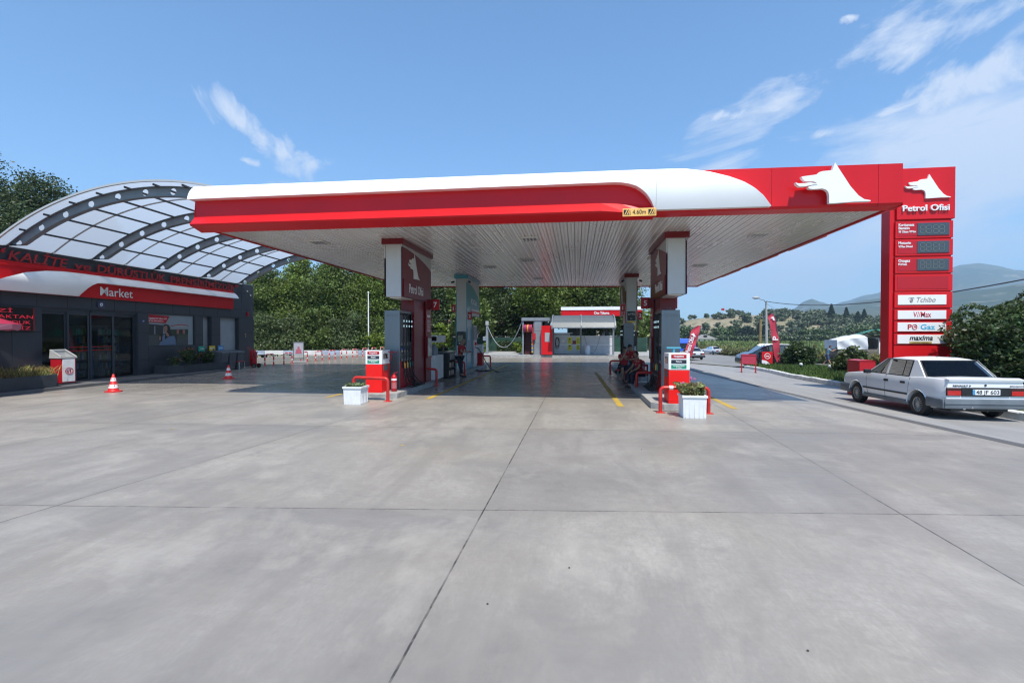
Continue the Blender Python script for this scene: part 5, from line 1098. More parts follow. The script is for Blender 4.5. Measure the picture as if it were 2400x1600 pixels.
# evil eye bead, alarm, cameras, number plate, lamp
e = MB().cyl((9.98, .02, 3.06), (0, 1, 0), .17, .04, 24).build('blue_bead', MAT('bead_blue', (.01, .012, .07), .15, coat=.5), mk)
MB().cyl((9.98, .061, 3.06), (0, 1, 0), .065, .004, 20).build('white_ring', letter, e); MB().cyl((9.98, .066, 3.06), (0, 1, 0), .038, .004, 16).build('pale_blue_ring', MAT('bead_pale', (.15, .4, .6), .3), e); MB().cyl((9.98, .071, 3.06), (0, 1, 0), .018, .003, 12).build('pupil', black, e)
q = MB().cbox(.55, .70, .02, .10, 2.95, 3.20, .01).build('alarm_siren', redd, mk); MB().cyl((.62, .10, 3.02), (0, 1, 0), .04, .02, 12).build('horn', redm, q)
for x, z in ((.60, 4.42), (.30, 4.20)): q = MB().cyl((x, .05, z), (.9, .5, -.2), .035, .16, 10).build('camera_housing', grayp, mk); MB().box(x-.03, x+.03, .02, .06, z-.03, z+.05).build('mount', grayp, q)
q = MB().cbox(7.86, 8.06, .02, .03, 2.40, 2.52, .003).build('number_plate', MAT('navy_plate', (.02, .04, .16), .4), mk); text('19', .09, letter, q, (7.98, .032, 2.43), (-1, 0, 0), world=False, ext=.001)
MB().cyl((10.35, -.04, 2.76), (0, 1, 0), .03, .05, 10).build('door_sensor', black, mk)
q = MB(); q.ball((.86, .06, 1.9), .04, 8, 6); q.tube([(.86, .05, 1.9), (.83, .08, 1.78), (.88, .08, 1.72)], .018, 6); q.build('ornament', MAT('ornament_beige', (.4, .28, .16), .6), mk)
# pavement in front of the shop
pv = MB(); a = [Wm(4.0, .02, 0), Wm(4.0, 1.2, 0), Wm(7.2, 1.45, 0), Wm(22, 1.45, 0), Wm(22, .02, 0)]
pv.prism([(q_.x, q_.y) for q_ in a], lambda x, y, d: Vector((x, y, -.05+d)), .15); tag(pv.build('shop_pavement', MAT('pavement_dark', (.12, .12, .125), .7, var=.3, vs=2)), kind='structure')
# ------------------------------------------------------------------ ARCHED ROOF
vt = thing('arched_shelter_roof', 'arched grey steel roof with milky panels spanning from the shop to the canopy', 'shelter', MO, MR)
RC = 9.02; CD = 5.52; ZC = 6.62-RC
def arc(d, off=0): return ZC+math.sqrt(max(0, (RC+off)**2-(d-CD)**2))
TR = [13.35, 10.38, 7.42, 4.46, 1.51]; D1 = 8.35
for s0 in TR:
    outline = []; n_ = 48
    # web plate with round holes: build ring strip by strip, holes cut as 20-gons in square cells
    q = MB(); wd = .31
    th0 = math.acos((CD-0)/RC)*-1
    A0 = math.atan2(arc(0)-ZC, 0-CD); A1 = math.atan2(arc(D1)-ZC, D1-CD)
    cells = 9
    for c_i in range(cells):
        b0 = A0+(A1-A0)*c_i/cells; b1 = A0+(A1-A0)*(c_i+1)/cells; bm_ = (b0+b1)/2
        def pol(a_, r_): return (CD+math.cos(a_)*r_, ZC+math.sin(a_)*r_)
        rm = RC-.04-wd/2; hole = .105; cx, cz = pol(bm_, rm)
        # boundary points of the cell and matching hole points
        NB = 24; vb = []; vh = []
        for k in range(NB):
            ang = 2*PI*k/NB; ex, ez = math.cos(ang), math.sin(ang)      # tangential, radial
            half_t = abs(b1-b0)/2; half_r = wd/2
            kx = 1/max(abs(ex)/(half_t*rm), abs(ez)/half_r)
            at = bm_-ex*kx/rm; ar = rm+ez*kx; vb.append(pol(at, ar))
            vh.append(pol(bm_-ex*hole/rm, rm+ez*hole))
        for dd in (0,):
            v = []
            for sx in (-.006, .006): v += [(s0+sx, a_, z_) for a_, z_ in vb]+[(s0+sx, a_, z_) for a_, z_ in vh]
            F_ = []
            for k in range(NB):
                k2 = (k+1) % NB; F_ += [(k, k2, NB+k2, NB+k), (2*NB+k, 3*NB+k, 3*NB+k2, 2*NB+k2), (NB+k, NB+k2, 3*NB+k2, 3*NB+k)]
            q.add(v, F_)
    for off in (-.04, -.04-wd):                       # flanges
        v = []; N2 = 60
        for i in range(N2+1):
            a_ = A0+(A1-A0)*i/N2
            for sx, ro in ((-.09, 0), (.09, 0), (.09, -.014), (-.09, -.014)): x_, z_ = CD+math.cos(a_)*(RC+off+ro), ZC+math.sin(a_)*(RC+off+ro); v.append((s0+sx, x_, z_))
        q.add(v, [(i*4+k, i*4+(k+1) % 4, (i+1)*4+(k+1) % 4, (i+1)*4+k) for i in range(N2) for k in range(4)])
    q.v = [(a, b, max(c_, 4.80)) for a, b, c_ in q.v]; q.build('arched_beam', MAT('truss_grey', (.17, .195, .22), .45, var=.15, vs=2), vt, smooth=30)
NP = 14; DS = [CD+math.cos(A0+(A1-A0)*i/(9*1.0))*RC for i in range(10)]
q = MB()
for i in range(10):
    a_ = A0+(A1-A0)*i/9; x_, z_ = CD+math.cos(a_)*(RC-.03), ZC+math.sin(a_)*(RC-.03); q.box(1.3, 13.6, x_-.02, x_+.02, z_-.03, z_+.03)
q.build('purlin', MAT('purlin_dark', (.035, .035, .04), .5), vt)
q = MB()
for k in range(4):
    sm_ = (TR[k]+TR[k+1])/2; v = []
    for i in range(61):
        a_ = A0+(A1-A0)*i/60
        for sx, r_ in ((-.02, .0), (.02, .0), (.02, -.035), (-.02, -.035)): v.append((sm_+sx, CD+math.cos(a_)*(RC+.01+r_), ZC+math.sin(a_)*(RC+.01+r_)))
    q.add(v, [(i*4+j, i*4+(j+1) % 4, (i+1)*4+(j+1) % 4, (i+1)*4+j) for i in range(60) for j in range(4)])
q.v = [(a, b, max(c_, 4.80)) for a, b, c_ in q.v]; q.build('joint_strip', MAT('joint_strip', (.30, .29, .28), .5), vt)
pcb = bpy.data.materials.new('milky_polycarbonate'); pcb.use_nodes = True; nt = pcb.node_tree; b_ = nt.nodes['Principled BSDF']; b_.inputs['Base Color'].default_value = (.50, .56, .62, 1); b_.inputs['Roughness'].default_value = .4
tl = nt.nodes.new('ShaderNodeBsdfTranslucent'); tl.inputs[0].default_value = (.50, .56, .63, 1); trn = nt.nodes.new('ShaderNodeBsdfTransparent'); m1 = nt.nodes.new('ShaderNodeMixShader'); m1.inputs[0].default_value = .62; m2 = nt.nodes.new('ShaderNodeMixShader'); m2.inputs[0].default_value = .10
nt.links.new(b_.outputs[0], m1.inputs[1]); nt.links.new(tl.outputs[0], m1.inputs[2]); nt.links.new(m1.outputs[0], m2.inputs[1]); nt.links.new(trn.outputs[0], m2.inputs[2]); nt.links.new(m2.outputs[0], nt.nodes['Material Output'].inputs[0])
q = MB(); q.grid(1, 60, lambda i, j: (1.15+(13.75-1.15)*i, CD+math.cos(A0+(A1-A0)*j)*(RC+.03), ZC+math.sin(A0+(A1-A0)*j)*(RC+.03)))
q.grid(1, 60, lambda i, j: (1.15+(13.75-1.15)*i, CD+math.cos(A0+(A1-A0)*j)*(RC+.042), ZC+math.sin(A0+(A1-A0)*j)*(RC+.042)))
q = MB().grid(1, 60, lambda i, j: (1.15+(13.75-1.15)*i, CD+math.cos(A0+(A1-A0)*j)*(RC+.03), ZC+math.sin(A0+(A1-A0)*j)*(RC+.03))); q.build('roof_panel', pcb, vt, smooth=60)
q = MB()
for sx in (1.12, 13.76):
    v = []
    for i in range(61):
        a_ = A0+(A1-A0)*i/60
        for ds_, r_ in ((-.03, .06), (.03, .06), (.03, -.0), (-.03, -.0)): v.append((sx+ds_, CD+math.cos(a_)*(RC+r_), ZC+math.sin(a_)*(RC+r_)))
    q.add(v, [(i*4+j, i*4+(j+1) % 4, (i+1)*4+(j+1) % 4, (i+1)*4+j) for i in range(60) for j in range(4)])
q.build('edge_trim', MAT('trim_alu', (.5, .5, .48), .4, metal=.3), vt)
q = MB(); q.box(1.3, 13.6, D1-.05, D1+.1, arc(D1)-.42, arc(D1)+.02); q.build('end_beam', MAT('truss_grey', (1, 1, 1)), vt)
# ------------------------------------------------------------------ IN FRONT OF THE SHOP
pm_ = MAT('dark_render', (.035, .042, .052), .7, var=.3, vs=3, bump=.2)
def bed(name, label, pts, z0, h, parent=None):
    t = thing(name, label, 'planter', tuple(Wm(pts[0][0], pts[0][1], z0)), MR); c = (sum(p_[0] for p_ in pts)/len(pts), sum(p_[1] for p_ in pts)/len(pts))
    ou = [Wm(a, b) for a, b in pts]; inn = [Wm(c[0]+(a-c[0])*.94, c[1]+(b-c[1])*.84) for a, b in pts]; n = len(pts); q = MB()
    v = [(p_.x, p_.y, z0) for p_ in ou]+[(p_.x, p_.y, z0+h) for p_ in ou]+[(p_.x, p_.y, z0+h) for p_ in inn]+[(p_.x, p_.y, z0+h-.08) for p_ in inn]
    q.add(v, [(i, (i+1) % n, n+(i+1) % n, n+i) for i in range(n)]+[(n+i, n+(i+1) % n, 2*n+(i+1) % n, 2*n+i) for i in range(n)]+[(2*n+i, 2*n+(i+1) % n, 3*n+(i+1) % n, 3*n+i) for i in range(n)])
    q.build('rim_wall', pm_, t, world=True); q = MB(); q.add([(p_.x, p_.y, z0+h-.08) for p_ in inn], [tuple(range(n))]); q.build('soil', MAT('potting_soil', (1, 1, 1)), t, world=True); return t
bed('flower_bed', 'dark rendered flower bed with red roses below the poster window', [(7.45, .06), (7.45, .75), (6.95, 1.12), (3.95, 1.15), (3.7, .06)], .0, .46)
bed('flower_bed', 'dark rendered flower bed with spiky grass left of the litter bin', [(20, .06), (20, 1.3), (12.9, 1.3), (12.55, .95), (12.55, .06)], .1, .42)
def rose(label, s_, d_, h, r, nl, nf, seed):
    rg = np.random.default_rng(seed); t = thing('rose_bush', label, 'plant', tuple(Wm(s_, d_, .42)), MR); q = MB(); pts = []; tips = []
    for k in range(16):
        a = Vector((rg.uniform(-.1, .1)*r*2, rg.uniform(-.1, .1), 0)); b = Vector((rg.uniform(-1, 1)*r, rg.uniform(-.6, .6)*min(r, .4), h*rg.uniform(.5, 1))); c = (a+b)/2+Vector((0, 0, .1*h)); q.tube([a, c, b], [.008, .006, .003], 5); tips.append(b)
        for _ in range(nl//16): f_ = rg.uniform(.15, 1)**.7; p_ = a*(1-f_)**2+c*2*f_*(1-f_)+b*f_*f_; pts.append(p_+Vector(rg.normal(0, .05, 3)))
    q.build('stem', MAT('stem_green', (1, 1, 1)), t); leafmesh('foliage', [tuple(p_) for p_ in pts], .055, MAT('rose_leaf', (.06, .10, .03), .5, var=.4, vs=5, island=.5, trans=.3), t, asp=1.6)
    for k in range(nf): c = tips[k % len(tips)]+Vector(rg.normal(0, .03, 3)); q = MB(); q.ball(c, .028, 7, 5); q.ball(c+Vector((.015, .01, .008)), .02, 6, 4); q.build('flower', MAT('rose_red', (.55, .035, .02), .6), t)
rose('small rose bush with one red flower at the near end of the bed', 6.9, .6, .45, .22, 260, 2, 1); rose('tall rose bush full of orange red flowers in the middle of the bed', 6.05, .65, .85, .55, 1500, 14, 2); rose('low rambling rose bush at the far end of the bed, by the recycling bins', 4.7, .6, .65, .55, 900, 3, 3)
rg = np.random.default_rng(4)
def blades(name, label, s0, s1, d0, d1, z, L_, n, col):
    q = MB(); t = None
    for k in range(n):
        b = Vector((rg.uniform(s0, s1), rg.uniform(d0, d1), z)); a = rg.uniform(0, 2*PI); ln = L_*rg.uniform(.6, 1.1); dr = Vector((math.cos(a)*rg.uniform(.3, .9)-.25, math.sin(a)*rg.uniform(.3, .9), 1)).normalized(); sd_ = Vector((-dr.y, dr.x, 0)).normalized()*.009
        p0 = b; p1 = b+dr*ln*.55; p2 = b+dr*ln*.95+Vector((dr.x, dr.y, -.35))*ln*.35
        q.add([p0-sd_, p0+sd_, p1+sd_, p1-sd_, p2], [(0, 1, 2, 3), (3, 2, 4)])
    o = q.build(name, MAT('blade_leaf', col, .5, var=.5, vs=3, island=.5, trans=.3, col2=(.25, .17, .07))); o.location = Wm(0, 0, 0); o.rotation_euler = (0, 0, MR); return tag(o, label, 'plant')
blades('ornamental_grass', 'spiky light green strap leaved plants filling the bed left of the litter bin', 12.7, 16.5, .2, 1.15, .46, .55, 1100, (.22, .26, .07))
# litter bin
t = thing('litter_bin', 'white and red litter bin with steel hood beside the glass doors', 'bin', tuple(Wm(12.05, .62, .10)), MR-R(6))
MB().cbox(-.25, .25, -.22, .24, .06, .92, .01).build('body', redm, t); MB().cbox(-.20, .21, .2402, .262, .10, .91, .008).build('door', whitep, t); MB().box(-.23, .23, -.2, .22, 0, .06).build('base', steeld, t)
q = MB(); a_, b_, c_, d_ = .27, .25, .93, 1.22
q.add([(-a_, b_+.02, c_), (a_, b_+.02, c_), (a_, -b_, c_), (-a_, -b_, c_), (-a_, b_+.02, c_+.05), (a_, b_+.02, c_+.05), (a_*.9, -b_, d_), (-a_*.9, -b_, d_)], [(0, 1, 5, 4), (1, 2, 6, 5), (2, 3, 7, 6), (3, 0, 4, 7), (3, 2, 1, 0)])
q.tube([(-a_+.02, b_+.01, c_+.055), (-a_*.9+.01, -b_+.02, d_+.01)], .02, 6); q.tube([(a_-.02, b_+.01, c_+.055), (a_*.9-.01, -b_+.02, d_+.01)], .02, 6); q.tube([(-a_*.9, -b_, d_), (a_*.9, -b_, d_)], .02, 6); q.build('hood', MAT('hood_steel', (.55, .55, .54), .4, metal=.3), t)
q = MB(); q.tube([(.125*math.cos(a), .266, .48+.11*math.sin(a)) for a in [2*PI*k/24 for k in range(25)]], .010, 6); q.build('round_mark', redm, t)
q = MB(); q.ball((-.03, .266, .545), (.014, .004, .014), 8, 5); q.prism([(-.05, .53), (-.015, .53), (-.02, .47), (-.015, .41), (-.03, .41), (-.035, .46), (-.05, .41), (-.065, .41), (-.05, .48)], lambda a, b, d: Vector((a, .262+d, b)), .006); q.prism([(.02, .49), (.07, .49), (.062, .41), (.028, .41)], lambda a, b, d: Vector((a, .262+d, b)), .006); q.prism([(-.02, .52), (.02, .51), (.02, .50), (-.02, .505)], lambda a, b, d: Vector((a, .262+d, b)), .006); q.build('pictogram', redm, t)
# recycling bins and their signs
def rbin(label, s_, d_, first=[None]):
    loc = tuple(Wm(s_, d_, 0))
    if first[0]: return clone(first[0], loc, MR, label)
    t = thing('recycling_bin', label, 'bin', loc, MR, group='dark wheeled recycling bins'); first[0] = t; bm_ = MAT('bin_grey', (.085, .095, .11), .45, var=.2, vs=4)
    q = MB(); q.add([(-.21, -.24, .05), (.21, -.24, .05), (.21, .22, .05), (-.21, .22, .05), (-.27, -.3, .92), (.27, -.3, .92), (.27, .3, .92), (-.27, .3, .92)], [(3, 2, 1, 0), (0, 1, 5, 4), (1, 2, 6, 5), (2, 3, 7, 6), (3, 0, 4, 7), (4, 5, 6, 7)]); q.cbox(-.285, .285, -.31, .325, .84, .925, .02); q.build('container', bm_, t)
    q = MB(); q.add([(-.29, .34, .93), (.29, .34, .93), (.29, -.31, .99), (-.29, -.31, .99), (-.27, .30, .97), (.27, .30, .97), (.27, -.28, 1.05), (-.27, -.28, 1.05)], [(0, 1, 5, 4), (1, 2, 6, 5), (2, 3, 7, 6), (3, 0, 4, 7), (4, 5, 6, 7), (3, 2, 1, 0)]); q.build('lid', bm_, t)
    for x in (-.24, .24): MB().cyl((x-.025, -.24, .1), (1, 0, 0), .1, .05, 16).build('wheel', rubber, t)
    return t
rbin('dark wheeled bin under the green sign, nearest the rose bed', 4.15, .85); rbin('dark wheeled bin under the yellow sign, middle of three', 3.55, .88); rbin('dark wheeled bin under the blue sign, next to the red chair', 2.95, .90)
for s_, cn, c, w_ in ((4.42, 'green', (.02, .34, .24), 'CAM'), (3.65, 'yellow', (.70, .50, .03), 'METAL'), (2.98, 'blue', (.06, .28, .55), 'KAĞIT')):
    t = thing('bin_sign', cn+' lettered plate above the recycling bins', 'sign', tuple(Wm(s_, .04, 1.02)), MR, group='coloured plates above the recycling bins')
    MB().cbox(-.22, .22, 0, .03, 0, .26, .006).build('plate', MAT('plate_'+cn, c, .5), t); text(w_, .11, letter, t, (0, .034, .09), (-1, 0, 0), align='CENTER', ext=.001, world=False, bold=.02)
    for x in (-.17, .17): MB().box(x-.01, x+.01, 0, .02, -1.02, 0).build('leg', steeld, t)
# wheeled extinguisher
t = thing('wheeled_extinguisher', 'big red wheeled fire extinguisher at the far corner of the shop', 'fire extinguisher', tuple(Wm(1.55, 1.0, 0)), MR)
MB().lathe([(.15, .08), (.17, .12), (.17, .85), (.13, .95), (.05, 1.0), (.04, 1.06)], 20).build('cylinder', redm, t, smooth=40)
for x in (-.22, .22):
    w_ = MB().tube([(x-.03, .18, .12), (x+.03, .18, .12)], .12, 18).build('wheel', rubber, t, smooth=40); MB().cyl((x-.035 if x < 0 else x+.001, .18, .12), (1, 0, 0), .05, .036, 12).build('hub', grayp, w_)
MB().tube([(-.22, .18, .12), (.22, .18, .12)], .015, 8).build('axle', redd, t); MB().tube([(-.12, -.15, .3), (-.12, -.15, 1.0), (-.10, -.3, 1.14), (.10, -.3, 1.14), (.12, -.15, 1.0), (.12, -.15, .3)], .014, 8).build('handle', redd, t)
MB().tube([(0, 0, 1.05), (.12, .1, 1.05), (.2, .08, .85), (.14, .16, .6), (-.1, .18, .58), (-.19, .08, .75), (-.1, .17, .9), (.15, .14, .8), (.19, .05, .6)], .018, 8).build('hose', rubber, t, smooth=60)
# cones
def cone(label, x, y, first=[None]):
    if first[0]: return clone(first[0], (x, y, 0), random.random(), label)
    t = thing('traffic_cone', label, 'traffic cone', (x, y, 0), .3, group='red and white traffic cones'); first[0] = t; cm = MAT('cone_red', (.62, .02, .02), .45)
    q = MB(); q.prism([(.24*math.cos(a), .24*math.sin(a)) for a in [2*PI*k/8+PI/8 for k in range(8)]], lambda a, b, d: Vector((a, b, d)), .035); q.build('base', cm, t)
    r = lambda z: .15-(.15-.028)*(z-.035)/.535
    MB().lathe([(r(.035)+.01, .035), (r(.06), .06), (r(.57), .57), (r(.57)-.01, .58)], 24).build('shell', cm, t, smooth=40)
    for a, b in ((.13, .245), (.355, .46)):
        bd = MB().lathe([(r(a)+.004, a), (r(b)+.004, b)], 24).build('white_band', letter, t, smooth=40); q = MB()
        for k in range(6): an = 2*PI*k/6+.2; rr_ = (r(a)+r(b))/2+.005; q.tube([(rr_*math.cos(an)+.002*math.cos(an), rr_*math.sin(an), b-.012), ((rr_+.004)*math.cos(an), (rr_+.004)*math.sin(an), a+.045)], [.011, .006], 6)
        q.build('mark', cm, bd)
    return t
cone('red and white traffic cone in front of the glass doors', -14.95, 14.16); cone('red and white traffic cone in the shade in front of the recycling bins', -14.64, 19.1)
# parasol and folding chair cut by the left edge of the picture
pr = thing('parasol', 'pink red parasol with pale valance cut off at the left edge', 'parasol', (-17.9, 12.0, 0)); N_ = 8; q = MB(); c0 = (0, 0, 2.75); pts = [(1.45*math.cos(2*PI*k/N_+.35), 1.45*math.sin(2*PI*k/N_+.35), 2.18) for k in range(N_)]
q.add([c0]+pts, [(0, 1+k, 1+(k+1) % N_) for k in range(N_)]); q.build('cover', MAT('parasol_red', (.50, .02, .07), .7, trans=.3), pr); q = MB()
for k in range(N_): a, b = pts[k], pts[(k+1) % N_]; q.add([a, b, (b[0]*.99, b[1]*.99, 2.03), ((a[0]+b[0])/2, (a[1]+b[1])/2, 1.98), (a[0]*.99, a[1]*.99, 2.03)], [(0, 1, 2, 3, 4)])
q.build('valance', MAT('parasol_pink', (.55, .22, .30), .7, trans=.3), pr); MB().cyl((0, 0, 0), (0, 0, 1), .025, 2.75, 10).build('pole', whitep, pr); MB().lathe([(.25, 0), (.25, .05), (.06, .12)], 16).build('base', conc, pr)
t = thing('folding_table', 'white folding table whose legs poke in at the left edge', 'table', (-18.55, 12.75, 0)); MB().cbox(-.6, .25, -.4, .4, .62, .65, .01).build('tabletop', whitep, t)
for y in (-.34, .34): MB().tube([(-.45, y, 0), (.15, y, .62)], .022, 8).build('leg', letter, t); MB().tube([(.95, y*.5-.1, .10), (-.3, y, .62)], .024, 8).build('leg', letter, t)
# ------------------------------------------------------------------ RED AND WHITE BARRIERS, BOARD
first = None; labs = ['first red and white hoop barrier, at the shop corner', 'second red and white hoop barrier, left of the advertising board', 'third hoop barrier, partly behind the advertising board', 'fourth hoop barrier, just right of the advertising board', 'fifth hoop barrier counted from the shop corner', 'sixth hoop barrier counted from the shop corner', 'seventh hoop barrier counted from the shop corner', 'eighth hoop barrier counted from the shop corner', 'ninth hoop barrier, just left of the kiosk', 'tenth hoop barrier, behind the kiosk', 'eleventh hoop barrier, farthest one']
rw = NT('red_white_bands'); sb = rw.M('FRACT', rw.M('DIVIDE', rw.M('ADD', rw.z, .07), .30)); sx = rw.M('FRACT', rw.M('DIVIDE', rw.M('ADD', rw.y, .0), .38)); hz_ = rw.M('GREATER_THAN', rw.z, .60)
wv = rw.M('MULTIPLY', rw.M('LESS_THAN', sb, .30), rw.M('SUBTRACT', 1., hz_)); wh = rw.M('MULTIPLY', rw.M('LESS_THAN', sx, .16), hz_); c = rw.mix(rw.M('MAXIMUM', wv, wh), (.60, .03, .03), (.75, .75, .73)); rw.plug(c, rw.b.inputs['Base Color']); rw.b.inputs['Roughness'].default_value = .45
for k in range(11):
    y = 26.95+k*1.88; x = -18.3+.02*k
    if first is None:
        t = thing('hoop_barrier', labs[0], 'barrier', (x, y, 0), 0, group='red and white hoop barriers in a row'); first = t; W_ = .85
        P = [Vector((0, 0, 0)), Vector((0, 0, .69)), Vector((0, W_, .69)), Vector((0, W_, 0))]; out = [P[0]]
        for i in (1, 2):
            a, b, c_i = P[i-1], P[i], P[i+1]; d1 = (a-b).normalized()*.09; d2 = (c_i-b).normalized()*.09
            for q_ in range(6): t_ = q_/5; out.append((b+d1)*(1-t_)**2+b*2*t_*(1-t_)+(b+d2)*t_**2)
        out.append(P[-1]); MB().tube(out, .040, 12).build('hoop', rw.m, t, smooth=50)
        q = MB(); q.lathe([(.07, 0), (.07, .012)], 12); q.lathe([(.07, 0), (.07, .012)], 12, (0, W_, 0)); q.build('foot_plate', redd, t)
    else: clone(first, (x, y, 0), R(random.uniform(-3, 3)), labs[k])
t = thing('advertising_board', 'grey framed advertising board on a water filled base between hoop barriers', 'sign', (-18.35, 30.6, 0), R(33))
q = MB(); q.cbox(-.33, -.29, -.03, .03, .15, 1.42, .005); q.cbox(.29, .33, -.03, .03, .15, 1.42, .005); q.cbox(-.29, .29, -.03, .03, 1.36, 1.42, .005); q.cbox(-.29, .29, -.03, .03, .28, .33, .005); q.build('frame', steeld, t)
b_ = MB().box(-.29, .29, -.012, .012, .33, 1.36).build('printed_sheet', MAT('advert_sheet', (.42, .44, .50), .3, var=.15, vs=3), t); MB().box(-.29, .29, -.016, -.012, .33, .52).build('lower_strip', MAT('grey_notice', (1, 1, 1)), b_)
q = MB(); q.ball((0, -.02, 1.02), (.07, .008, .09), 10, 7); q.prism([(-.2, .62), (.2, .62), (.16, .85), (.06, .94), (-.06, .94), (-.16, .85)], lambda a, b, d: Vector((a, -.024+d, b)), .008); q.build('printed_figure', MAT('advert_pink', (.45, .12, .18), .5), b_)
MB().cbox(-.5, .5, -.3, .3, 0, .12, .04).build('base', MAT('board_base', (.25, .27, .28), .6), t)
# ------------------------------------------------------------------ BEHIND THE STATION
wl = thing('low_wall', 'low white and blue painted kerb wall behind the hoop barriers', 'wall', (-24, 44.3, 0)); m = MB(); k = 0
A_, B_ = Vector((-36, 41.5, 0)), Vector((-15.8, 46.2, 0)); Lw = (B_-A_).length; dv = (B_-A_).normalized(); nv = Vector((-dv.y, dv.x, 0))
for k in range(12):
    a = A_+dv*(Lw*k/12+.01); b = A_+dv*(Lw*(k+1)/12-.01); m.mat(k % 2)
    m.add([tuple(p) for p in (a, b, b+nv*.25, a+nv*.25, a+Vector((0, 0, .38)), b+Vector((0, 0, .38)), b+nv*.25+Vector((0, 0, .38)), a+nv*.25+Vector((0, 0, .38)))], [(3, 2, 1, 0), (4, 5, 6, 7), (0, 1, 5, 4), (1, 2, 6, 5), (2, 3, 7, 6), (3, 0, 4, 7)])
m.build('blocks', [MAT('lime_wash', (.68, .68, .66), .8, var=.2, vs=1.5), MAT('faded_blue', (.36, .42, .52), .8, var=.3, vs=2)], wl, world=True)
p = thing('flagpole', 'thin white flagpole in front of the trees, left of the kiosk', 'pole', (-20.4, 46.4, 0)); MB().tube([(0, 0, 0), (0, 0, 6.0)], [.07, .045], 10).build('mast', letter, p); MB().ball((0, 0, 6.05), .09, 10, 7).build('finial', letter, p)
# green mesh fence
fc = thing('mesh_fence', 'dark green screened fence behind the wash area', 'fence', (-8, 50.2, 0)); MB().grid(40, 4, lambda i, j: (-15+22*i, 50.2+.05*math.sin(i*60)+.02*math.sin(j*9+i*25), -.25+1.85*j)).build('screen', MAT('green_screen', (.012, .055, .035), .7, var=.4, vs=1.5), fc, world=True)
for i in range(12): MB().cyl((-15+2*i, 50.3, -.3), (0, 0, 1), .04, 1.95, 8).build('post', grayp, fc, world=True)
# pink roofed house
h = thing('house', 'low house with a pink tiled roof glimpsed between the trees', 'house', (-10.5, 64, -1.2)); MB().box(-16.5, -4.0, 60, 70, -1.4, 3.1).build('wall', MAT('house_grey', (.14, .14, .15), .8), h, world=True)
m = MB(); m.add([(-17, 59.3, 3.1), (-3.5, 59.3, 3.1), (-3.5, 70.7, 3.1), (-17, 70.7, 3.1), (-14, 65, 5.9), (-6.5, 65, 5.9)], [(0, 1, 5, 4), (1, 2, 5), (2, 3, 4, 5), (3, 0, 4)]); m.build('roof', MAT('pink_tiles', (.50, .25, .27), .7, var=.25, vs=3), h, world=True)
for x in (-12.2, -9.7, -8.2, -6): f_ = MB().box(x, x+1.1, 59.93, 60.0, .6, 2.4).build('window', MAT('window_frame_pale', (.35, .34, .34), .6), h, world=True); MB().box(x+.08, x+1.02, 59.90, 59.935, .68, 2.32).build('pane', dkglass, f_, world=True)
w_ = thing('garden_wall', 'pale garden wall with a tiled coping in front of the pink roofed house', 'wall', (-6.5, 56, -.8)); MB().box(-12, -2, 55.8, 56, -1.3, 1.25).build('masonry', wallw, w_, world=True); MB().box(-12.1, -1.9, 55.7, 56.1, 1.252, 1.34).build('coping', MAT('coping', (.5, .46, .42), .8), w_, world=True)
# vacuum station: open cabinet and red door
t = thing('vacuum_cabinet', 'grey car vacuum cabinet with open front and striped hose reel', 'cabinet', (-3.7, 42, .17))
m = MB(); m.cbox(-4.55, -4.50, 41.6, 43.4, .17, 3.05, .005); m.box(-4.5, -3.5, 43.3, 43.4, .17, 3.05); m.cbox(-3.58, -3.5, 41.6, 43.3, .17, 3.05, .005); m.cbox(-4.6, -2.2, 41.5, 43.5, 3.052, 3.32, .01); m.cbox(-4.5, -4.42, 41.58, 41.7, .17, 3.05, .005); m.build('casing', grayp, t, world=True)
m = MB(); m.cbox(-3.498, -2.9, 41.55, 43.3, .17, 1.13, .006); m.cbox(-3.498, -2.9, 41.55, 43.3, 1.15, 2.2, .006); m.cbox(-3.498, -2.9, 41.55, 43.3, 2.22, 3.05, .006); m.build('side_panel', grayp, t, world=True)
MB().box(-4.42, -3.6, 42.3, 42.35, .17, 3.0).build('inner_panel', MAT('inner_maroon', (.06, .01, .015), .6), t, world=True); MB().cbox(-3.8, -3.62, 41.9, 42.2, 1.2, 2.0, .01).build('inner_notice', MAT('grey_notice', (1, 1, 1)), t, world=True)
for k, c in enumerate((redd, MAT('hose_violet', (.2, .04, .2), .5), redd, MAT('hose_yellow', (.6, .35, .05), .5), redd, MAT('hose_violet', (1, 1, 1)), redd)):
    x = -4.36+k*.105; MB().tube([(x+.03*math.cos(a), 41.75+.25*math.cos(a)-.1, 2.42+.28*math.sin(a)) for a in [2*PI*q/20 for q in range(21)]], .06, 8).build('hose_coil', c, t, world=True, smooth=60)
MB().tube([(-3.66, 41.5, 2.5), (-3.64, 41.45, 1.8), (-3.66, 41.5, .9), (-3.7, 41.6, .4)], .055, 8).build('hose', redd, t, world=True, smooth=60); m = MB()
for q in range(5): m.mat(q % 2); m.cyl((-3.68, 41.5, .35+q*.16), (0, 0, 1), .066, .16, 10)
m.build('hose_band', [MAT('hose_yellow', (1, 1, 1)), MAT('pack_blue', (1, 1, 1))], t, world=True)
MB().cbox(-3.6, -3.38, 41.4, 41.46, 1.45, 2.0, .006).build('notice_sheet', redd, t, world=True)
t = thing('red_panel_door', 'bright red panel with a rounded window beside the vacuum cabinet', 'panel', (-2.4, 41.1, .2)); m = MB(); m.prism([(-2.88, .22), (-1.95, .22), (-1.95, 2.64), (-2.88, 2.64)], lambda a, b, d: Vector((a, 41.05+d, b)), .10); m.build('door_leaf', red, t, world=True)
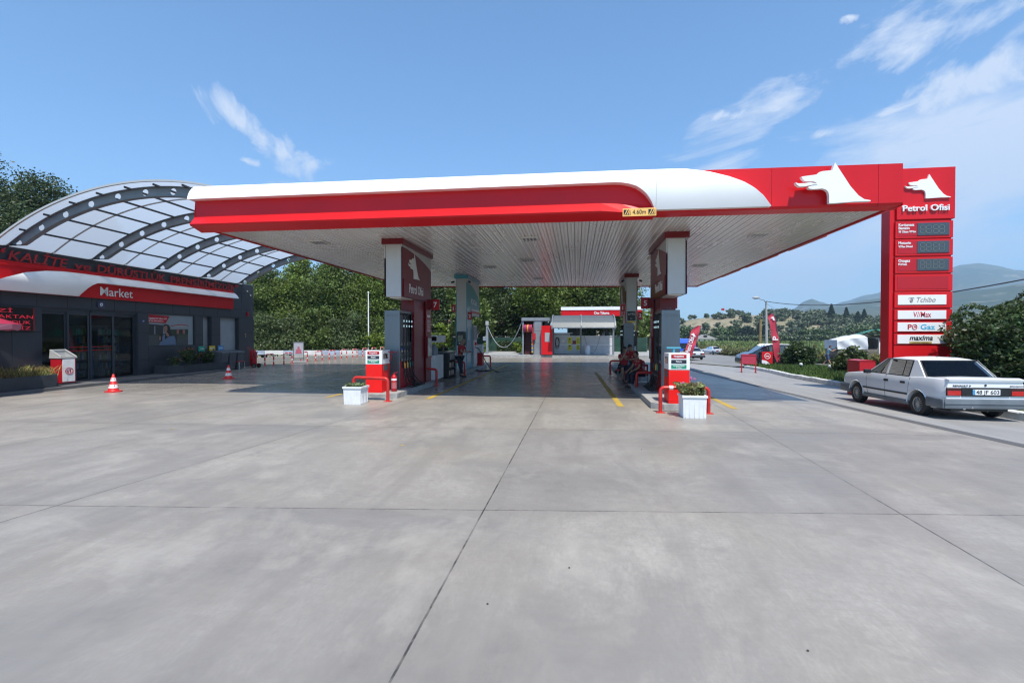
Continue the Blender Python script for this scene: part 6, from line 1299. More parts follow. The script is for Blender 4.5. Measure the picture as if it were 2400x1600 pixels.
MB().cbox(-2.58, -2.16, 41.035, 41.052, 1.28, 2.05, .008).build('window', MAT('frosted_pane', (1, 1, 1)), t, world=True); MB().cbox(-2.87, -1.96, 41.16, 41.5, .24, 2.62, .01).build('cabinet', grayp, t, world=True)
for x in (-2.8, -2.05): MB().cyl((x, 41.3, .17), (0, 0, 1), .04, .07, 8).build('foot', steeld, t, world=True)
t = thing('grey_post', 'square grey post with a switch box, holding the slack vacuum hose', 'post', (-7.9, 43.5, .17)); MB().cbox(-8.02, -7.82, 43.4, 43.6, .17, 2.7, .01).build('shaft', grayp, t, world=True); MB().cbox(-8.06, -7.78, 43.35, 43.6, 2.72, 3.1, .03).build('lamp_head', MAT('lamp_grey', (.35, .36, .37), .5), t, world=True); MB().cbox(-8.3, -8.03, 43.4, 43.6, 1.35, 1.72, .01).build('switch_box', grayp, t, world=True)
pts = []
for i in range(25): q = i/24; x = -7.85+3.3*q; z = 2.65*(1-q)+3.1*q-(2.1*4*q*(1-q)); pts.append((x, 43.3-1.6*q, z))
tag(MB().tube(pts, .03, 8).build('vacuum_hose', MAT('hose_grey', (.3, .31, .33), .5), smooth=60), 'grey hose sagging from the grey post to the vacuum cabinet', 'hose')
# car wash shelter
ws = thing('car_wash_shelter', 'small arched car wash shelter under a long red and white lettered board', 'shelter', (1, 42, .17))
sb_ = MB().box(-1.3, 5.6, 43.2, 43.5, 3.50, 4.02).build('sign_board', red, ws, world=True); MB().box(-1.31, 5.61, 43.16, 43.52, 4.022, 4.30).build('white_strip', white, sb_, world=True); text('Oto Yıkama', .34, letter, sb_, (2.2, 43.18, 3.65), align='CENTER', bold=.02, width=1.3)
def wa(q): return (43.6-3.4*math.sin(q*PI/2)**1.0, 2.48+1.15*math.cos(q*PI/2)**1.0)
roofm = MAT('shelter_panel', (.17, .19, .195), .4, trans=.3)
MB().grid(1, 16, lambda i, j: (-1.9+5.1*i, 43.5-3.4*j, 2.48+1.05*math.sqrt(max(0, 1-j**2.2)))).build('roof_panel', roofm, ws, world=True)
for x in (-1.95, .42, 3.12):
    m = MB(); v = []
    for i in range(17): j = i/16; y = 43.5-3.4*j; z = 2.60+1.05*math.sqrt(max(0, 1-j**2.2)); m_ = .26; v += [(x-.04, y, z), (x+.04, y, z), (x+.04, y, z-m_), (x-.04, y, z-m_)]
    m.add(v, [(i*4+k, i*4+(k+1) % 4, (i+1)*4+(k+1) % 4, (i+1)*4+k) for i in range(16) for k in range(4)]+[(0, 3, 2, 1), (64, 65, 66, 67)]); m.build('arched_beam', MAT('truss_grey', (1, 1, 1)), ws, world=True)
m = MB()
for i in range(1, 6): j = (i/6)**.8; m.box(-1.9, 3.2, 43.5-3.4*j-.02, 43.5-3.4*j+.02, 2.46+1.05*math.sqrt(1-j**2.2), 2.52+1.05*math.sqrt(1-j**2.2))
m.box(-1.9, 3.2, 40.08, 40.14, 2.40, 2.47); m.build('purlin', MAT('truss_grey', (1, 1, 1)), ws, world=True)
m = MB()
for i in range(1, 6): 
    x = -1.9+5.1*i/6
    for q in range(12): j0, j1 = q/12, (q+1)/12; y0, y1 = 43.5-3.4*j0, 43.5-3.4*j1; z0, z1 = [2.50+1.05*math.sqrt(max(0, 1-j**2.2)) for j in (j0, j1)]; m.add([(x-.015, y0, z0-.01), (x+.015, y0, z0-.01), (x+.015, y1, z1-.01), (x-.015, y1, z1-.01)], [(3, 2, 1, 0)])
m.build('joint_strip', steeld, ws, world=True)
for x in (.40, 3.1, -1.93): MB().cbox(x-.08, x+.08, 41.9, 42.06, .17, 3.2, .006).build('post', MAT('truss_grey', (1, 1, 1)), ws, world=True)
for x in (0.4, 3.1): MB().tube([(x, 41.98, 2.4), (x, 40.2, 2.44)], .05, 8).build('brace', MAT('truss_grey', (1, 1, 1)), ws, world=True)
pw = thing('panel_wall', 'white corrugated panel wall with yellow notices under the wash shelter', 'wall', (.5, 43, .17)); m = MB(); x = -2.3
while x < 3.1: m.cbox(x, min(x+.155, 3.1)-.004, 42.9, 42.96, .22, .98, .003); m.cbox(x, min(x+.155, 3.1)-.004, 42.9, 42.96, 1.06, 1.72, .003); x += .155
m.box(-2.3, 3.1, 42.93, 43.0, .22, 1.72); m.build('sheet', MAT('panel_white', (.60, .61, .63), .5, var=.1, vs=3), pw, world=True); m = MB(); m.cbox(-2.3, 3.1, 42.86, 42.97, .985, 1.055, .004); m.cbox(-2.3, 3.1, 42.86, 43.0, 1.722, 1.78, .004); m.build('rail', letter, pw, world=True)
MB().cbox(-2.4, -.55, 43.1, 44.6, .17, 1.98, .01).cbox(-2.5, -.3, 43.0, 44.7, 1.982, 2.05, .01).build('store_box', MAT('panel_white', (1, 1, 1)), pw, world=True)
for k, (x, z) in enumerate(((-.72, 1.10), (.02, 1.10), (-.72, .52), (.02, .55))):
    q = MB().box(x, x+.36, 42.885, 42.899, z, z+.56).build('yellow_notice', lyellow, pw, world=True); qq = MB()
    for i in range(5): qq.box(x+.05, x+.30-.03*(i % 3), 42.880, 42.886, z+.08+i*.085, z+.11+i*.085)
    qq.prism([(x+.1, z+.34), (x+.26, z+.34), (x+.18, z+.50)], lambda a, b, d: Vector((a, 42.878+d, b)), .004) if k % 2 == 0 else None; qq.build('print', black, q, world=True)
q = MB().cbox(-.28, -.0, 42.82, 42.9, 1.06, 1.36, .008).build('control_box', MAT('control_dark', (.08, .02, .03), .5), pw, world=True); MB().box(-.2, -.08, 42.81, 42.822, 1.12, 1.28).build('button', redd, q, world=True)
MB().box(-1.2, -.98, 42.89, 42.90, 1.25, 1.4).build('sticker', letter, pw, world=True)
m = MB(); m.tube([(-1.62+.17*math.sin(a)*1.0+.02*a*.1, 42.84-.005*a, 1.2+.42*math.cos(a)-.1*math.sin(a/2)) for a in [4*PI*k/48 for k in range(49)]], .022, 7); tag(m.build('coiled_hose', rubber, smooth=60), 'black hose looped on the white panel wall', 'hose')
pts = [(.52+(1.6)*q, 42.6, 2.5-2.2*math.sin(q*PI*.93)) for q in [i/20 for i in range(21)]]; tag(MB().tube(pts, .012, 6).build('pressure_hose', rubber, smooth=60), 'thin dark pressure hose drooping over the right half of the panel wall', 'hose')
b_ = thing('barrel', 'white plastic barrel with a lid at the foot of the shelter post', 'barrel', (.95, 42.4, .17)); MB().lathe([(.20, 0), (.25, .05), (.27, .35), (.25, .62), (.2, .68)], 18).build('drum', whitep, b_, smooth=40); MB().lathe([(.23, .681), (.22, .75), (.1, .80)], 18).build('lid', whitep, b_, smooth=40)
bl = thing('grey_outbuilding', 'flat grey outbuilding glimpsed behind the wash shelter', 'building', (2, 58, -.9)); MB().box(-1, 2.3, 57, 63, -1, 4.2).build('wall', MAT('render_grey', (.2, .21, .17), .8), bl, world=True); MB().box(2.9, 6.5, 56, 61, -1, 2.4).build('annex', wallw, bl, world=True); MB().box(2.3, 7.2, 55.4, 61.5, 2.42, 2.56).build('roof', MAT('roof_sheet', (1, 1, 1)), bl, world=True)
# ------------------------------------------------------------------ TREES
def tree(label, x, y, h, cw, n=9000, mat=leafm, base=None, trunk=.22, tm=None, low=.25, seed=0, leaf=.26, group='trees behind the station', blobs=None, name='tree', clump=.24, cat='tree', squash=1.):
    z0 = gz(x, y)-.15 if base is None else base; rg = np.random.default_rng(seed+int(x*13+y*7) % 1000+1); rd = random.Random(seed+int(x*31+y))
    t = thing(name, label, cat, (x, y, z0), 0, group)
    if blobs is None:
        blobs = []; nb = 11; zc0 = h*low
        for k in range(nb):
            q = (k+.5)/nb; zz = zc0+(h-zc0)*(.15+.72*q); rad = cw/2*(.35+.65*math.sin(PI*min(1, (.22+.68*q))))*.62; a = 2.4*k+rd.random(); off = (cw/2-rad*.8)*(.9 if q < .75 else .35)
            r_ = rad*rd.uniform(.75, 1.15); blobs.append((math.cos(a)*off, math.sin(a)*off, zz, r_, r_, r_*rd.uniform(.7, 1.0)*squash))
        blobs.append((0, 0, h*.62, cw*.27, cw*.27, h*.24)); blobs.append((rd.uniform(-.3, .3), 0, h*.88, cw*.20, cw*.20, h*.11))
    m = MB(); tr_ = trunk; bend = rd.uniform(-.3, .3); top = h*.72
    tp = [Vector((bend*math.sin(q*2.2)*.5, bend*.4*q, top*q)) for q in [i/7 for i in range(8)]]; m.tube(tp, [tr_*1.25]+[tr_*(1-.78*i/7) for i in range(1, 8)], 9)
    for k, b in enumerate(blobs):
        if k > 10: break
        s_ = tp[min(6, 2+k % 5)]; e_ = Vector(b[:3]); mid = (s_*.5+e_*.5)+Vector((0, 0, -.05*h*rd.random())); m.tube([s_, mid, e_], [tr_*.42, tr_*.26, tr_*.08], 6)
        for _ in range(2): e2 = e_+Vector((rd.uniform(-1, 1)*b[3]*.8, rd.uniform(-1, 1)*b[4]*.8, rd.uniform(-.3, .8)*b[5])); m.tube([mid, (mid+e2)/2, e2], [tr_*.16, tr_*.1, tr_*.03], 5)
    m.build('trunk', tm or bark, t, smooth=60)
    leafmesh('crown', crown_points(blobs, n, rg, clump), leaf, mat, t, flat=.6, rg=rg)
    return t
TB = [  # label, x, y, h, width, n, mat, low, seed
 ('tall dark tree rising behind the shop roof at the far left edge', -52, 36, 20, 13, 18000, leafd, .12, 1), ('dark spreading tree behind the arched roof, second from the left edge', -47.0, 38, 18.2, 10, 15000, leafd, .12, 2), ('dark tree behind the arched roof whose crown tapers down to the right', -43.6, 40, 15.6, 6.4, 8000, leafd, .15, 3), ('dark low tree filling the gap left of the arched roof', -44, 34, 11.5, 12, 10000, leafd, .1, 31),
 ('bright green tree half hidden by the shop corner', -34.0, 50.0, 10.4, 6.4, 10000, leafm, .12, 41), ('green tree second from the shop corner, above the fruit trees', -30.2, 50.5, 11.2, 6.2, 10000, leafb, .12, 43), ('dark tree behind the shop, showing only at the shop corner', -39, 50, 11, 7, 8000, leafd, .12, 44), ('broad green tree directly right of the shop corner', -26.2, 50.5, 10.2, 6.6, 13000, leafm, .12, 4), ('tall loose poplar like tree behind the bushy row', -24.6, 55, 14.5, 7.5, 10000, leafd, .25, 5), ('bright green rounded tree in the middle of the left row', -21.9, 51.5, 11.0, 6.2, 13000, leafb, .15, 6), ('green tree with sunlit top just left of the flagpole', -19.2, 52.5, 9.6, 5.4, 10000, leafm, .15, 7),
 ('thin dark tree right behind the near left column', -14.9, 50.0, 10.5, 3.8, 4200, leafd, .10, 8), ('green tree between the two left columns', -11.6, 51.5, 10.6, 6.2, 12000, leafm, .14, 9), ('dark tree with sparse top right of the teal column', -8.9, 52.5, 11, 5.6, 8500, leafd, .22, 11),
 ('full green tree with a sunlit crown above the vacuum cabinet', -3.2, 52.0, 11.5, 6.8, 15000, leafb, .30, 12), ('dense dark tree behind the wash shelter, left half', .2, 53.5, 12.5, 6.5, 12000, leafd, .16, 13), ('green tree behind the right half of the wash sign', 3.2, 52.0, 11.5, 6.0, 12000, leafm, .16, 14), ('dark crown left of the far right column', 5.4, 60, 10.5, 5.5, 5500, leafd, .15, 15)]
for (lb_, x, y, h_, cw, n, mt, lw, sd_) in TB: tree(lb_, x, y, h_, cw, int(n*3.2), mt, low=lw, seed=sd_, leaf=.13 if y > 44 else .14, trunk=.26)
tree('street tree with a lime washed leaning trunk beside the grey post', -10.0, 46.5, 5.4, 4.2, 5500, leafm, base=0.1, trunk=.16, tm=barkw, low=.36, seed=21, leaf=.22)
tree('dark leaved tree hiding the pink roofed house', -7.0, 53.5, 6.2, 5.0, 3600, leafd, trunk=.14, low=.3, seed=22, leaf=.24)
tree('dark leaved tree in front of the house, right of the first', -4.9, 54.5, 6.0, 4.0, 3200, leafd, trunk=.14, low=.3, seed=23, leaf=.24)
tree('small bright lime green sapling between the left columns', -12.9, 46.5, 3.2, 2.0, 1500, leafl, trunk=.06, low=.2, seed=24, leaf=.2)
for k, (x, y, h_, cw, mt, lb_) in enumerate(((-34.2, 45.4, 4.4, 3.8, leafm, 'fruit tree with upright shoots touching the shop corner'), (-31.4, 45.8, 4.9, 3.8, leaff, 'fruit tree with upright shoots, first clear of the shop corner'), (-28.6, 46.2, 4.6, 3.6, leaff, 'fruit tree with upright shoots above the second hoop barrier'), (-25.9, 46.8, 5.2, 4.0, leafm, 'fruit tree with upright shoots just left of the advertising board'), (-23.2, 47.4, 4.7, 4.0, leaff, 'fruit tree with upright shoots behind the advertising board'), (-20.7, 48.0, 4.2, 3.6, leafm, 'low fruit tree just left of the flagpole'))):
    rd = random.Random(k+50); bb = []
    for j in range(13): a = rd.random()*2*PI; r_ = cw/2*.75*math.sqrt(rd.random()); hh = h_*(.35+.4*rd.random()); bb.append((math.cos(a)*r_, math.sin(a)*r_, hh, .42, .42, h_*.24))
    for j in range(5): a = j*1.3; bb.append((math.cos(a)*cw*.25, math.sin(a)*cw*.25, h_*.32, cw*.28, cw*.28, h_*.2))
    tree(lb_, x, y, h_, cw, 16000, mt, trunk=.1, seed=60+k, leaf=.12, blobs=bb, group='fruit trees behind the hoop barriers', clump=.3)
def bush(label, x, y, h, w_, n, mat, seed, leaf=.16, base=None, name='bush', group=None):
    rd = random.Random(seed); bb = [(rd.uniform(-.3, .3)*w_, rd.uniform(-.3, .3)*w_, h*rd.uniform(.3, .72), w_*.27, w_*.27, h*.27) for _ in range(10)]+[(0, 0, h*.4, w_*.38, w_*.38, h*.38)]
    return tree(label, x, y, h, w_, n, mat, trunk=.045, seed=seed, leaf=leaf, blobs=bb, base=base, name=name, cat='bush', group=group, clump=.3)
bush('bright yellow green bush at the foot of the flagpole', -18.7, 47.5, 2.5, 3.4, 5200, leafl, 71, .16); bush('bright bush left of the near column, behind the last barriers', -16.6, 47.0, 2.0, 2.6, 2800, leafl, 72, .16); bush('small bush beside the lime washed trunk', -8.9, 46.3, 1.3, 1.1, 500, leafl, 73, .14); bush('small bush left of the vacuum cabinet', -5.3, 46.0, 1.4, 1.4, 600, leafl, 74, .14)
bush('grey green hedge bush standing behind the white unit', -14.4, 48.5, 3.6, 3.0, 3000, leafd, 75, .18)
bush('green bush seen between the two right columns', 7.1, 57, 5.2, 5.0, 5200, leafm, 76, .22); bush('lighter tree top behind the bush between the right columns', 8.6, 66, 6.8, 4.4, 3600, leafl, 77, .25)
vp = MB(); rg = np.random.default_rng(11); P = np.stack([rg.uniform(-8, -5.2, 1500), 49.9+rg.random(1500)*.2, .1+rg.random(1500)**1.4*1.1], 1); tag(leafmesh('creeper', P, .14, leafd), 'creeper growing up the green screened fence', 'creeper')
# ------------------------------------------------------------------ PRICE TOTEM
tb = gz(12, 19)
t = thing('price_totem', 'tall red price totem with wolf head, blank price displays and white sponsor panels', 'sign', (12, 19.1, tb))
MB().cbox(10.96, 12.93, 18.93, 19.42, tb-.05, 7.45, .01).build('body', red, t, world=True)
cp = MB().cbox(11.14, 12.98, 18.84, 19.0, 5.88, 7.66, .012).build('head_panel', red, t, world=True); wolf(cp, (11.36, 18.84, 6.58), 1.44, (1, 0, 0), .06, white)
text('Petrol Ofisi', .30, letter, cp, (11.30, 18.81, 6.16), width=1.47, bold=.012, ext=.03)
MB().tube([(12.0+.06*math.cos(a), 19.1, 7.66+.07*math.sin(a)) for a in [PI*k/8 for k in range(9)]], .012, 6).build('lifting_eye', steeld, t, world=True)
seg = {'0': 'abcdef'}
def digits(par, x0, z0, w_, h_):
    q = MB(); T_ = .012
    for k in range(4):
        x = x0+k*w_*1.32+(.03 if k > 1 else 0)
        for (a, b, c, d) in ((0, 0, w_, 0), (0, h_/2, w_, h_/2), (0, h_, w_, h_), (0, 0, 0, h_/2), (w_, 0, w_, h_/2), (0, h_/2, 0, h_), (w_, h_/2, w_, h_)):
            q.box(x+min(a, c)-T_*(a == c)+(.012 if b == d else 0), x+max(a, c)+T_*(a == c)-(.012 if b == d else 0), 18.832, 18.838, z0+min(b, d)-T_*(b == d)+(.014 if a == c else 0), z0+max(b, d)+T_*(b == d)-(.014 if a == c else 0))
    q.box(x0+w_*2.55, x0+w_*2.55+.02, 18.832, 18.838, z0-.01, z0+.01); q.build('unlit_segment', MAT('segment_grey', (.13, .14, .13), .4), par, world=True)
rows = [(5.83, 5.22, ['Kurşunsuz', 'Benzin', '95 Oktan V/Max']), (5.20, 4.61, ['Motorin', 'V/Max Diesel']), (4.58, 4.0, ['Otogaz', 'PO/Gaz'])]
for a, b, ls in rows:
    r = MB().cbox(11.11, 12.94, 18.86, 18.95, b+.012, a-.012, .008).build('price_row', red, t, world=True)
    MB().box(11.18, 11.80, 18.852, 18.862, b+.09, a-.07).build('fuel_label', redm, r, world=True); z = a-.175
    for k, s in enumerate(ls):
        small = (k == len(ls)-1); text(s, .10 if small else .13, letter, r, (11.20, 18.847, z), bold=.025, ext=.003, width={'Kurşunsuz': .50, 'Benzin': .35, '95 Oktan V/Max': .56, 'Motorin': .40, 'V/Max Diesel': .45, 'Otogaz': .38, 'PO/Gaz': .28}[s]); z -= .115
    d = MB().cbox(11.80, 12.81, 18.838, 18.862, b+.10, a-.08, .004).build('price_display', MAT('display_slate', (.055, .075, .095), .25), r, world=True); digits(d, 11.89, b+.17, .145, .27)
r = MB().cbox(11.11, 12.94, 18.86, 18.95, 3.39, 3.97, .008).build('price_row', red, t, world=True); MB().box(11.18, 12.80, 18.851, 18.861, 3.46, 3.90).build('blank_panel', redm, r, world=True)
for a, b, kind in ((3.37, 2.79, 'coffee'), (2.76, 2.36, 'vmax'), (2.34, 1.93, 'gaz'), (1.91, 1.50, 'maxima')):
    r = MB().cbox(11.10, 12.94, 18.86, 18.95, b+.01, a-.01, .008).build('sponsor_row', red, t, world=True); mg = .12 if kind == 'coffee' else .05
    p_ = MB().cbox(11.20, 12.74, 18.842, 18.862, b+mg, a-mg, .004).build('white_panel', letter, r, world=True); zc = (a+b)/2; Y_ = 18.838
    if kind == 'coffee':
        tg = MAT('taupe_letter', (.33, .30, .27), .5); text('Tchibo', .24, tg, p_, (11.80, Y_, zc-.075), width=.60, shear=.28, bold=.01, ext=.003); q = MB()
        q.tube([(11.63+.045*math.cos(a_), Y_, zc-.02+.06*math.sin(a_)) for a_ in [2*PI*k/16 for k in range(17)]], .011, 5); q.tube([(11.53, Y_, zc+.05), (11.60, Y_, zc+.085), (11.70, Y_, zc+.07), (11.72, Y_, zc+.04)], .009, 5); q.ball((11.63, Y_, zc-.03), (.025, .004, .04), 8, 6); q.build('cup_mark', tg, p_, world=True)
    if kind == 'vmax':
        text('V//Max', .27, redm, p_, (11.70, Y_, zc-.085), width=.56, bold=.004, shear=.08, ext=.003)
    if kind == 'gaz':
        text('P', .25, redm, p_, (11.52, Y_, zc-.085), bold=.015, ext=.003, width=.13); MB().tube([(11.74+.075*math.cos(a_), Y_, zc+.085*math.sin(a_)) for a_ in [2*PI*k/20 for k in range(21)]], .011, 6).build('ring_mark', redm, p_, world=True)
        MB().prism([(11.69, zc-.02), (11.73, zc+.03), (11.78, zc+.02), (11.80, zc-.04), (11.73, zc-.01)], lambda a_, b_, d_: Vector((a_, Y_+d_, b_)), .003).build('head_mark', redm, p_, world=True)
        bl_ = MAT('sky_letter', (.05, .42, .68), .5); text('Gaz', .25, bl_, p_, (11.93, Y_, zc-.085), width=.46, bold=.012, ext=.003); MB().prism([(11.84, zc-.09), (11.87, zc-.02), (11.91, zc+.09), (11.88, zc+.0)], lambda a_, b_, d_: Vector((a_, Y_+d_, b_)), .003).build('slash_mark', bl_, p_, world=True)
    if kind == 'maxima':
        text('maxima', .25, black, p_, (11.58, Y_, zc-.035), width=.74, shear=.25, bold=.02, ext=.003); gb_ = MB().box(11.58, 12.29, Y_-.002, Y_+.004, zc-.145, zc-.085).build('gold_band', MAT('gold_band', (.45, .30, .06), .4), p_, world=True); text('MOTOR YAĞLARI', .045, black, gb_, (11.935, Y_-.004, zc-.132), align='CENTER', width=.50, ext=.002)
MB().cbox(11.10, 12.94, 18.87, 18.95, tb+.1, 1.47, .008).build('base_panel', red, t, world=True)
rb = PY(2014.5, 843, 17.95); z0 = gz(10.5, 18)
t = thing('red_cabinet', 'small dark red metal cabinet at the foot of the price totem', 'cabinet', (rb.x+.25, 18.2, z0)); MB().cbox(rb.x, rb.x+.50, 17.95, 18.7, z0, rb.z-.03, .008).build('casing', redm, t, world=True); MB().add([(rb.x-.02, 17.93, rb.z-.03), (rb.x+.52, 17.93, rb.z-.03), (rb.x+.52, 18.72, rb.z-.03), (rb.x-.02, 18.72, rb.z-.03), (rb.x+.25, 18.0, rb.z+.0), (rb.x+.25, 18.7, rb.z+.0)], [(0, 1, 4), (1, 2, 5, 4), (2, 3, 5), (3, 0, 4, 5), (3, 2, 1, 0)]).build('lid', redm, t, world=True)
# ------------------------------------------------------------------ CARS
def wheel(par, x, y, r, s_, rimmat, spokes=16, w_=.17):
    t = MB(); prof = [(r*.62, 0), (r*.94, .005), (r, .03), (r, w_-.03), (r*.94, w_-.005), (r*.62, w_)]; n = 28; v = []; 
    for rr, d in prof: v += [(x+s_*(d-w_), y+rr*math.cos(2*PI*k/n), r+rr*math.sin(2*PI*k/n)) for k in range(n)]
    t.add(v, [(i*n+k, i*n+(k+1) % n, (i+1)*n+(k+1) % n, (i+1)*n+k) for i in range(len(prof)-1) for k in range(n)]); T_ = t.build('wheel', rubber, par, smooth=40)
    q = MB(); X_ = x-s_*.012
    q.tube([(X_-s_*.01, y+r*.60*math.cos(a), r+r*.60*math.sin(a)) for a in [2*PI*k/28 for k in range(29)]], r*.055, 6)
    for k in range(spokes): a = 2*PI*k/spokes; ca, sa = math.cos(a), math.sin(a); q.tube([(X_, y+r*.18*ca, r+r*.18*sa), (X_-s_*.008, y+r*.56*ca, r+r*.56*sa)], [r*.025, r*.032 if spokes > 8 else r*.09], 5)
    q.cyl((X_-s_*.02, y, r), (s_, 0, 0), r*.2, .028, 14); q.build('rim', rimmat, T_, smooth=40); MB().cyl((X_-s_*.07, y, r), (s_, 0, 0), r*.6, .04, 20).build('brake_disc', black, T_); return T_
def boolean_cut(me_o, cutters):
    for c in cutters:
        md = me_o.modifiers.new('b', 'BOOLEAN'); md.operation = 'DIFFERENCE'; md.object = c; md.solver = 'EXACT'
    bpy.context.view_layer.update(); dg = bpy.context.evaluated_depsgraph_get(); me = bpy.data.meshes.new_from_object(me_o.evaluated_get(dg)); me_o.modifiers.clear(); old = me_o.data; me_o.data = me; me.name = old.name
    for c in cutters: bpy.data.objects.remove(c)
cglass = bpy.data.materials.new('tinted_glass'); cglass.use_nodes = True; nt = cglass.node_tree; nt.nodes.clear(); o_ = nt.nodes.new('ShaderNodeOutputMaterial'); mx = nt.nodes.new('ShaderNodeMixShader'); tr = nt.nodes.new('ShaderNodeBsdfTransparent'); tr.inputs[0].default_value = (.62, .66, .66, 1); gs = nt.nodes.new('ShaderNodeBsdfGlossy'); gs.inputs['Roughness'].default_value = .01; gs.inputs[0].default_value = (1, 1, 1, 1)
fz = nt.nodes.new('ShaderNodeFresnel'); fz.inputs[0].default_value = 1.33; nt.links.new(fz.outputs[0], mx.inputs[0]); nt.links.new(tr.outputs[0], mx.inputs[1]); nt.links.new(gs.outputs[0], mx.inputs[2]); nt.links.new(mx.outputs[0], o_.inputs[0])
def sedan(label, loc, rz, body=None, bump=None, group=None, detail=True, L_=2.05, Rr=.285, old=False, s=1.):
    body = body or MAT('car_white', (.80, .81, .82), .25, var=.04, vs=2, coat=.4); bump = bump or MAT('bumper_grey', (.14, .16, .18), .45, var=.2, vs=4)
    t = thing('parked_car' if detail else 'passing_car', label, 'car', loc, rz, group, sc_=s)
    W = .815; wb = 1.24
    st = [-2.06, -2.03, -1.95, -1.7, -1.3, -.9, -.4, 0, .4, .8, 1.2, 1.55, 1.8, 1.93, 1.99]
    def top(y): return (.955-.0*abs(y) if y < -1.1 else .93 if y < .78 else .93-.115*((y-.78)/1.2)**1.25) - (.02 if y < -2.04 else 0)
    def ww(y): return W*(1-.055*max(0, (abs(y+.02)-1.1)/.95)**2.2)-(.03 if abs(y) > 1.97 else 0)
    v = []; K = 9
    for y in st:
        w_ = ww(y); zt = top(y); zb = .26 if abs(y) < 1.8 else .34
        half = [(0, zb), (w_*.90, zb), (w_*.965, zb+.07), (w_, .50), (w_*.992, .66), (w_*.972, zt-.10), (w_*.93, zt-.015), (w_*.86, zt+.004), (0, zt+.018)]
        v += [(a, y, b) for a, b in half]+[(-a, y, b) for a, b in half[-2:0:-1]]
    n = 16; m = MB(); m.add(v, [(i*n+k, i*n+(k+1) % n, (i+1)*n+(k+1) % n, (i+1)*n+k) for i in range(len(st)-1) for k in range(n)]+[tuple(range(n)), tuple((len(st)-1)*n+k for k in reversed(range(n)))])
    bd = m.build('body', body, t)
    bm = bmesh.new(); bm.from_mesh(bd.data); bmesh.ops.recalc_face_normals(bm, faces=bm.faces[:]); bm.to_mesh(bd.data); bm.free()
    cut = []
    for y in (-wb, wb):
        for s_ in (-1, 1):
            c = MB().cyl((s_*.52, y, Rr+.015), (s_, 0, 0), Rr+.055, .6, 26); c.box(s_*.52 if s_ > 0 else -1.12, 1.12 if s_ > 0 else -.52, y-Rr-.055, y+Rr+.055, -.1, Rr); c2 = MB().cyl((s_*.52, y, Rr+.015), (s_, 0, 0), Rr+.055, .6, 26).build('cut', black, t)
            b2 = bmesh.new(); b2.from_mesh(c2.data); bmesh.ops.recalc_face_normals(b2, faces=b2.faces[:]); b2.to_mesh(c2.data); b2.free(); cut.append(c2)
    boolean_cut(bd, cut); bd.data.polygons.foreach_set('use_smooth', [True]*len(bd.data.polygons))
    try: bd.data.set_sharp_from_angle(angle=R(28))
    except Exception: pass
    MB().box(-.55, .55, -1.9, 1.85, .22, .5).build('underbody', black, t)
    # greenhouse
    zb, zr = .90, 1.365; bf, bb_, rf, rb_ = .86, -1.42, .12, -.93; wb0, wr = .745, .615
    def GX(z): return wb0+(wr-wb0)*(z-zb)/(zr-zb)
    def GF(z): return bf+(rf-bf)*(z-zb)/(zr-zb)
    def GB(z): return bb_+(rb_-bb_)*(z-zb)/(zr-zb)
    g = MB(); lv = [zr-.055, zr-.012, zr+.024]; vv = []
    for i, z in enumerate(lv):
        zz = min(z, zr); ins = (0, .045, .18)[i]; w_, f_, b_ = GX(zz)-ins, GF(zz)-ins*1.3, GB(zz)+ins*1.3; c = .07
        vv += [(w_, b_+c, z), (w_, f_-c, z), (w_-c, f_, z), (-w_+c, f_, z), (-w_, f_-c, z), (-w_, b_+c, z), (-w_+c, b_, z), (w_-c, b_, z)]
    vv.append((0, (GF(zr)+GB(zr))/2, zr+.047)); g.add(vv, [(i*8+k, i*8+(k+1) % 8, (i+1)*8+(k+1) % 8, (i+1)*8+k) for i in range(2) for k in range(8)]+[(16+k, 16+(k+1) % 8, 24) for k in range(8)]+[tuple(range(7, -1, -1))]); g.build('roof', body, t, smooth=40)
    def plate(name, pts, th, mt, s_): 
        P = [(s_*GX(z), y, z) for y, z in pts]; Q = [(s_*(GX(z)-th), y, z) for y, z in pts]; n_ = len(pts)
        return MB().add(P+Q, [tuple(range(n_))[::s_], tuple(range(n_, 2*n_))[::-s_]]+[(i, (i+1) % n_, n_+(i+1) % n_, n_+i)[::-s_] for i in range(n_)]).build(name, mt, t)
    zt_r = zr-.03
    for s_ in (-1, 1):
        plate('pillar', [(-.86, zb-.02), (GB(zb-.02)+.0, zb-.02), (GB(zt_r), zt_r), (-.83, zt_r)], .06, body, s_)
        plate('pillar', [(GF(zb-.02), zb-.02), (GF(zb-.02)-.07, zb-.02), (GF(zt_r)-.05, zt_r), (GF(zt_r), zt_r)], .05, body, s_)
        plate('waist_trim', [(.78, zb-.03), (-.88, zb-.03), (-.88, .925), (.76, .925)], .03, body, s_)
    MB().cbox(-.70, .70, -1.30, .80, .88, .945, .01).build('cabin_floor', MAT('cabin_dark', (.03, .03, .032), .8), t)
    for x in (-.36, .36):
        q = MB(); q.cbox(x-.23, x+.23, -.30, -.16, .93, 1.16, .04); q.cbox(x-.12, x+.12, -.29, -.18, 1.17, 1.29, .03); q.build('seat', MAT('seat_grey', (.07, .07, .075), .8), t)
        MB().cbox(x-.13, x+.13, -1.02, -.93, 1.0, 1.16, .03).build('headrest', MAT('seat_grey', (1, 1, 1)), t)
    MB().cbox(-.62, .62, -1.02, -.90, .93, 1.03, .03).build('rear_bench', MAT('seat_grey', (1, 1, 1)), t); MB().cbox(-.66, .66, -1.30, -1.02, .945, .955, .004).build('parcel_shelf', MAT('shelf_beige', (.25, .22, .18), .8), t)
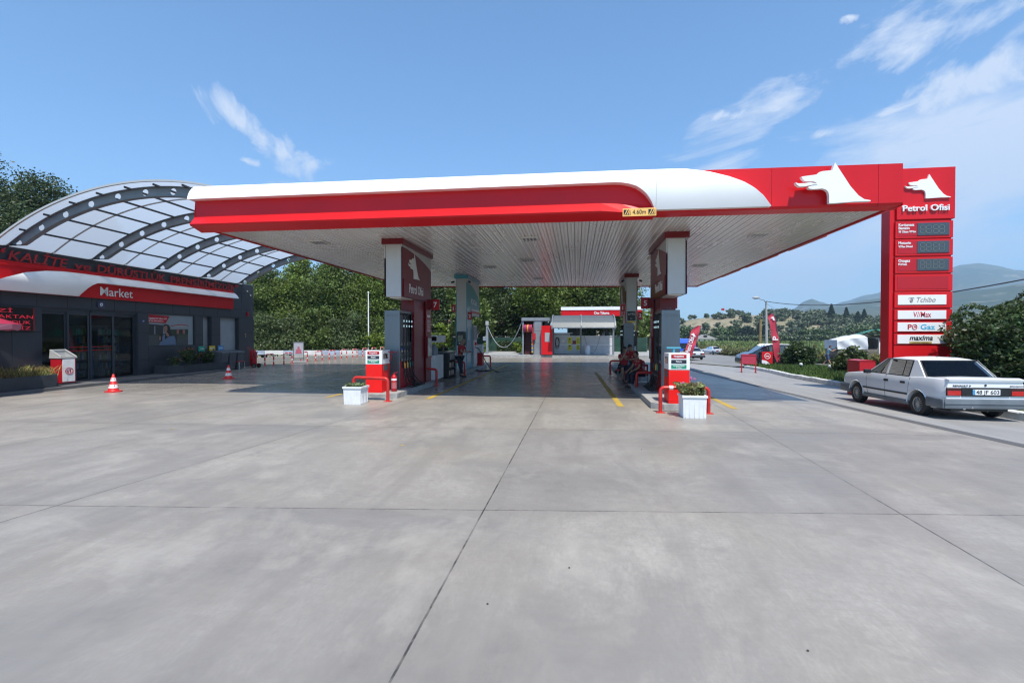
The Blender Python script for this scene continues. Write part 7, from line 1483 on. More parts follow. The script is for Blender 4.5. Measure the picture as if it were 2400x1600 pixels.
    MB().tube([(-.36+.17*math.cos(a), .38-.04*math.sin(a), 1.0+.15*math.sin(a)) for a in [2*PI*k/18 for k in range(19)]], .014, 6).build('steering_wheel', black, t)
    gls = cglass; MAT('car_glass', (.014, .018, .020), .03, spec=.45, var=.3, vs=1.5)
    def side(name, pts, off, mt, s_, par=t): 
        P = [(s_*(GX(z)+off), y, z) for y, z in pts]; Q = [(s_*(GX(z)+off-.012), y, z) for y, z in pts]; n_ = len(pts); return MB().add(P+Q, [tuple(range(n_))[::s_], tuple(range(n_, 2*n_))[::-s_]]+[(i, (i+1) % n_, n_+(i+1) % n_, n_+i)[::-s_] for i in range(n_)]).build(name, mt, par)
    for s_ in (-1, 1):
        q = MB(); fr_ = [(GX(z)+.004, y, z) for y, z in ((.70, .925), (-.86, .925), (-.855, 1.325), (-.02, 1.335), (.12, 1.325), (.70, .925))]; q.tube([(s_*a, b, c_) for a, b, c_ in fr_], .012, 5); q.build('window_frame', black, t)
        side('window', [(.66, .94), (.02, .94), (.02, 1.32), (.13, 1.315)], .008, gls, s_); side('window', [(-.06, .94), (-.60, .94), (-.58, 1.32), (-.06, 1.32)], .008, gls, s_); side('window', [(-.63, .94), (-.83, .94), (-.82, 1.31), (-.61, 1.32)], .008, gls, s_)
        side('pillar', [(.015, .92), (-.055, .92), (-.055, 1.345), (.015, 1.345)], .011, body if not old else black, s_)
        xw = W+.003
        MB().cbox(min(s_*(xw-.012), s_*(xw+.012)), max(s_*(xw-.012), s_*(xw+.012)), -.90, .90, .475, .515, .004).build('side_moulding', black, t)
        MB().cbox(min(s_*(xw-.05), s_*(xw-.004)), max(s_*(xw-.05), s_*(xw-.004)), -.93, .93, .235, .34, .01).build('sill', bump, t)
        if detail:
            for y in (.02-.10, -.72): MB().cbox(min(s_*(xw-.03), s_*(xw+.006)), max(s_*(xw-.03), s_*(xw+.006)), y-.075, y+.075, .745, .80, .006).build('door_handle', black, t)
            q = MB(); 
            for y0, y1, z0, z1 in ((.70, .78, .30, .92), (-.03, -.035, .30, .92), (-.88, -.93, .56, .92)): q.tube([(s_*(W*.965), y0, z0), (s_*(W+.0005), y0*.5+y1*.5, .5), (s_*(W*.985), y1, .76), (s_*(W*.94), y1, z1)], .004, 4)
            q.build('door_seam', MAT('seam_dark', (.05, .05, .055), .6), t)
            ar = MB()
            for y in (-wb, wb): ar.tube([(s_*(W-.006), y+(Rr+.06)*math.cos(a), Rr+.015+(Rr+.06)*math.sin(a)) for a in [PI*(k/18) for k in range(19)]], .014, 6)
            ar.build('wheel_arch', body, t, smooth=60)
            mr = MB(); mr.cbox(min(s_*.80, s_*.96), max(s_*.80, s_*.96), .55, .63, .90, 1.01, .02); mr.build('mirror', black, t)
    def endq(name, u0, u1, z0, z1, back, off, mt):
        y_ = GB if back else GF; sg = -1 if back else 1; o = off*sg; P = []
        for u, z in ((u0, z0), (u1, z0), (u1*.97, z1), (u0*.97, z1)): P.append((u*(GX(z)-.03), y_(z)+o, z+abs(off)*.6))
        Q = [(a, b-sg*.01, c-.006) for a, b, c in P]; return MB().add(P+Q, [(0, 1, 2, 3) if back else (3, 2, 1, 0), (4, 7, 6, 5), (0, 4, 5, 1), (1, 5, 6, 2), (2, 6, 7, 3), (3, 7, 4, 0)]).build(name, mt, t)
    for back in (True, False):
        q = MB(); y_ = GB if back else GF; o = -.012 if back else .012; cs_ = [(u*(GX(z)-.04), y_(z)+o, z+.01) for u, z in ((-1, .945), (1, .945), (1, 1.315), (-1, 1.315), (-1, .945))]; q.tube(cs_, .014, 5); q.build('window_seal', black, t); endq('rear_window' if back else 'windscreen', -.94, .94, .945, 1.31, back, .012, gls)
    # rear end
    q = MB(); q.cbox(-.80, .80, -2.11, -1.97, .30, .52, .02); q.cbox(-.83, -.70, -2.09, -1.545, .30, .515, .02); q.cbox(.70, .83, -2.09, -1.545, .30, .515, .02); q.cbox(-.80, .80, -2.125, -2.1, .40, .44, .006); q.build('bumper', bump, t, smooth=30)
    q = MB(); q.cbox(-.80, .80, 1.93, 2.06, .28, .52, .02); q.cbox(-.825, -.70, 1.56, 2.04, .28, .515, .02); q.cbox(.70, .825, 1.56, 2.04, .28, .515, .02); q.build('bumper', bump, t, smooth=30)
    MB().cbox(-.46, .46, -2.085, -2.05, .58, .775, .008).build('rear_panel', black, t)
    for s_ in (-1, 1):
        a, b = (.47, .745) if s_ > 0 else (-.745, -.47); l_ = MB().cbox(a, b, -2.085, -2.045, .585, .77, .008).build('tail_light', MAT('lamp_smoked', (.05, .008, .01), .2, coat=.6), t); MB().cbox(a+.01, b-.01, -2.092, -2.08, .60, .70, .006).build('lens', MAT('lamp_red', (.50, .01, .015), .15, coat=.8), l_)
    pl_ = MB().cbox(-.26, .26, -2.095, -2.083, .615, .735, .004).build('number_plate', letter, t)
    if detail:
        MB().box(-.26, -.215, -2.098, -2.094, .618, .732).build('country_strip', MAT('plate_blue', (.03, .15, .55), .4), pl_); text('48 JF 603', .12, black, pl_, (-.20, -2.0965, .635), world=False, width=.44, bold=.015, ext=.001)
        q = MB(); q.add([(-.70, -2.055, .90), (.70, -2.055, .90), (.72, -2.03, .965), (-.72, -2.03, .965), (-.70, -2.085, .905), (.70, -2.085, .905), (.72, -2.10, .955), (-.72, -2.10, .955), (.71, -1.96, .985), (-.71, -1.96, .985)], [(4, 5, 6, 7), (5, 1, 2, 6), (4, 7, 3, 0), (0, 1, 5, 4), (7, 6, 8, 9), (2, 8, 6), (3, 7, 9)]); q.build('boot_spoiler', body, t)
        text('RENAULT 9', .045, black, t, (-.62, -2.068, .80), world=False, width=.34, bold=.02, ext=.003, name='badge'); text('BROADWAY', .035, black, t, (.46, -2.068, .80), world=False, width=.30, ext=.003, name='badge')
        MB().cyl((-.0, -2.06, .83), (0, -1, 0), .022, .012, 12).build('boot_lock', black, t)
        q = MB(); q.cyl((-.42, -2.0, .31), (0, -1, 0), .028, .10, 12); q.cyl((-.28, -2.02, .33), (0, -1, 0), .022, .1, 12); q.build('exhaust', chrome, t)
        MB().box(-.32, .32, .42, .8, .9, 1.0).build('dashboard', black, t)
        q = MB(); q.tube([(-.70, 1.35, .905), (-.70, .8, .935)], .004, 4); q.tube([(.70, 1.35, .905), (.70, .8, .935)], .004, 4); q.tube([(-.66, -1.42, .965), (-.66, -1.95, .985)], .004, 4); q.tube([(.66, -1.42, .965), (.66, -1.95, .985)], .004, 4); q.build('panel_gap', MAT('seam_dark', (1, 1, 1)), t)
        MB().cbox(-.30, -.12, 1.55, 1.62, .60, .64, .004).build('side_badge', black, t)
        MB().tube([(-.1, -.75, 1.39), (-.1, -.82, 1.46)], .004, 4).build('aerial', black, t)
    for s_ in (-1, 1):
        a, b = (.45, .73) if s_ > 0 else (-.73, -.45); MB().cbox(a, b, 1.96, 1.995, .60, .74, .01).build('headlight', MAT('lamp_clear', (.5, .52, .54), .1, coat=.5), t)
    MB().cbox(-.42, .42, 1.96, 1.99, .60, .74, .005).build('grille', black, t)
    rim = MAT('alloy_rim', (.42, .41, .39), .4, metal=.4, var=.2, vs=20)
    for y in (-wb, wb):
        for s_ in (-1, 1): wheel(t, s_*(W-.015), y, Rr, s_, rim, 16 if detail else 6)
    return t
cx, cy = 9.12, 13.3+1.24
cr = sedan('old white three box saloon parked beside the drain with number plate 48 JF 603', (cx+.07, cy, gz(cx, cy)-.0), R(2)); cr.scale = (1.11, 1.0, 1.02)
p = T(1628, 843); bl_ = MAT('bumper_black', (.015, .015, .016), .5)
sedan('white saloon with black rear bumper on the road behind the feather flag', (p.x-.1, p.y+1.3, gz(p.x, p.y)+.0), R(8), bump=bl_, group='white saloons driving away', detail=False, old=True)
p = T(1684, 830.5)
sedan('distant white saloon on the road beside the field', (p.x-.8, p.y+1.3, gz(p.x, p.y)+.0), R(24), bump=MAT('bumper_grey', (1, 1, 1)), group='white saloons driving away', detail=False, old=True)
# dark people carrier seen from the side
def shell(m, prof, wfun, n_=1):
    N_ = len(prof); v = [(-wfun(y, z), y, z) for y, z in prof]+[(wfun(y, z), y, z) for y, z in prof]
    bm = bmesh.new(); A = [bm.verts.new(p_) for p_ in v]; f1 = bm.faces.new(A[:N_]); f2 = bm.faces.new(A[N_:][::-1])
    for i in range(N_): bm.faces.new((A[i], A[N_+i], A[N_+(i+1) % N_], A[(i+1) % N_]))
    bmesh.ops.triangulate(bm, faces=[f1, f2]); bmesh.ops.recalc_face_normals(bm, faces=bm.faces[:]); bm.verts.index_update(); m.add([q.co for q in bm.verts], [[q.index for q in f.verts] for f in bm.faces]); bm.free()
p = T(1760, 861)
p.x += .6; p.y += 1.9; p.z = gz(p.x, p.y)
v = thing('people_carrier', 'dark grey people carrier passing behind the round no entry sign', 'car', (p.x+1.45, p.y+.1, p.z-.0), R(90), sc_=1.04); dk = MAT('car_dark', (.018, .020, .026), .22, coat=.8)
def wv_(y, z): return .90-(.20*((z-.95)/.75)**1.3 if z > .95 else 0)-.10*max(0, (abs(y)-1.7)/.6)**2
arch = lambda c: [(c+.37*math.cos(a), .30+.37*math.sin(a)) for a in [PI*k/10 for k in range(11)]]
pf = [(-2.30, .35), (-2.33, .7), (-2.25, 1.05), (-2.10, 1.45), (-1.95, 1.62), (-1.2, 1.69), (-.3, 1.70), (.3, 1.66), (.75, 1.52), (1.35, 1.13), (1.75, 1.02), (2.1, .86), (2.25, .66), (2.28, .38), (2.2, .24)]+arch(1.40)+arch(-1.35)+[(-2.2, .24)]
m = MB(); shell(m, pf, wv_); m.build('body', dk, v, smooth=30)
for s_ in (-1, 1):
    for k, pts in enumerate(([(1.18, 1.08), (.38, 1.02), (.38, 1.50), (.62, 1.47)], [(.30, 1.02), (-.75, 1.02), (-.75, 1.56), (.30, 1.52)], [(-.83, 1.02), (-1.95, 1.06), (-1.80, 1.50), (-.83, 1.57)])):
        P = [(s_*(wv_(y, z)+.006), y, z) for y, z in pts]; MB().add(P+[(a-s_*.01, b, c) for a, b, c in P], [(0, 1, 2, 3)[::s_], (4, 5, 6, 7)[::-s_], (0, 1, 5, 4), (1, 2, 6, 5), (2, 3, 7, 6), (3, 0, 4, 7)]).build('window', MAT('car_glass_pale', (.06, .08, .075), .05, spec=.7), v)
    MB().tube([(s_*.72, -1.9, 1.66), (s_*.72, .2, 1.72), (s_*.70, .6, 1.62)], .022, 6).build('roof_rail', MAT('rail_alu', (.45, .47, .5), .3, metal=.6), v)
    MB().cbox(min(s_*.88, s_*1.05), max(s_*.88, s_*1.05), .92, 1.05, 1.02, 1.18, .03).build('mirror', dk, v)
    for y in (.1, -.9): MB().cbox(min(s_*.89, s_*.915), max(s_*.89, s_*.915), y-.09, y+.09, .90, .935, .005).build('door_handle', MAT('rail_alu', (1, 1, 1)), v)
    MB().cbox(s_*.55-.2, s_*.55+.2, 2.12, 2.2, .68, .84, .03).build('headlight', MAT('lamp_clear', (1, 1, 1)), v)
    for y in (1.40, -1.35): wheel(v, s_*.895, y, .325, s_, MAT('alloy_bright', (.45, .46, .47), .35, metal=.5), 7, .2)
MB().box(-.5, .5, -1.8, 1.8, .2, .6).build('underbody', black, v)
# tarpaulin truck
p = T(1955, 857); tz = p.z; tx, ty = p.x+.75, p.y+1.0
tk = thing('tarpaulin_truck', 'small truck with a white tarpaulin over its wooden cargo bed', 'truck', (tx, ty, tz), R(-90)); tk.scale = (1, .85, 1.05); tk.location.x -= .45; wood = MAT('weathered_wood', (.20, .17, .14), .8, var=.4, vs=4)
m = MB()      # local: +y forward
m.box(-1.0, 1.0, .0, 3.6, .78, .86)
for x in (-1.0, .96): m.box(x, x+.04, .0, 3.6, .88, 1.05); m.box(x, x+.04, 0, 3.6, 1.07, 1.32); [m.box(x-.01, x+.05, y, y+.08, .75, 1.42) for y in (0, 1.15, 2.3, 3.5)]
m.box(-1.0, 1.0, -.04, .0, .86, 1.35); m.box(-1.0, 1.0, 3.6, 3.66, .86, 2.1); m.build('cargo_bed', wood, tk)
m = MB(); m.box(-1.0, -.93, .0, .5, .15, .78); m.box(-1.0, 1.0, .1, .25, .45, .78); m.box(-.4, .4, .2, 4.6, .5, .72); m.build('chassis', MAT('truck_frame', (.12, .10, .09), .7), tk)
rd = random.Random(9)
def tarp(i, j): # i along length, j around
    y = -.12+2.75*i; a = PI*j; w_ = 1.06; h0 = 1.30; ht = 2.05+.38*sst(i*1.7)+.05*math.sin(i*9); s_ = -1 if j < .5 else 1
    if j <= .3: x = -w_; z = h0+(ht-.18-h0)*(j/.3)
    elif j >= .7: x = w_; z = h0+(ht-.18-h0)*((1-j)/.3)
    else: q = (j-.3)/.4; x = -w_+2*w_*q; z = ht-.18+.18*math.sin(PI*q)
    f = .05*math.sin(i*11+2*z*3)*(1 if j < .32 or j > .68 else .3); sag = -.06*math.sin(i*PI*2.0)**2*(j < .3)
    return (x+f*s_, y, z+sag*.5+.02*math.sin(i*17))
MB().grid(40, 24, tarp).grid(8, 8, lambda i, j: (-1.05+2.1*i, -.13-.03*math.sin(6*i), 1.32+.72*j)).build('tarpaulin', MAT('tarpaulin_white', (.62, .63, .64), .75, var=.15, vs=2, bump=.3, bs=3), tk, smooth=50)
MB().grid(20, 6, lambda i, j: (-1.08+2.16*j, 2.6+2.0*i, 2.42-.30*i+.04*math.sin(i*8+j*3))).build('tarpaulin', MAT('tarpaulin_white', (1, 1, 1)), tk, smooth=50)
m = MB(); shell(m, [(3.75, .55), (3.75, 1.95), (3.95, 2.08), (4.7, 2.10), (5.0, 1.95), (5.3, 1.25), (5.38, .95), (5.40, .45), (5.05, .45)]+[(4.65+.38*math.cos(a), .42+.38*math.sin(a)) for a in [PI*k/8 for k in range(9)]]+[(4.2, .45)], lambda y, z: .92-.08*max(0, z-1.3)); m.build('cab', MAT('car_white', (1, 1, 1)), tk, smooth=30)
for s_ in (-1, 1):
    P = [(s_*(.925-.08*max(0, z-1.3)), y, z) for y, z in ((4.0, 1.30), (4.95, 1.30), (4.82, 1.88), (4.05, 1.90))]; MB().add(P+[(a-s_*.02, b, c) for a, b, c in P], [(0, 1, 2, 3)[::s_], (4, 5, 6, 7)[::-s_], (0, 1, 5, 4), (1, 2, 6, 5), (2, 3, 7, 6), (3, 0, 4, 7)]).build('window', MAT('car_glass', (1, 1, 1)), tk)
    m = MB(); m.cbox(min(s_*1.05, s_*1.2), max(s_*1.05, s_*1.2), 4.95, 5.02, 1.35, 1.72, .02); m.tube([(s_*.9, 4.95, 1.3), (s_*1.1, 4.98, 1.4)], .015, 6); m.build('mirror', black, tk)
    for y in (.9, 4.65): wheel(tk, s_*.90, y, .36, s_, MAT('alloy_bright', (1, 1, 1)), 6, .24)
    MB().cbox(s_*.6-.15, s_*.6+.15, 5.36, 5.42, .7, .9, .01).build('headlight', MAT('lamp_clear', (1, 1, 1)), tk)
MB().cyl((-.98, 5.0, 1.98), (1, 0, 0), .09, .25, 10).build('snorkel', black, tk)
MB().add([(-.78, 5.08, 1.88), (.78, 5.08, 1.88), (.84, 5.32, 1.3), (-.84, 5.32, 1.3)], [(0, 1, 2, 3)]).build('windscreen', MAT('car_glass', (1, 1, 1)), tk)
J5 = dict(J1); J5['lel'] = (.24, -.28, 1.20); J5['lwr'] = (.12, -.50, 1.30); J5['rel'] = (-.24, -.28, 1.20); J5['rwr'] = (-.12, -.50, 1.32); J5['lan'] = (.12, .28, .12); J5['ltoe'] = (.12, .14, .03); J5['lkn'] = (.10, .02, .48)
p = T(1942, 857); person('man in light blue tee shirt and blue shorts leaning on the back of the truck', (p.x+.05, p.y+.3, gz(p.x, p.y)), R(80), J5, MAT('blue_shirt', (.16, .33, .42), .8), MAT('blue_shorts', (.06, .09, .17), .85), hairm, shoes=skin, short=True, badge=False)
# blue truck head on
p = T(1603, 838); bx = PY(1607, 800, 72); t = thing('blue_truck', 'blue truck cab approaching behind the white saloon', 'truck', (bx.x, 72, gz(bx.x, 72)), R(185)); bm_ = MAT('truck_blue', (.02, .09, .55), .3, coat=.5)
m = MB(); shell(m, [(-.9, .5), (-.9, 2.55), (-.3, 2.75), (.3, 2.65), (.75, 2.2), (1.0, 1.35), (1.05, .5)], lambda y, z: 1.15); m.cbox(-1.25, 1.25, -6, -1.0, .8, 2.75, .03); m.build('cab', bm_, t); MB().add([(-1.0, .80, 2.12), (1.0, .80, 2.12), (1.06, 1.03, 1.4), (-1.06, 1.03, 1.4)], [(0, 1, 2, 3)]).build('windscreen', MAT('car_glass', (1, 1, 1)), t); MB().cbox(-1.1, 1.1, 1.0, 1.15, .45, .8, .02).build('bumper', letter, t)
for x in (-1.3, 1.3): MB().cbox(x-.1, x+.1, .8, .9, 1.4, 2.1, .02).build('mirror', black, t)
for s_ in (-1, 1):
    for y in (.1, -4.5): wheel(t, s_*1.1, y, .48, s_, MAT('alloy_bright', (1, 1, 1)), 6, .28)
# ------------------------------------------------------------------ SIGNS, FLAGS, POLES
def feather(label, bx_, by_, bz_, pts, w_, mat_):
    """pts: pole line; the cloth hangs to the left of it"""
    t = thing('feather_flag', label, 'flag', (bx_, by_, bz_)); P = [Vector(p_) for p_ in pts]
    MB().tube([(bx_, by_, bz_)]+[tuple(p_) for p_ in P], .02, 6).build('pole', steeld, t, world=True)
    n = 24; v = []
    L = [P[0].lerp(P[1], i/n) if len(P) == 2 else None for i in range(n+1)]
    if L[0] is None:
        L = []
        for i in range(n+1): q = i/n*(len(P)-1); k = min(int(q), len(P)-2); L.append(P[k].lerp(P[k+1], q-k))
    m = MB()
    def fn(i, j):
        c = L[int(round(j*n))]; ww_ = w_*(1-.55*max(0, j-.85)/.15)*(.55+.45*min(1, j/.12)); d = (L[min(n, int(round(j*n))+1)]-L[max(0, int(round(j*n))-1)]).normalized(); sd = Vector((-d.z, 0, d.x)) if False else Vector((-1, 0, 0)); return c+sd*ww_*i+Vector((0, .05*math.sin(j*14+i*2.5), .05*i*(1-j)))
    m.grid(6, n, fn); cl = m.build('cloth', mat_, t, world=True, smooth=60); return t, cl, fn
fm = MAT('flag_red', (.72, .07, .11), .75, var=.12, vs=2, trans=.35)
a = PY(1620, 836, 46); b = PY(1643, 763, 46); t, cl, fn = feather('pink red feather flag leaning in front of the distant white saloon', a.x, 46, gz(a.x, 46), [a, (a+b)/2+Vector((.05, 0, 0)), b], .72, fm)
dr = (b-a).normalized(); text('Petrol Ofisi', .52, letter, cl, a+Vector((-.18, -.10, .35)), tuple(dr), tuple(Vector((-dr.z, 0, dr.x))), width=1.45, bold=.02, ext=.006); wolf(cl, b-dr*1.05+Vector((-.62, -.10, 0)), .5, (1, 0, 0), .01, letter, hs=1.3)
a = PY(1830, 850, 39.6); c1_ = PY(1826, 800, 39.6); b = PY(1818, 752, 39.6); e = PY(1812, 735, 39.6); t, cl, fn = feather('tall crumpled red feather flag standing on the verge by the bush', T(1829, 861).x, 39.6, gz(15.5, 39.6), [a, c1_, b, e], .48, fm)
wolf(cl, b+Vector((-.40, -.10, .05)), .34, (1, 0, 0), .01, letter, hs=1.7); text('P', .55, letter, cl, c1_+Vector((-.12, -.10, .1)), (0, 0, 1), (-1, 0, 0), bold=.02, ext=.006, width=.3)
# no entry sign
p = T(1803, 861); p.y -= .5; t = thing('no_entry_sign', 'red and white no entry board on a curved white leg', 'sign', (p.x, p.y, p.z)); k_ = 1/29.0; X0_ = PY(1786, 830, p.y).x; X1_ = PY(1811, 830, p.y).x; zt = PY(1800, 824, p.y).z; zb = p.z; w_ = X1_-X0_
MB().prism([(X0_, zt-.62), (X0_, zt), (X1_, zt), (X1_, zt-.95), (X1_-.12, zt-.90), (X1_-.35, zt-.70)], lambda a_, b_, d: Vector((a_, p.y+d, b_)), .10).build('board', red, t, world=True)
pts = [(X0_, zt-.62), (X0_+.3, zt-.68), (X1_-.25, zt-.85), (X1_-.08, zt-1.02), (X1_-.03, zb), (X1_-.36, zb), (X1_-.38, zt-1.15), (X1_-.55, zt-.98), (X0_, zt-.86)]; MB().prism(pts, lambda a_, b_, d: Vector((a_, p.y+d-.004, b_)), .11).build('leg', white, t, world=True)
xc, zc = (X0_+X1_)/2, zt-.34; MB().tube([(xc+.2*math.cos(a_), p.y-.01, zc+.2*math.sin(a_)) for a_ in [2*PI*k/24 for k in range(25)]], .022, 6).build('ring', letter, t, world=True); MB().cbox(xc-.13, xc+.13, p.y-.012, p.y+.002, zc-.035, zc+.035, .003).build('bar', letter, t, world=True)
# red frame sign on the lane
p = T(1738, 872); q_ = T(1771, 873); t = thing('frame_sign', 'empty pink red board on two thin legs standing on the lane', 'sign', (p.x, p.y, p.z)); zt = PY(1740, 829.5, p.y).z; zm = zt-.62; d_ = Vector((q_.x-p.x, q_.y-p.y, 0)); 
for o in (p, q_): MB().cbox(o.x-.03, o.x+.03, o.y-.03, o.y+.03, p.z, zt-.03, .004).build('leg', redm, t, world=True); MB().tube([(o.x-.05, o.y-.3, p.z+.03), (o.x+.05, o.y+.3, p.z+.03)], .025, 6).build('foot', redm, t, world=True)
MB().add([(p.x, p.y-.04, zm), (q_.x, q_.y-.04, zm), (q_.x, q_.y-.04, zt), (p.x, p.y-.04, zt), (p.x, p.y+.0, zm), (q_.x, q_.y+.0, zm), (q_.x, q_.y+.0, zt), (p.x, p.y+.0, zt)], [(0, 1, 2, 3), (7, 6, 5, 4), (3, 2, 6, 7), (0, 4, 5, 1)]).build('board', MAT('faded_red', (.50, .05, .09), .55), t, world=True); MB().tube([(p.x, p.y-.05, zt-.08), (q_.x, q_.y-.05, zt-.08)], .012, 5).build('top_rail', redm, t, world=True)
for lb_, (u, v_), h_ in (('rusty brown stake on the verge behind the no entry sign', (1812, 860.5), 1.65), ('rusty brown stake on the verge right of the round bush', (1908, 862), 1.7)): p = T(u, v_); t = thing('stake', lb_, 'post', tuple(p)); MB().cyl((0, 0, -.1), (0, 0, 1), .055, h_+.1, 8).build('post', MAT('rust', (.13, .055, .04), .8, var=.4, vs=6), t); MB().cbox(-.07, .07, -.07, .07, h_-.04, h_, .01).build('cap', MAT('rust', (1, 1, 1)), t)
for lb_, (u, v_) in (('small globe garden lamp in the grass near the right bush', (1945, 877)), ('small globe garden lamp below the round bush', (1877, 870.5))): p = T(u, v_); t = thing('garden_lamp', lb_, 'lamp', tuple(p)); MB().lathe([(.06, 0), (.05, .05), (.04, .28), (.08, .32), (.08, .36)], 12).build('base', black, t); MB().ball((0, 0, .46), .11, 14, 10).build('globe', MAT('globe_clear', (.55, .57, .58), .15), t, smooth=60)
a = PY(1797, 812, 78); zt = PY(1794, 706, 78).z; t = thing('street_lamp', 'grey concrete lamp pole with a curved arm behind the dark car', 'street lamp', (a.x, 78, gz(a.x, 78))); MB().tube([(a.x, 78, gz(a.x, 78)-.2), (PY(1794, 706, 78).x+.1, 78, zt)], [.24, .13], 10).build('pole', MAT('pole_concrete', (.38, .37, .35), .8), t, world=True); h0 = Vector((PY(1794, 706, 78).x+.1, 78, zt)); MB().tube([h0-Vector((0, 0, .3)), h0+Vector((-.3, 0, .15)), h0+Vector((-1.0, 0, .35))], .045, 6).build('arm', steeld, t, world=True); MB().ball(h0+Vector((-1.45, 0, .55)), (.55, .2, .22), 12, 8).build('lamp_head', MAT('lamp_grey', (1, 1, 1)), t, world=True)
def cable(label, A, B, sag, r):
    A, B = Vector(A), Vector(B); pts = [A.lerp(B, i/40)+Vector((0, 0, -sag*4*(i/40)*(1-i/40))) for i in range(41)]; tag(MB().tube(pts, r, 5).build('power_cable', MAT('cable_dark', (.05, .05, .06), .6)), label, 'cable')
e1 = PY(2400, 628, 34); e1b = e1+(e1-h0)*.25; cable('thick twisted power cable from the lamp pole to beyond the totem', h0, (e1b.x, e1b.y, e1b.z+.4), 1.6, .045)
e2 = PY(2400, 672, 36); cable('thin power cable crossing behind the totem', h0+Vector((0, 0, -.3)), e2+(e2-h0)*.2, 3.6, .016)
a = PY(1783, 748, 58); t = thing('wooden_pole', 'short brownish wooden pole left of the grey lamp pole', 'pole', (a.x, 58, gz(a.x, 58))); MB().tube([(a.x-.1, 58, gz(a.x, 58)-.2), (a.x, 58, a.z)], [.17, .13], 9).build('mast', MAT('pole_wood', (.26, .19, .09), .85, var=.3, vs=4), t, world=True)
# far house, green roof, flag on the hill
hp = PY(1654, 800, 250); t = thing('farm_house', 'distant white house with a low grey hipped roof below the hill', 'house', (hp.x, 250, -1.6)); X_ = hp.x; zr0 = PY(1654, 794, 250).z; zr1 = PY(1654, 783.5, 250).z
MB().box(X_-4.3, X_+4.6, 250, 258, -1.7, zr0).build('wall', wallw, t, world=True); m = MB(); m.add([(X_-5, 249.2, zr0), (X_+5.3, 249.2, zr0), (X_+5.3, 259, zr0), (X_-5, 259, zr0), (X_-1, 254, zr1), (X_+1.2, 254, zr1)], [(0, 1, 5, 4), (1, 2, 5), (2, 3, 4, 5), (3, 0, 4), (3, 2, 1, 0)]); rf_ = m.build('roof', MAT('roof_grey', (.22, .21, .20), .8), t, world=True); MB().box(X_-.6, X_+.9, 250.5, 252, zr1-1.1, zr1-.3).build('solar_panel', black, rf_, world=True)
for x in (-3.4, -.8, 1.0, 2.7): MB().box(X_+x, X_+x+.7, 249.95, 250.02, zr0-1.1, zr0-.4).build('window', dkglass, t, world=True)
gp_ = PY(2040, 785, 95); t = thing('green_roofed_barn', 'open barn with a green metal roof behind the tarpaulin truck', 'building', (gp_.x, 95, -1.6)); zt = PY(2040, 772, 95).z; ze = PY(2000, 785, 95).z; m = MB(); x0, x1, xm = PY(1996, 785, 95).x, PY(2095, 785, 95).x, PY(2037, 772, 95).x
m.add([(x0, 93, ze), (xm, 93, zt), (x1, 93, ze), (x0*1.085, 103, ze), (xm*1.085, 103, zt), (x1*1.085, 103, ze)], [(0, 1, 4, 3), (1, 2, 5, 4)]); m.add([(xm, 93, zt), (x1+4, 93, zt), (x1+4, 91, ze-.1), (xm+1.2, 91, ze-.1)], [(0, 3, 2, 1)]); m.build('roof', MAT('green_roof', (.03, .20, .13), .5), t, world=True); MB().box(x0+4, x1+1.5, 94, 102, -1.8, ze-.05).build('wall', MAT('barn_dark', (.04, .045, .035), .8), t, world=True)
a = T(1698, 760); fp = Vector((math.sin(px2ang(1698))*HD, math.cos(px2ang(1698))*HD, 0)); zf = hill_z(px2ang(1698), HD); t = thing('hill_flag', 'tiny red flag on a mast on the hill top', 'flag', (fp.x, fp.y, zf)); MB().cyl((0, 0, 0), (0, 0, 1), .2, 6.5, 6).build('mast', letter, t); MB().grid(4, 3, lambda i, j: (-2.6*i, .3*math.sin(i*6), 4.6+1.8*j)).build('cloth', redm, t)
# ------------------------------------------------------------------ SHRUBS ON THE VERGE
p = T(1870, 863); bush('round dense bush on the verge beside the tall feather flag', p.x, p.y, 2.0, 2.15, 5200, MAT('leaf_verge', (.05, .085, .022), .5, var=.4, vs=1.2, island=.6, trans=.3), 81, .13, base=p.z-.05, group='bushes on the verge')
p = T(1990, 881); bush('spreading bush with loose shoots left of the red cabinet', p.x+.1, p.y, 1.8, 1.7, 3000, MAT('leaf_verge2', (.08, .115, .03), .5, var=.4, vs=1.2, island=.6, trans=.3), 82, .12, base=p.z-.05, group='bushes on the verge')
# large arching shrub right of the totem
rg = np.random.default_rng(5); hx, hy, hz0 = 14.35, 17.3, gz(14.35, 17.3)
t = thing('arching_shrub', 'large dark shrub with long arching shoots beside and over the totem', 'bush', (hx, hy, hz0)); pts = []; m = MB(); rd = random.Random(12)
def shoot(a, dirv, L_, drop, n, spread):
    n = int(n*1.5)
    P = []; 
    for i in range(11): q = i/10; P.append(a+dirv*L_*q+Vector((0, 0, -drop*q*q)))
    m.tube(P, [.014-.001*i for i in range(11)], 4)
    for _ in range(n): q = rd.random()**.8; k = min(9, int(q*10)); c = P[k].lerp(P[k+1], q*10-k); pts.append(tuple(c+Vector((rd.gauss(0, spread), rd.gauss(0, spread), rd.gauss(0, spread)))))
C0 = Vector((hx, hy, hz0))
for i in range(420):
    th = rd.uniform(0, 2*PI); base_ = C0+Vector((rd.uniform(-1.5, 2.2), rd.uniform(-1.1, 1.3), rd.uniform(.15, 2.2))); d = Vector((math.cos(th)*rd.uniform(.4, 1), math.sin(th)*rd.uniform(.3, .9), rd.uniform(.2, .9))).normalized()
    shoot(base_, d, rd.uniform(.9, 1.7), rd.uniform(.5, 1.5), 95, .055)
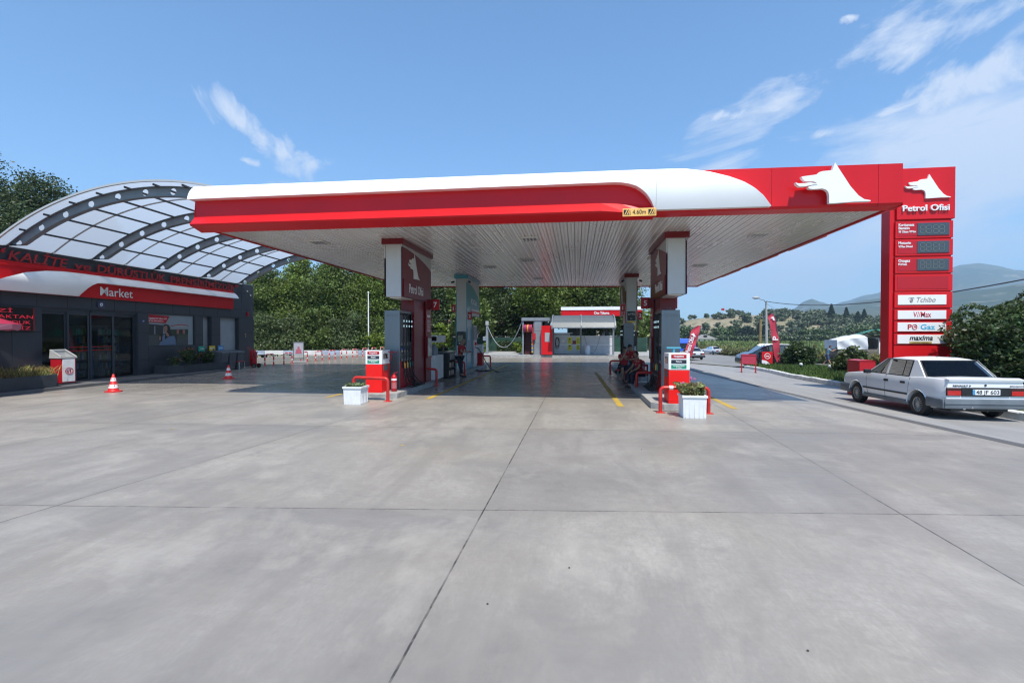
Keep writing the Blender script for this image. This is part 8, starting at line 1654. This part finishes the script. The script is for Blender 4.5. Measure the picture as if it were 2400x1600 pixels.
for (u, v_, y, L_, dx) in ((2330, 735, 16.2, 1.0, -.9), (2370, 720, 16.2, 1.2, .5), (2260, 770, 16.6, .8, -.25), (2240, 770, 17.5, .8, -.05), (2250, 780, 17.8, .6, .1), (2300, 750, 16, .7, -.8)):
    a = PY(u, v_, y); shoot(a, Vector((dx, 0, .8)).normalized(), L_*1.3, L_*.8, 90, .04)
for k in range(8): a = Vector((12.9+.1*k, 18.2, 2.6-.2*k)); shoot(a, Vector((-.8, -.1, .25)).normalized(), .9, .9, 45, .035)
m.build('stem', bark, t, world=True); leafmesh('foliage', pts, .062, MAT('leaf_shrub', (.065, .11, .032), .5, var=.5, vs=1.5, island=.6, trans=.25), t, flat=.8, asp=2.2, world=True)
pd = []
for k in range(42000): a = rg.normal(size=3); a /= np.linalg.norm(a); r_ = .55+.45*rg.random(); pd.append((hx+.1+a[0]*2.35*r_, hy+.1+a[1]*1.4*r_, max(hz0+.05, hz0+1.45+a[2]*1.8*r_)))
leafmesh('foliage', pd, .085, MAT('leaf_shrub', (1, 1, 1)), t, flat=.8, asp=2.0, world=True)
# ------------------------------------------------------------------ HILL VEGETATION
def protos(name, mat_, spec, k, group, cat):
    out = []
    for i in range(k):
        t = thing(name, '', cat, (0, 0, -500), 0, group); rg_ = np.random.default_rng(900+i); rd_ = random.Random(i); h_, w_, n_, lf = spec
        bb = [(rd_.uniform(-.28, .28)*w_, rd_.uniform(-.28, .28)*w_, h_*rd_.uniform(.45, .75), w_*.28, w_*.28, h_*.22) for _ in range(6)]+[(0, 0, h_*.55, w_*.4, w_*.4, h_*.33)]
        m_ = MB().tube([(0, 0, -.3), (.1, 0, h_*.5)], [w_*.05, w_*.03], 6); m_.build('trunk', bark, t); leafmesh('crown', crown_points(bb, n_, rg_, .3), lf, mat_, t, flat=.7, rg=rg_); out.append(t)
    return out
used = set()
def place(plist, loc, rz, s_, label):
    o = random.choice(plist)
    if o.name not in used: used.add(o.name); o.location = loc; o.rotation_euler = (0, 0, rz); o.scale = (s_,)*3; o['label'] = label; return o
    return clone(o, loc, rz, label, None, s_)
ol = protos('olive_tree', leafo, (5.0, 7.0, 420, 1.1), 4, 'grey green trees dotted over the hill', 'tree'); random.seed(21)
cnt = 0
while cnt < 250:
    u = random.uniform(1585, 2070); r_ = 305+(HD+12-305)*random.random()**.8; az = px2ang(u)
    dens = .35 if u < 1780 and r_ > 345 else 1
    if random.random() > dens: continue
    zz = hill_z(az, r_); place(ol, (math.sin(az)*r_, math.cos(az)*r_, zz-.3), random.uniform(0, 6), random.uniform(.55, 1.1), 'small grey green olive like tree dotted on the dry hill side'); cnt += 1
gt = protos('field_tree', MAT('leaf_field', (.075, .115, .035), .6, var=.3, vs=.15, island=.4), (7, 9, 800, .9), 2, 'green trees along the far field edge', 'tree')
for u, r_, s_ in ((1588, 285, 1.1), (1606, 288, 1.15), (1622, 292, 1.1), (1640, 296, .9), (1686, 284, 1.05), (1700, 286, 1.2), (1716, 285, 1.05), (1880, 290, .9), (1905, 290, 1.0), (1930, 288, .95), (2005, 290, 1.1), (2030, 288, 1.2), (2050, 290, 1.1), (1730, 300, .8), (1960, 296, .8)):
    az = px2ang(u); place(gt, (math.sin(az)*r_, math.cos(az)*r_, -1.7), random.uniform(0, 6), s_, 'rounded green tree at the foot of the hill')
ct = protos('conifer', leafc, (9, 6, 900, .8), 2, 'dark trees at the field edge', 'tree')
for u, r_, s_ in ((1736, 280, .85), (1746, 281, .95), (1757, 280, .85), (1762, 281, .75)): az = px2ang(u); place(ct, (math.sin(az)*r_, math.cos(az)*r_, -1.7), random.uniform(0, 6), s_, 'dark conifer in the clump left of the wooden pole')
def spire(label, u, r_, z, h_, w_, n_, seed):
    rg_ = np.random.default_rng(seed); q = rg_.random(n_)**.75; a = rg_.random(n_)*2*PI; rr = w_/2*(1-q)**.8*(.5+.5*rg_.random(n_)); P = np.stack([rr*np.cos(a), rr*np.sin(a), .3+q*h_], 1); az = px2ang(u)
    t = thing('cypress', label, 'tree', (math.sin(az)*r_, math.cos(az)*r_, z), 0, 'narrow dark trees'); leafmesh('crown', P, .8, leafc, t, flat=1.2, rg=rg_); MB().cyl((0, 0, -.3), (0, 0, 1), .25, h_*.6, 6).build('trunk', bark, t)
spire('slim cypress left of the wooden pole at the field edge', 1778, 280, -1.6, 8.5, 2.4, 500, 1); spire('slim cypress between wooden pole and lamp pole', 1790, 281, -1.6, 8.0, 2.6, 500, 2); spire('short dark cypress left of the first cypress', 1763, 279, -1.6, 6.5, 3.6, 500, 8)
for k, (u, h_, w_) in enumerate(((1948, 11, 6.5), (1983, 10, 5.5), (2010, 7.5, 5.5), (2025, 9, 5.5))): az = px2ang(u); spire(['tallest fir on the right shoulder of the hill', 'second fir on the right shoulder of the hill', 'small fir left of the totem on the hill', 'fir closest to the totem on the hill'][k], u, 400, hill_z(az, 400)-.5, h_, w_, 900, 20+k)
hr = protos('orchard_shrub', MAT('leaf_orchard', (.10, .135, .06), .6, var=.3, vs=.1, island=.4), (3.4, 5.0, 260, .75), 2, 'orchard rows beyond the field', 'shrub')
for row, r_ in enumerate((262, 270)):
    for k in range(46): u = 1585+k*10.6+random.uniform(-2, 2); az = px2ang(u); 
    for k in range(46):
        u = 1680+k*8.6+random.uniform(-2, 2); az = px2ang(u); place(hr, (math.sin(az)*r_, math.cos(az)*r_, -1.7), random.uniform(0, 6), random.uniform(.85, 1.15), 'low orchard tree in the rows beyond the crop field')
# small stones and litter on the slab
for k, (x, y) in enumerate(((1.05, 8.1), (-7.9, 8.7), (-2.9, 7.9), (-.05, 3.9), (-.6, 3.3), (1.35, 3.05))):
    if k in (1, 2): o = MB().prism([(-.04, 0), (0, .015), (.05, .005), (.02, -.02)], lambda a_, b_, d: Vector((a_, b_, .004+d)), .004).build('dry_leaf', MAT('dry_leaf', (.5, .38, .12), .7)); lb_ = ['', 'yellow dry leaf on the slab far left', 'yellow dry leaf on the slab left of the middle joint'][k]; ct_ = 'leaf'
    else: o = MB().ball((0, 0, .006), (.008, .006, .005), 7, 5).build('pebble', MAT('pebble_dark', (.05, .05, .05), .8)); lb_ = {0: 'dark pebble on the slab in front of the right planter', 3: 'small dark pebble right of the middle joint, nearest row', 4: 'tiny dark pebble close to the bottom edge', 5: 'small dark pebble in the lower right slab'}[k]; ct_ = 'pebble'
    o.location = (x, y, 0); tag(o, lb_, ct_)
# ------------------------------------------------------------------ HAZE
hz = MB().box(-7100, 9100, -80, 9100, -3.5, 1100).build('haze', None)
m = bpy.data.materials.new('haze_air'); m.use_nodes = True; nt = m.node_tree; nt.nodes.clear(); o_ = nt.nodes.new('ShaderNodeOutputMaterial'); pv_ = nt.nodes.new('ShaderNodeVolumePrincipled')
pv_.inputs['Color'].default_value = (.56, .78, 1, 1); pv_.inputs['Density'].default_value = HAZE; pv_.inputs['Anisotropy'].default_value = .1; nt.links.new(pv_.outputs[0], o_.inputs['Volume'])
hz.data.materials.clear(); hz.data.materials.append(m); tag(hz, kind='stuff')
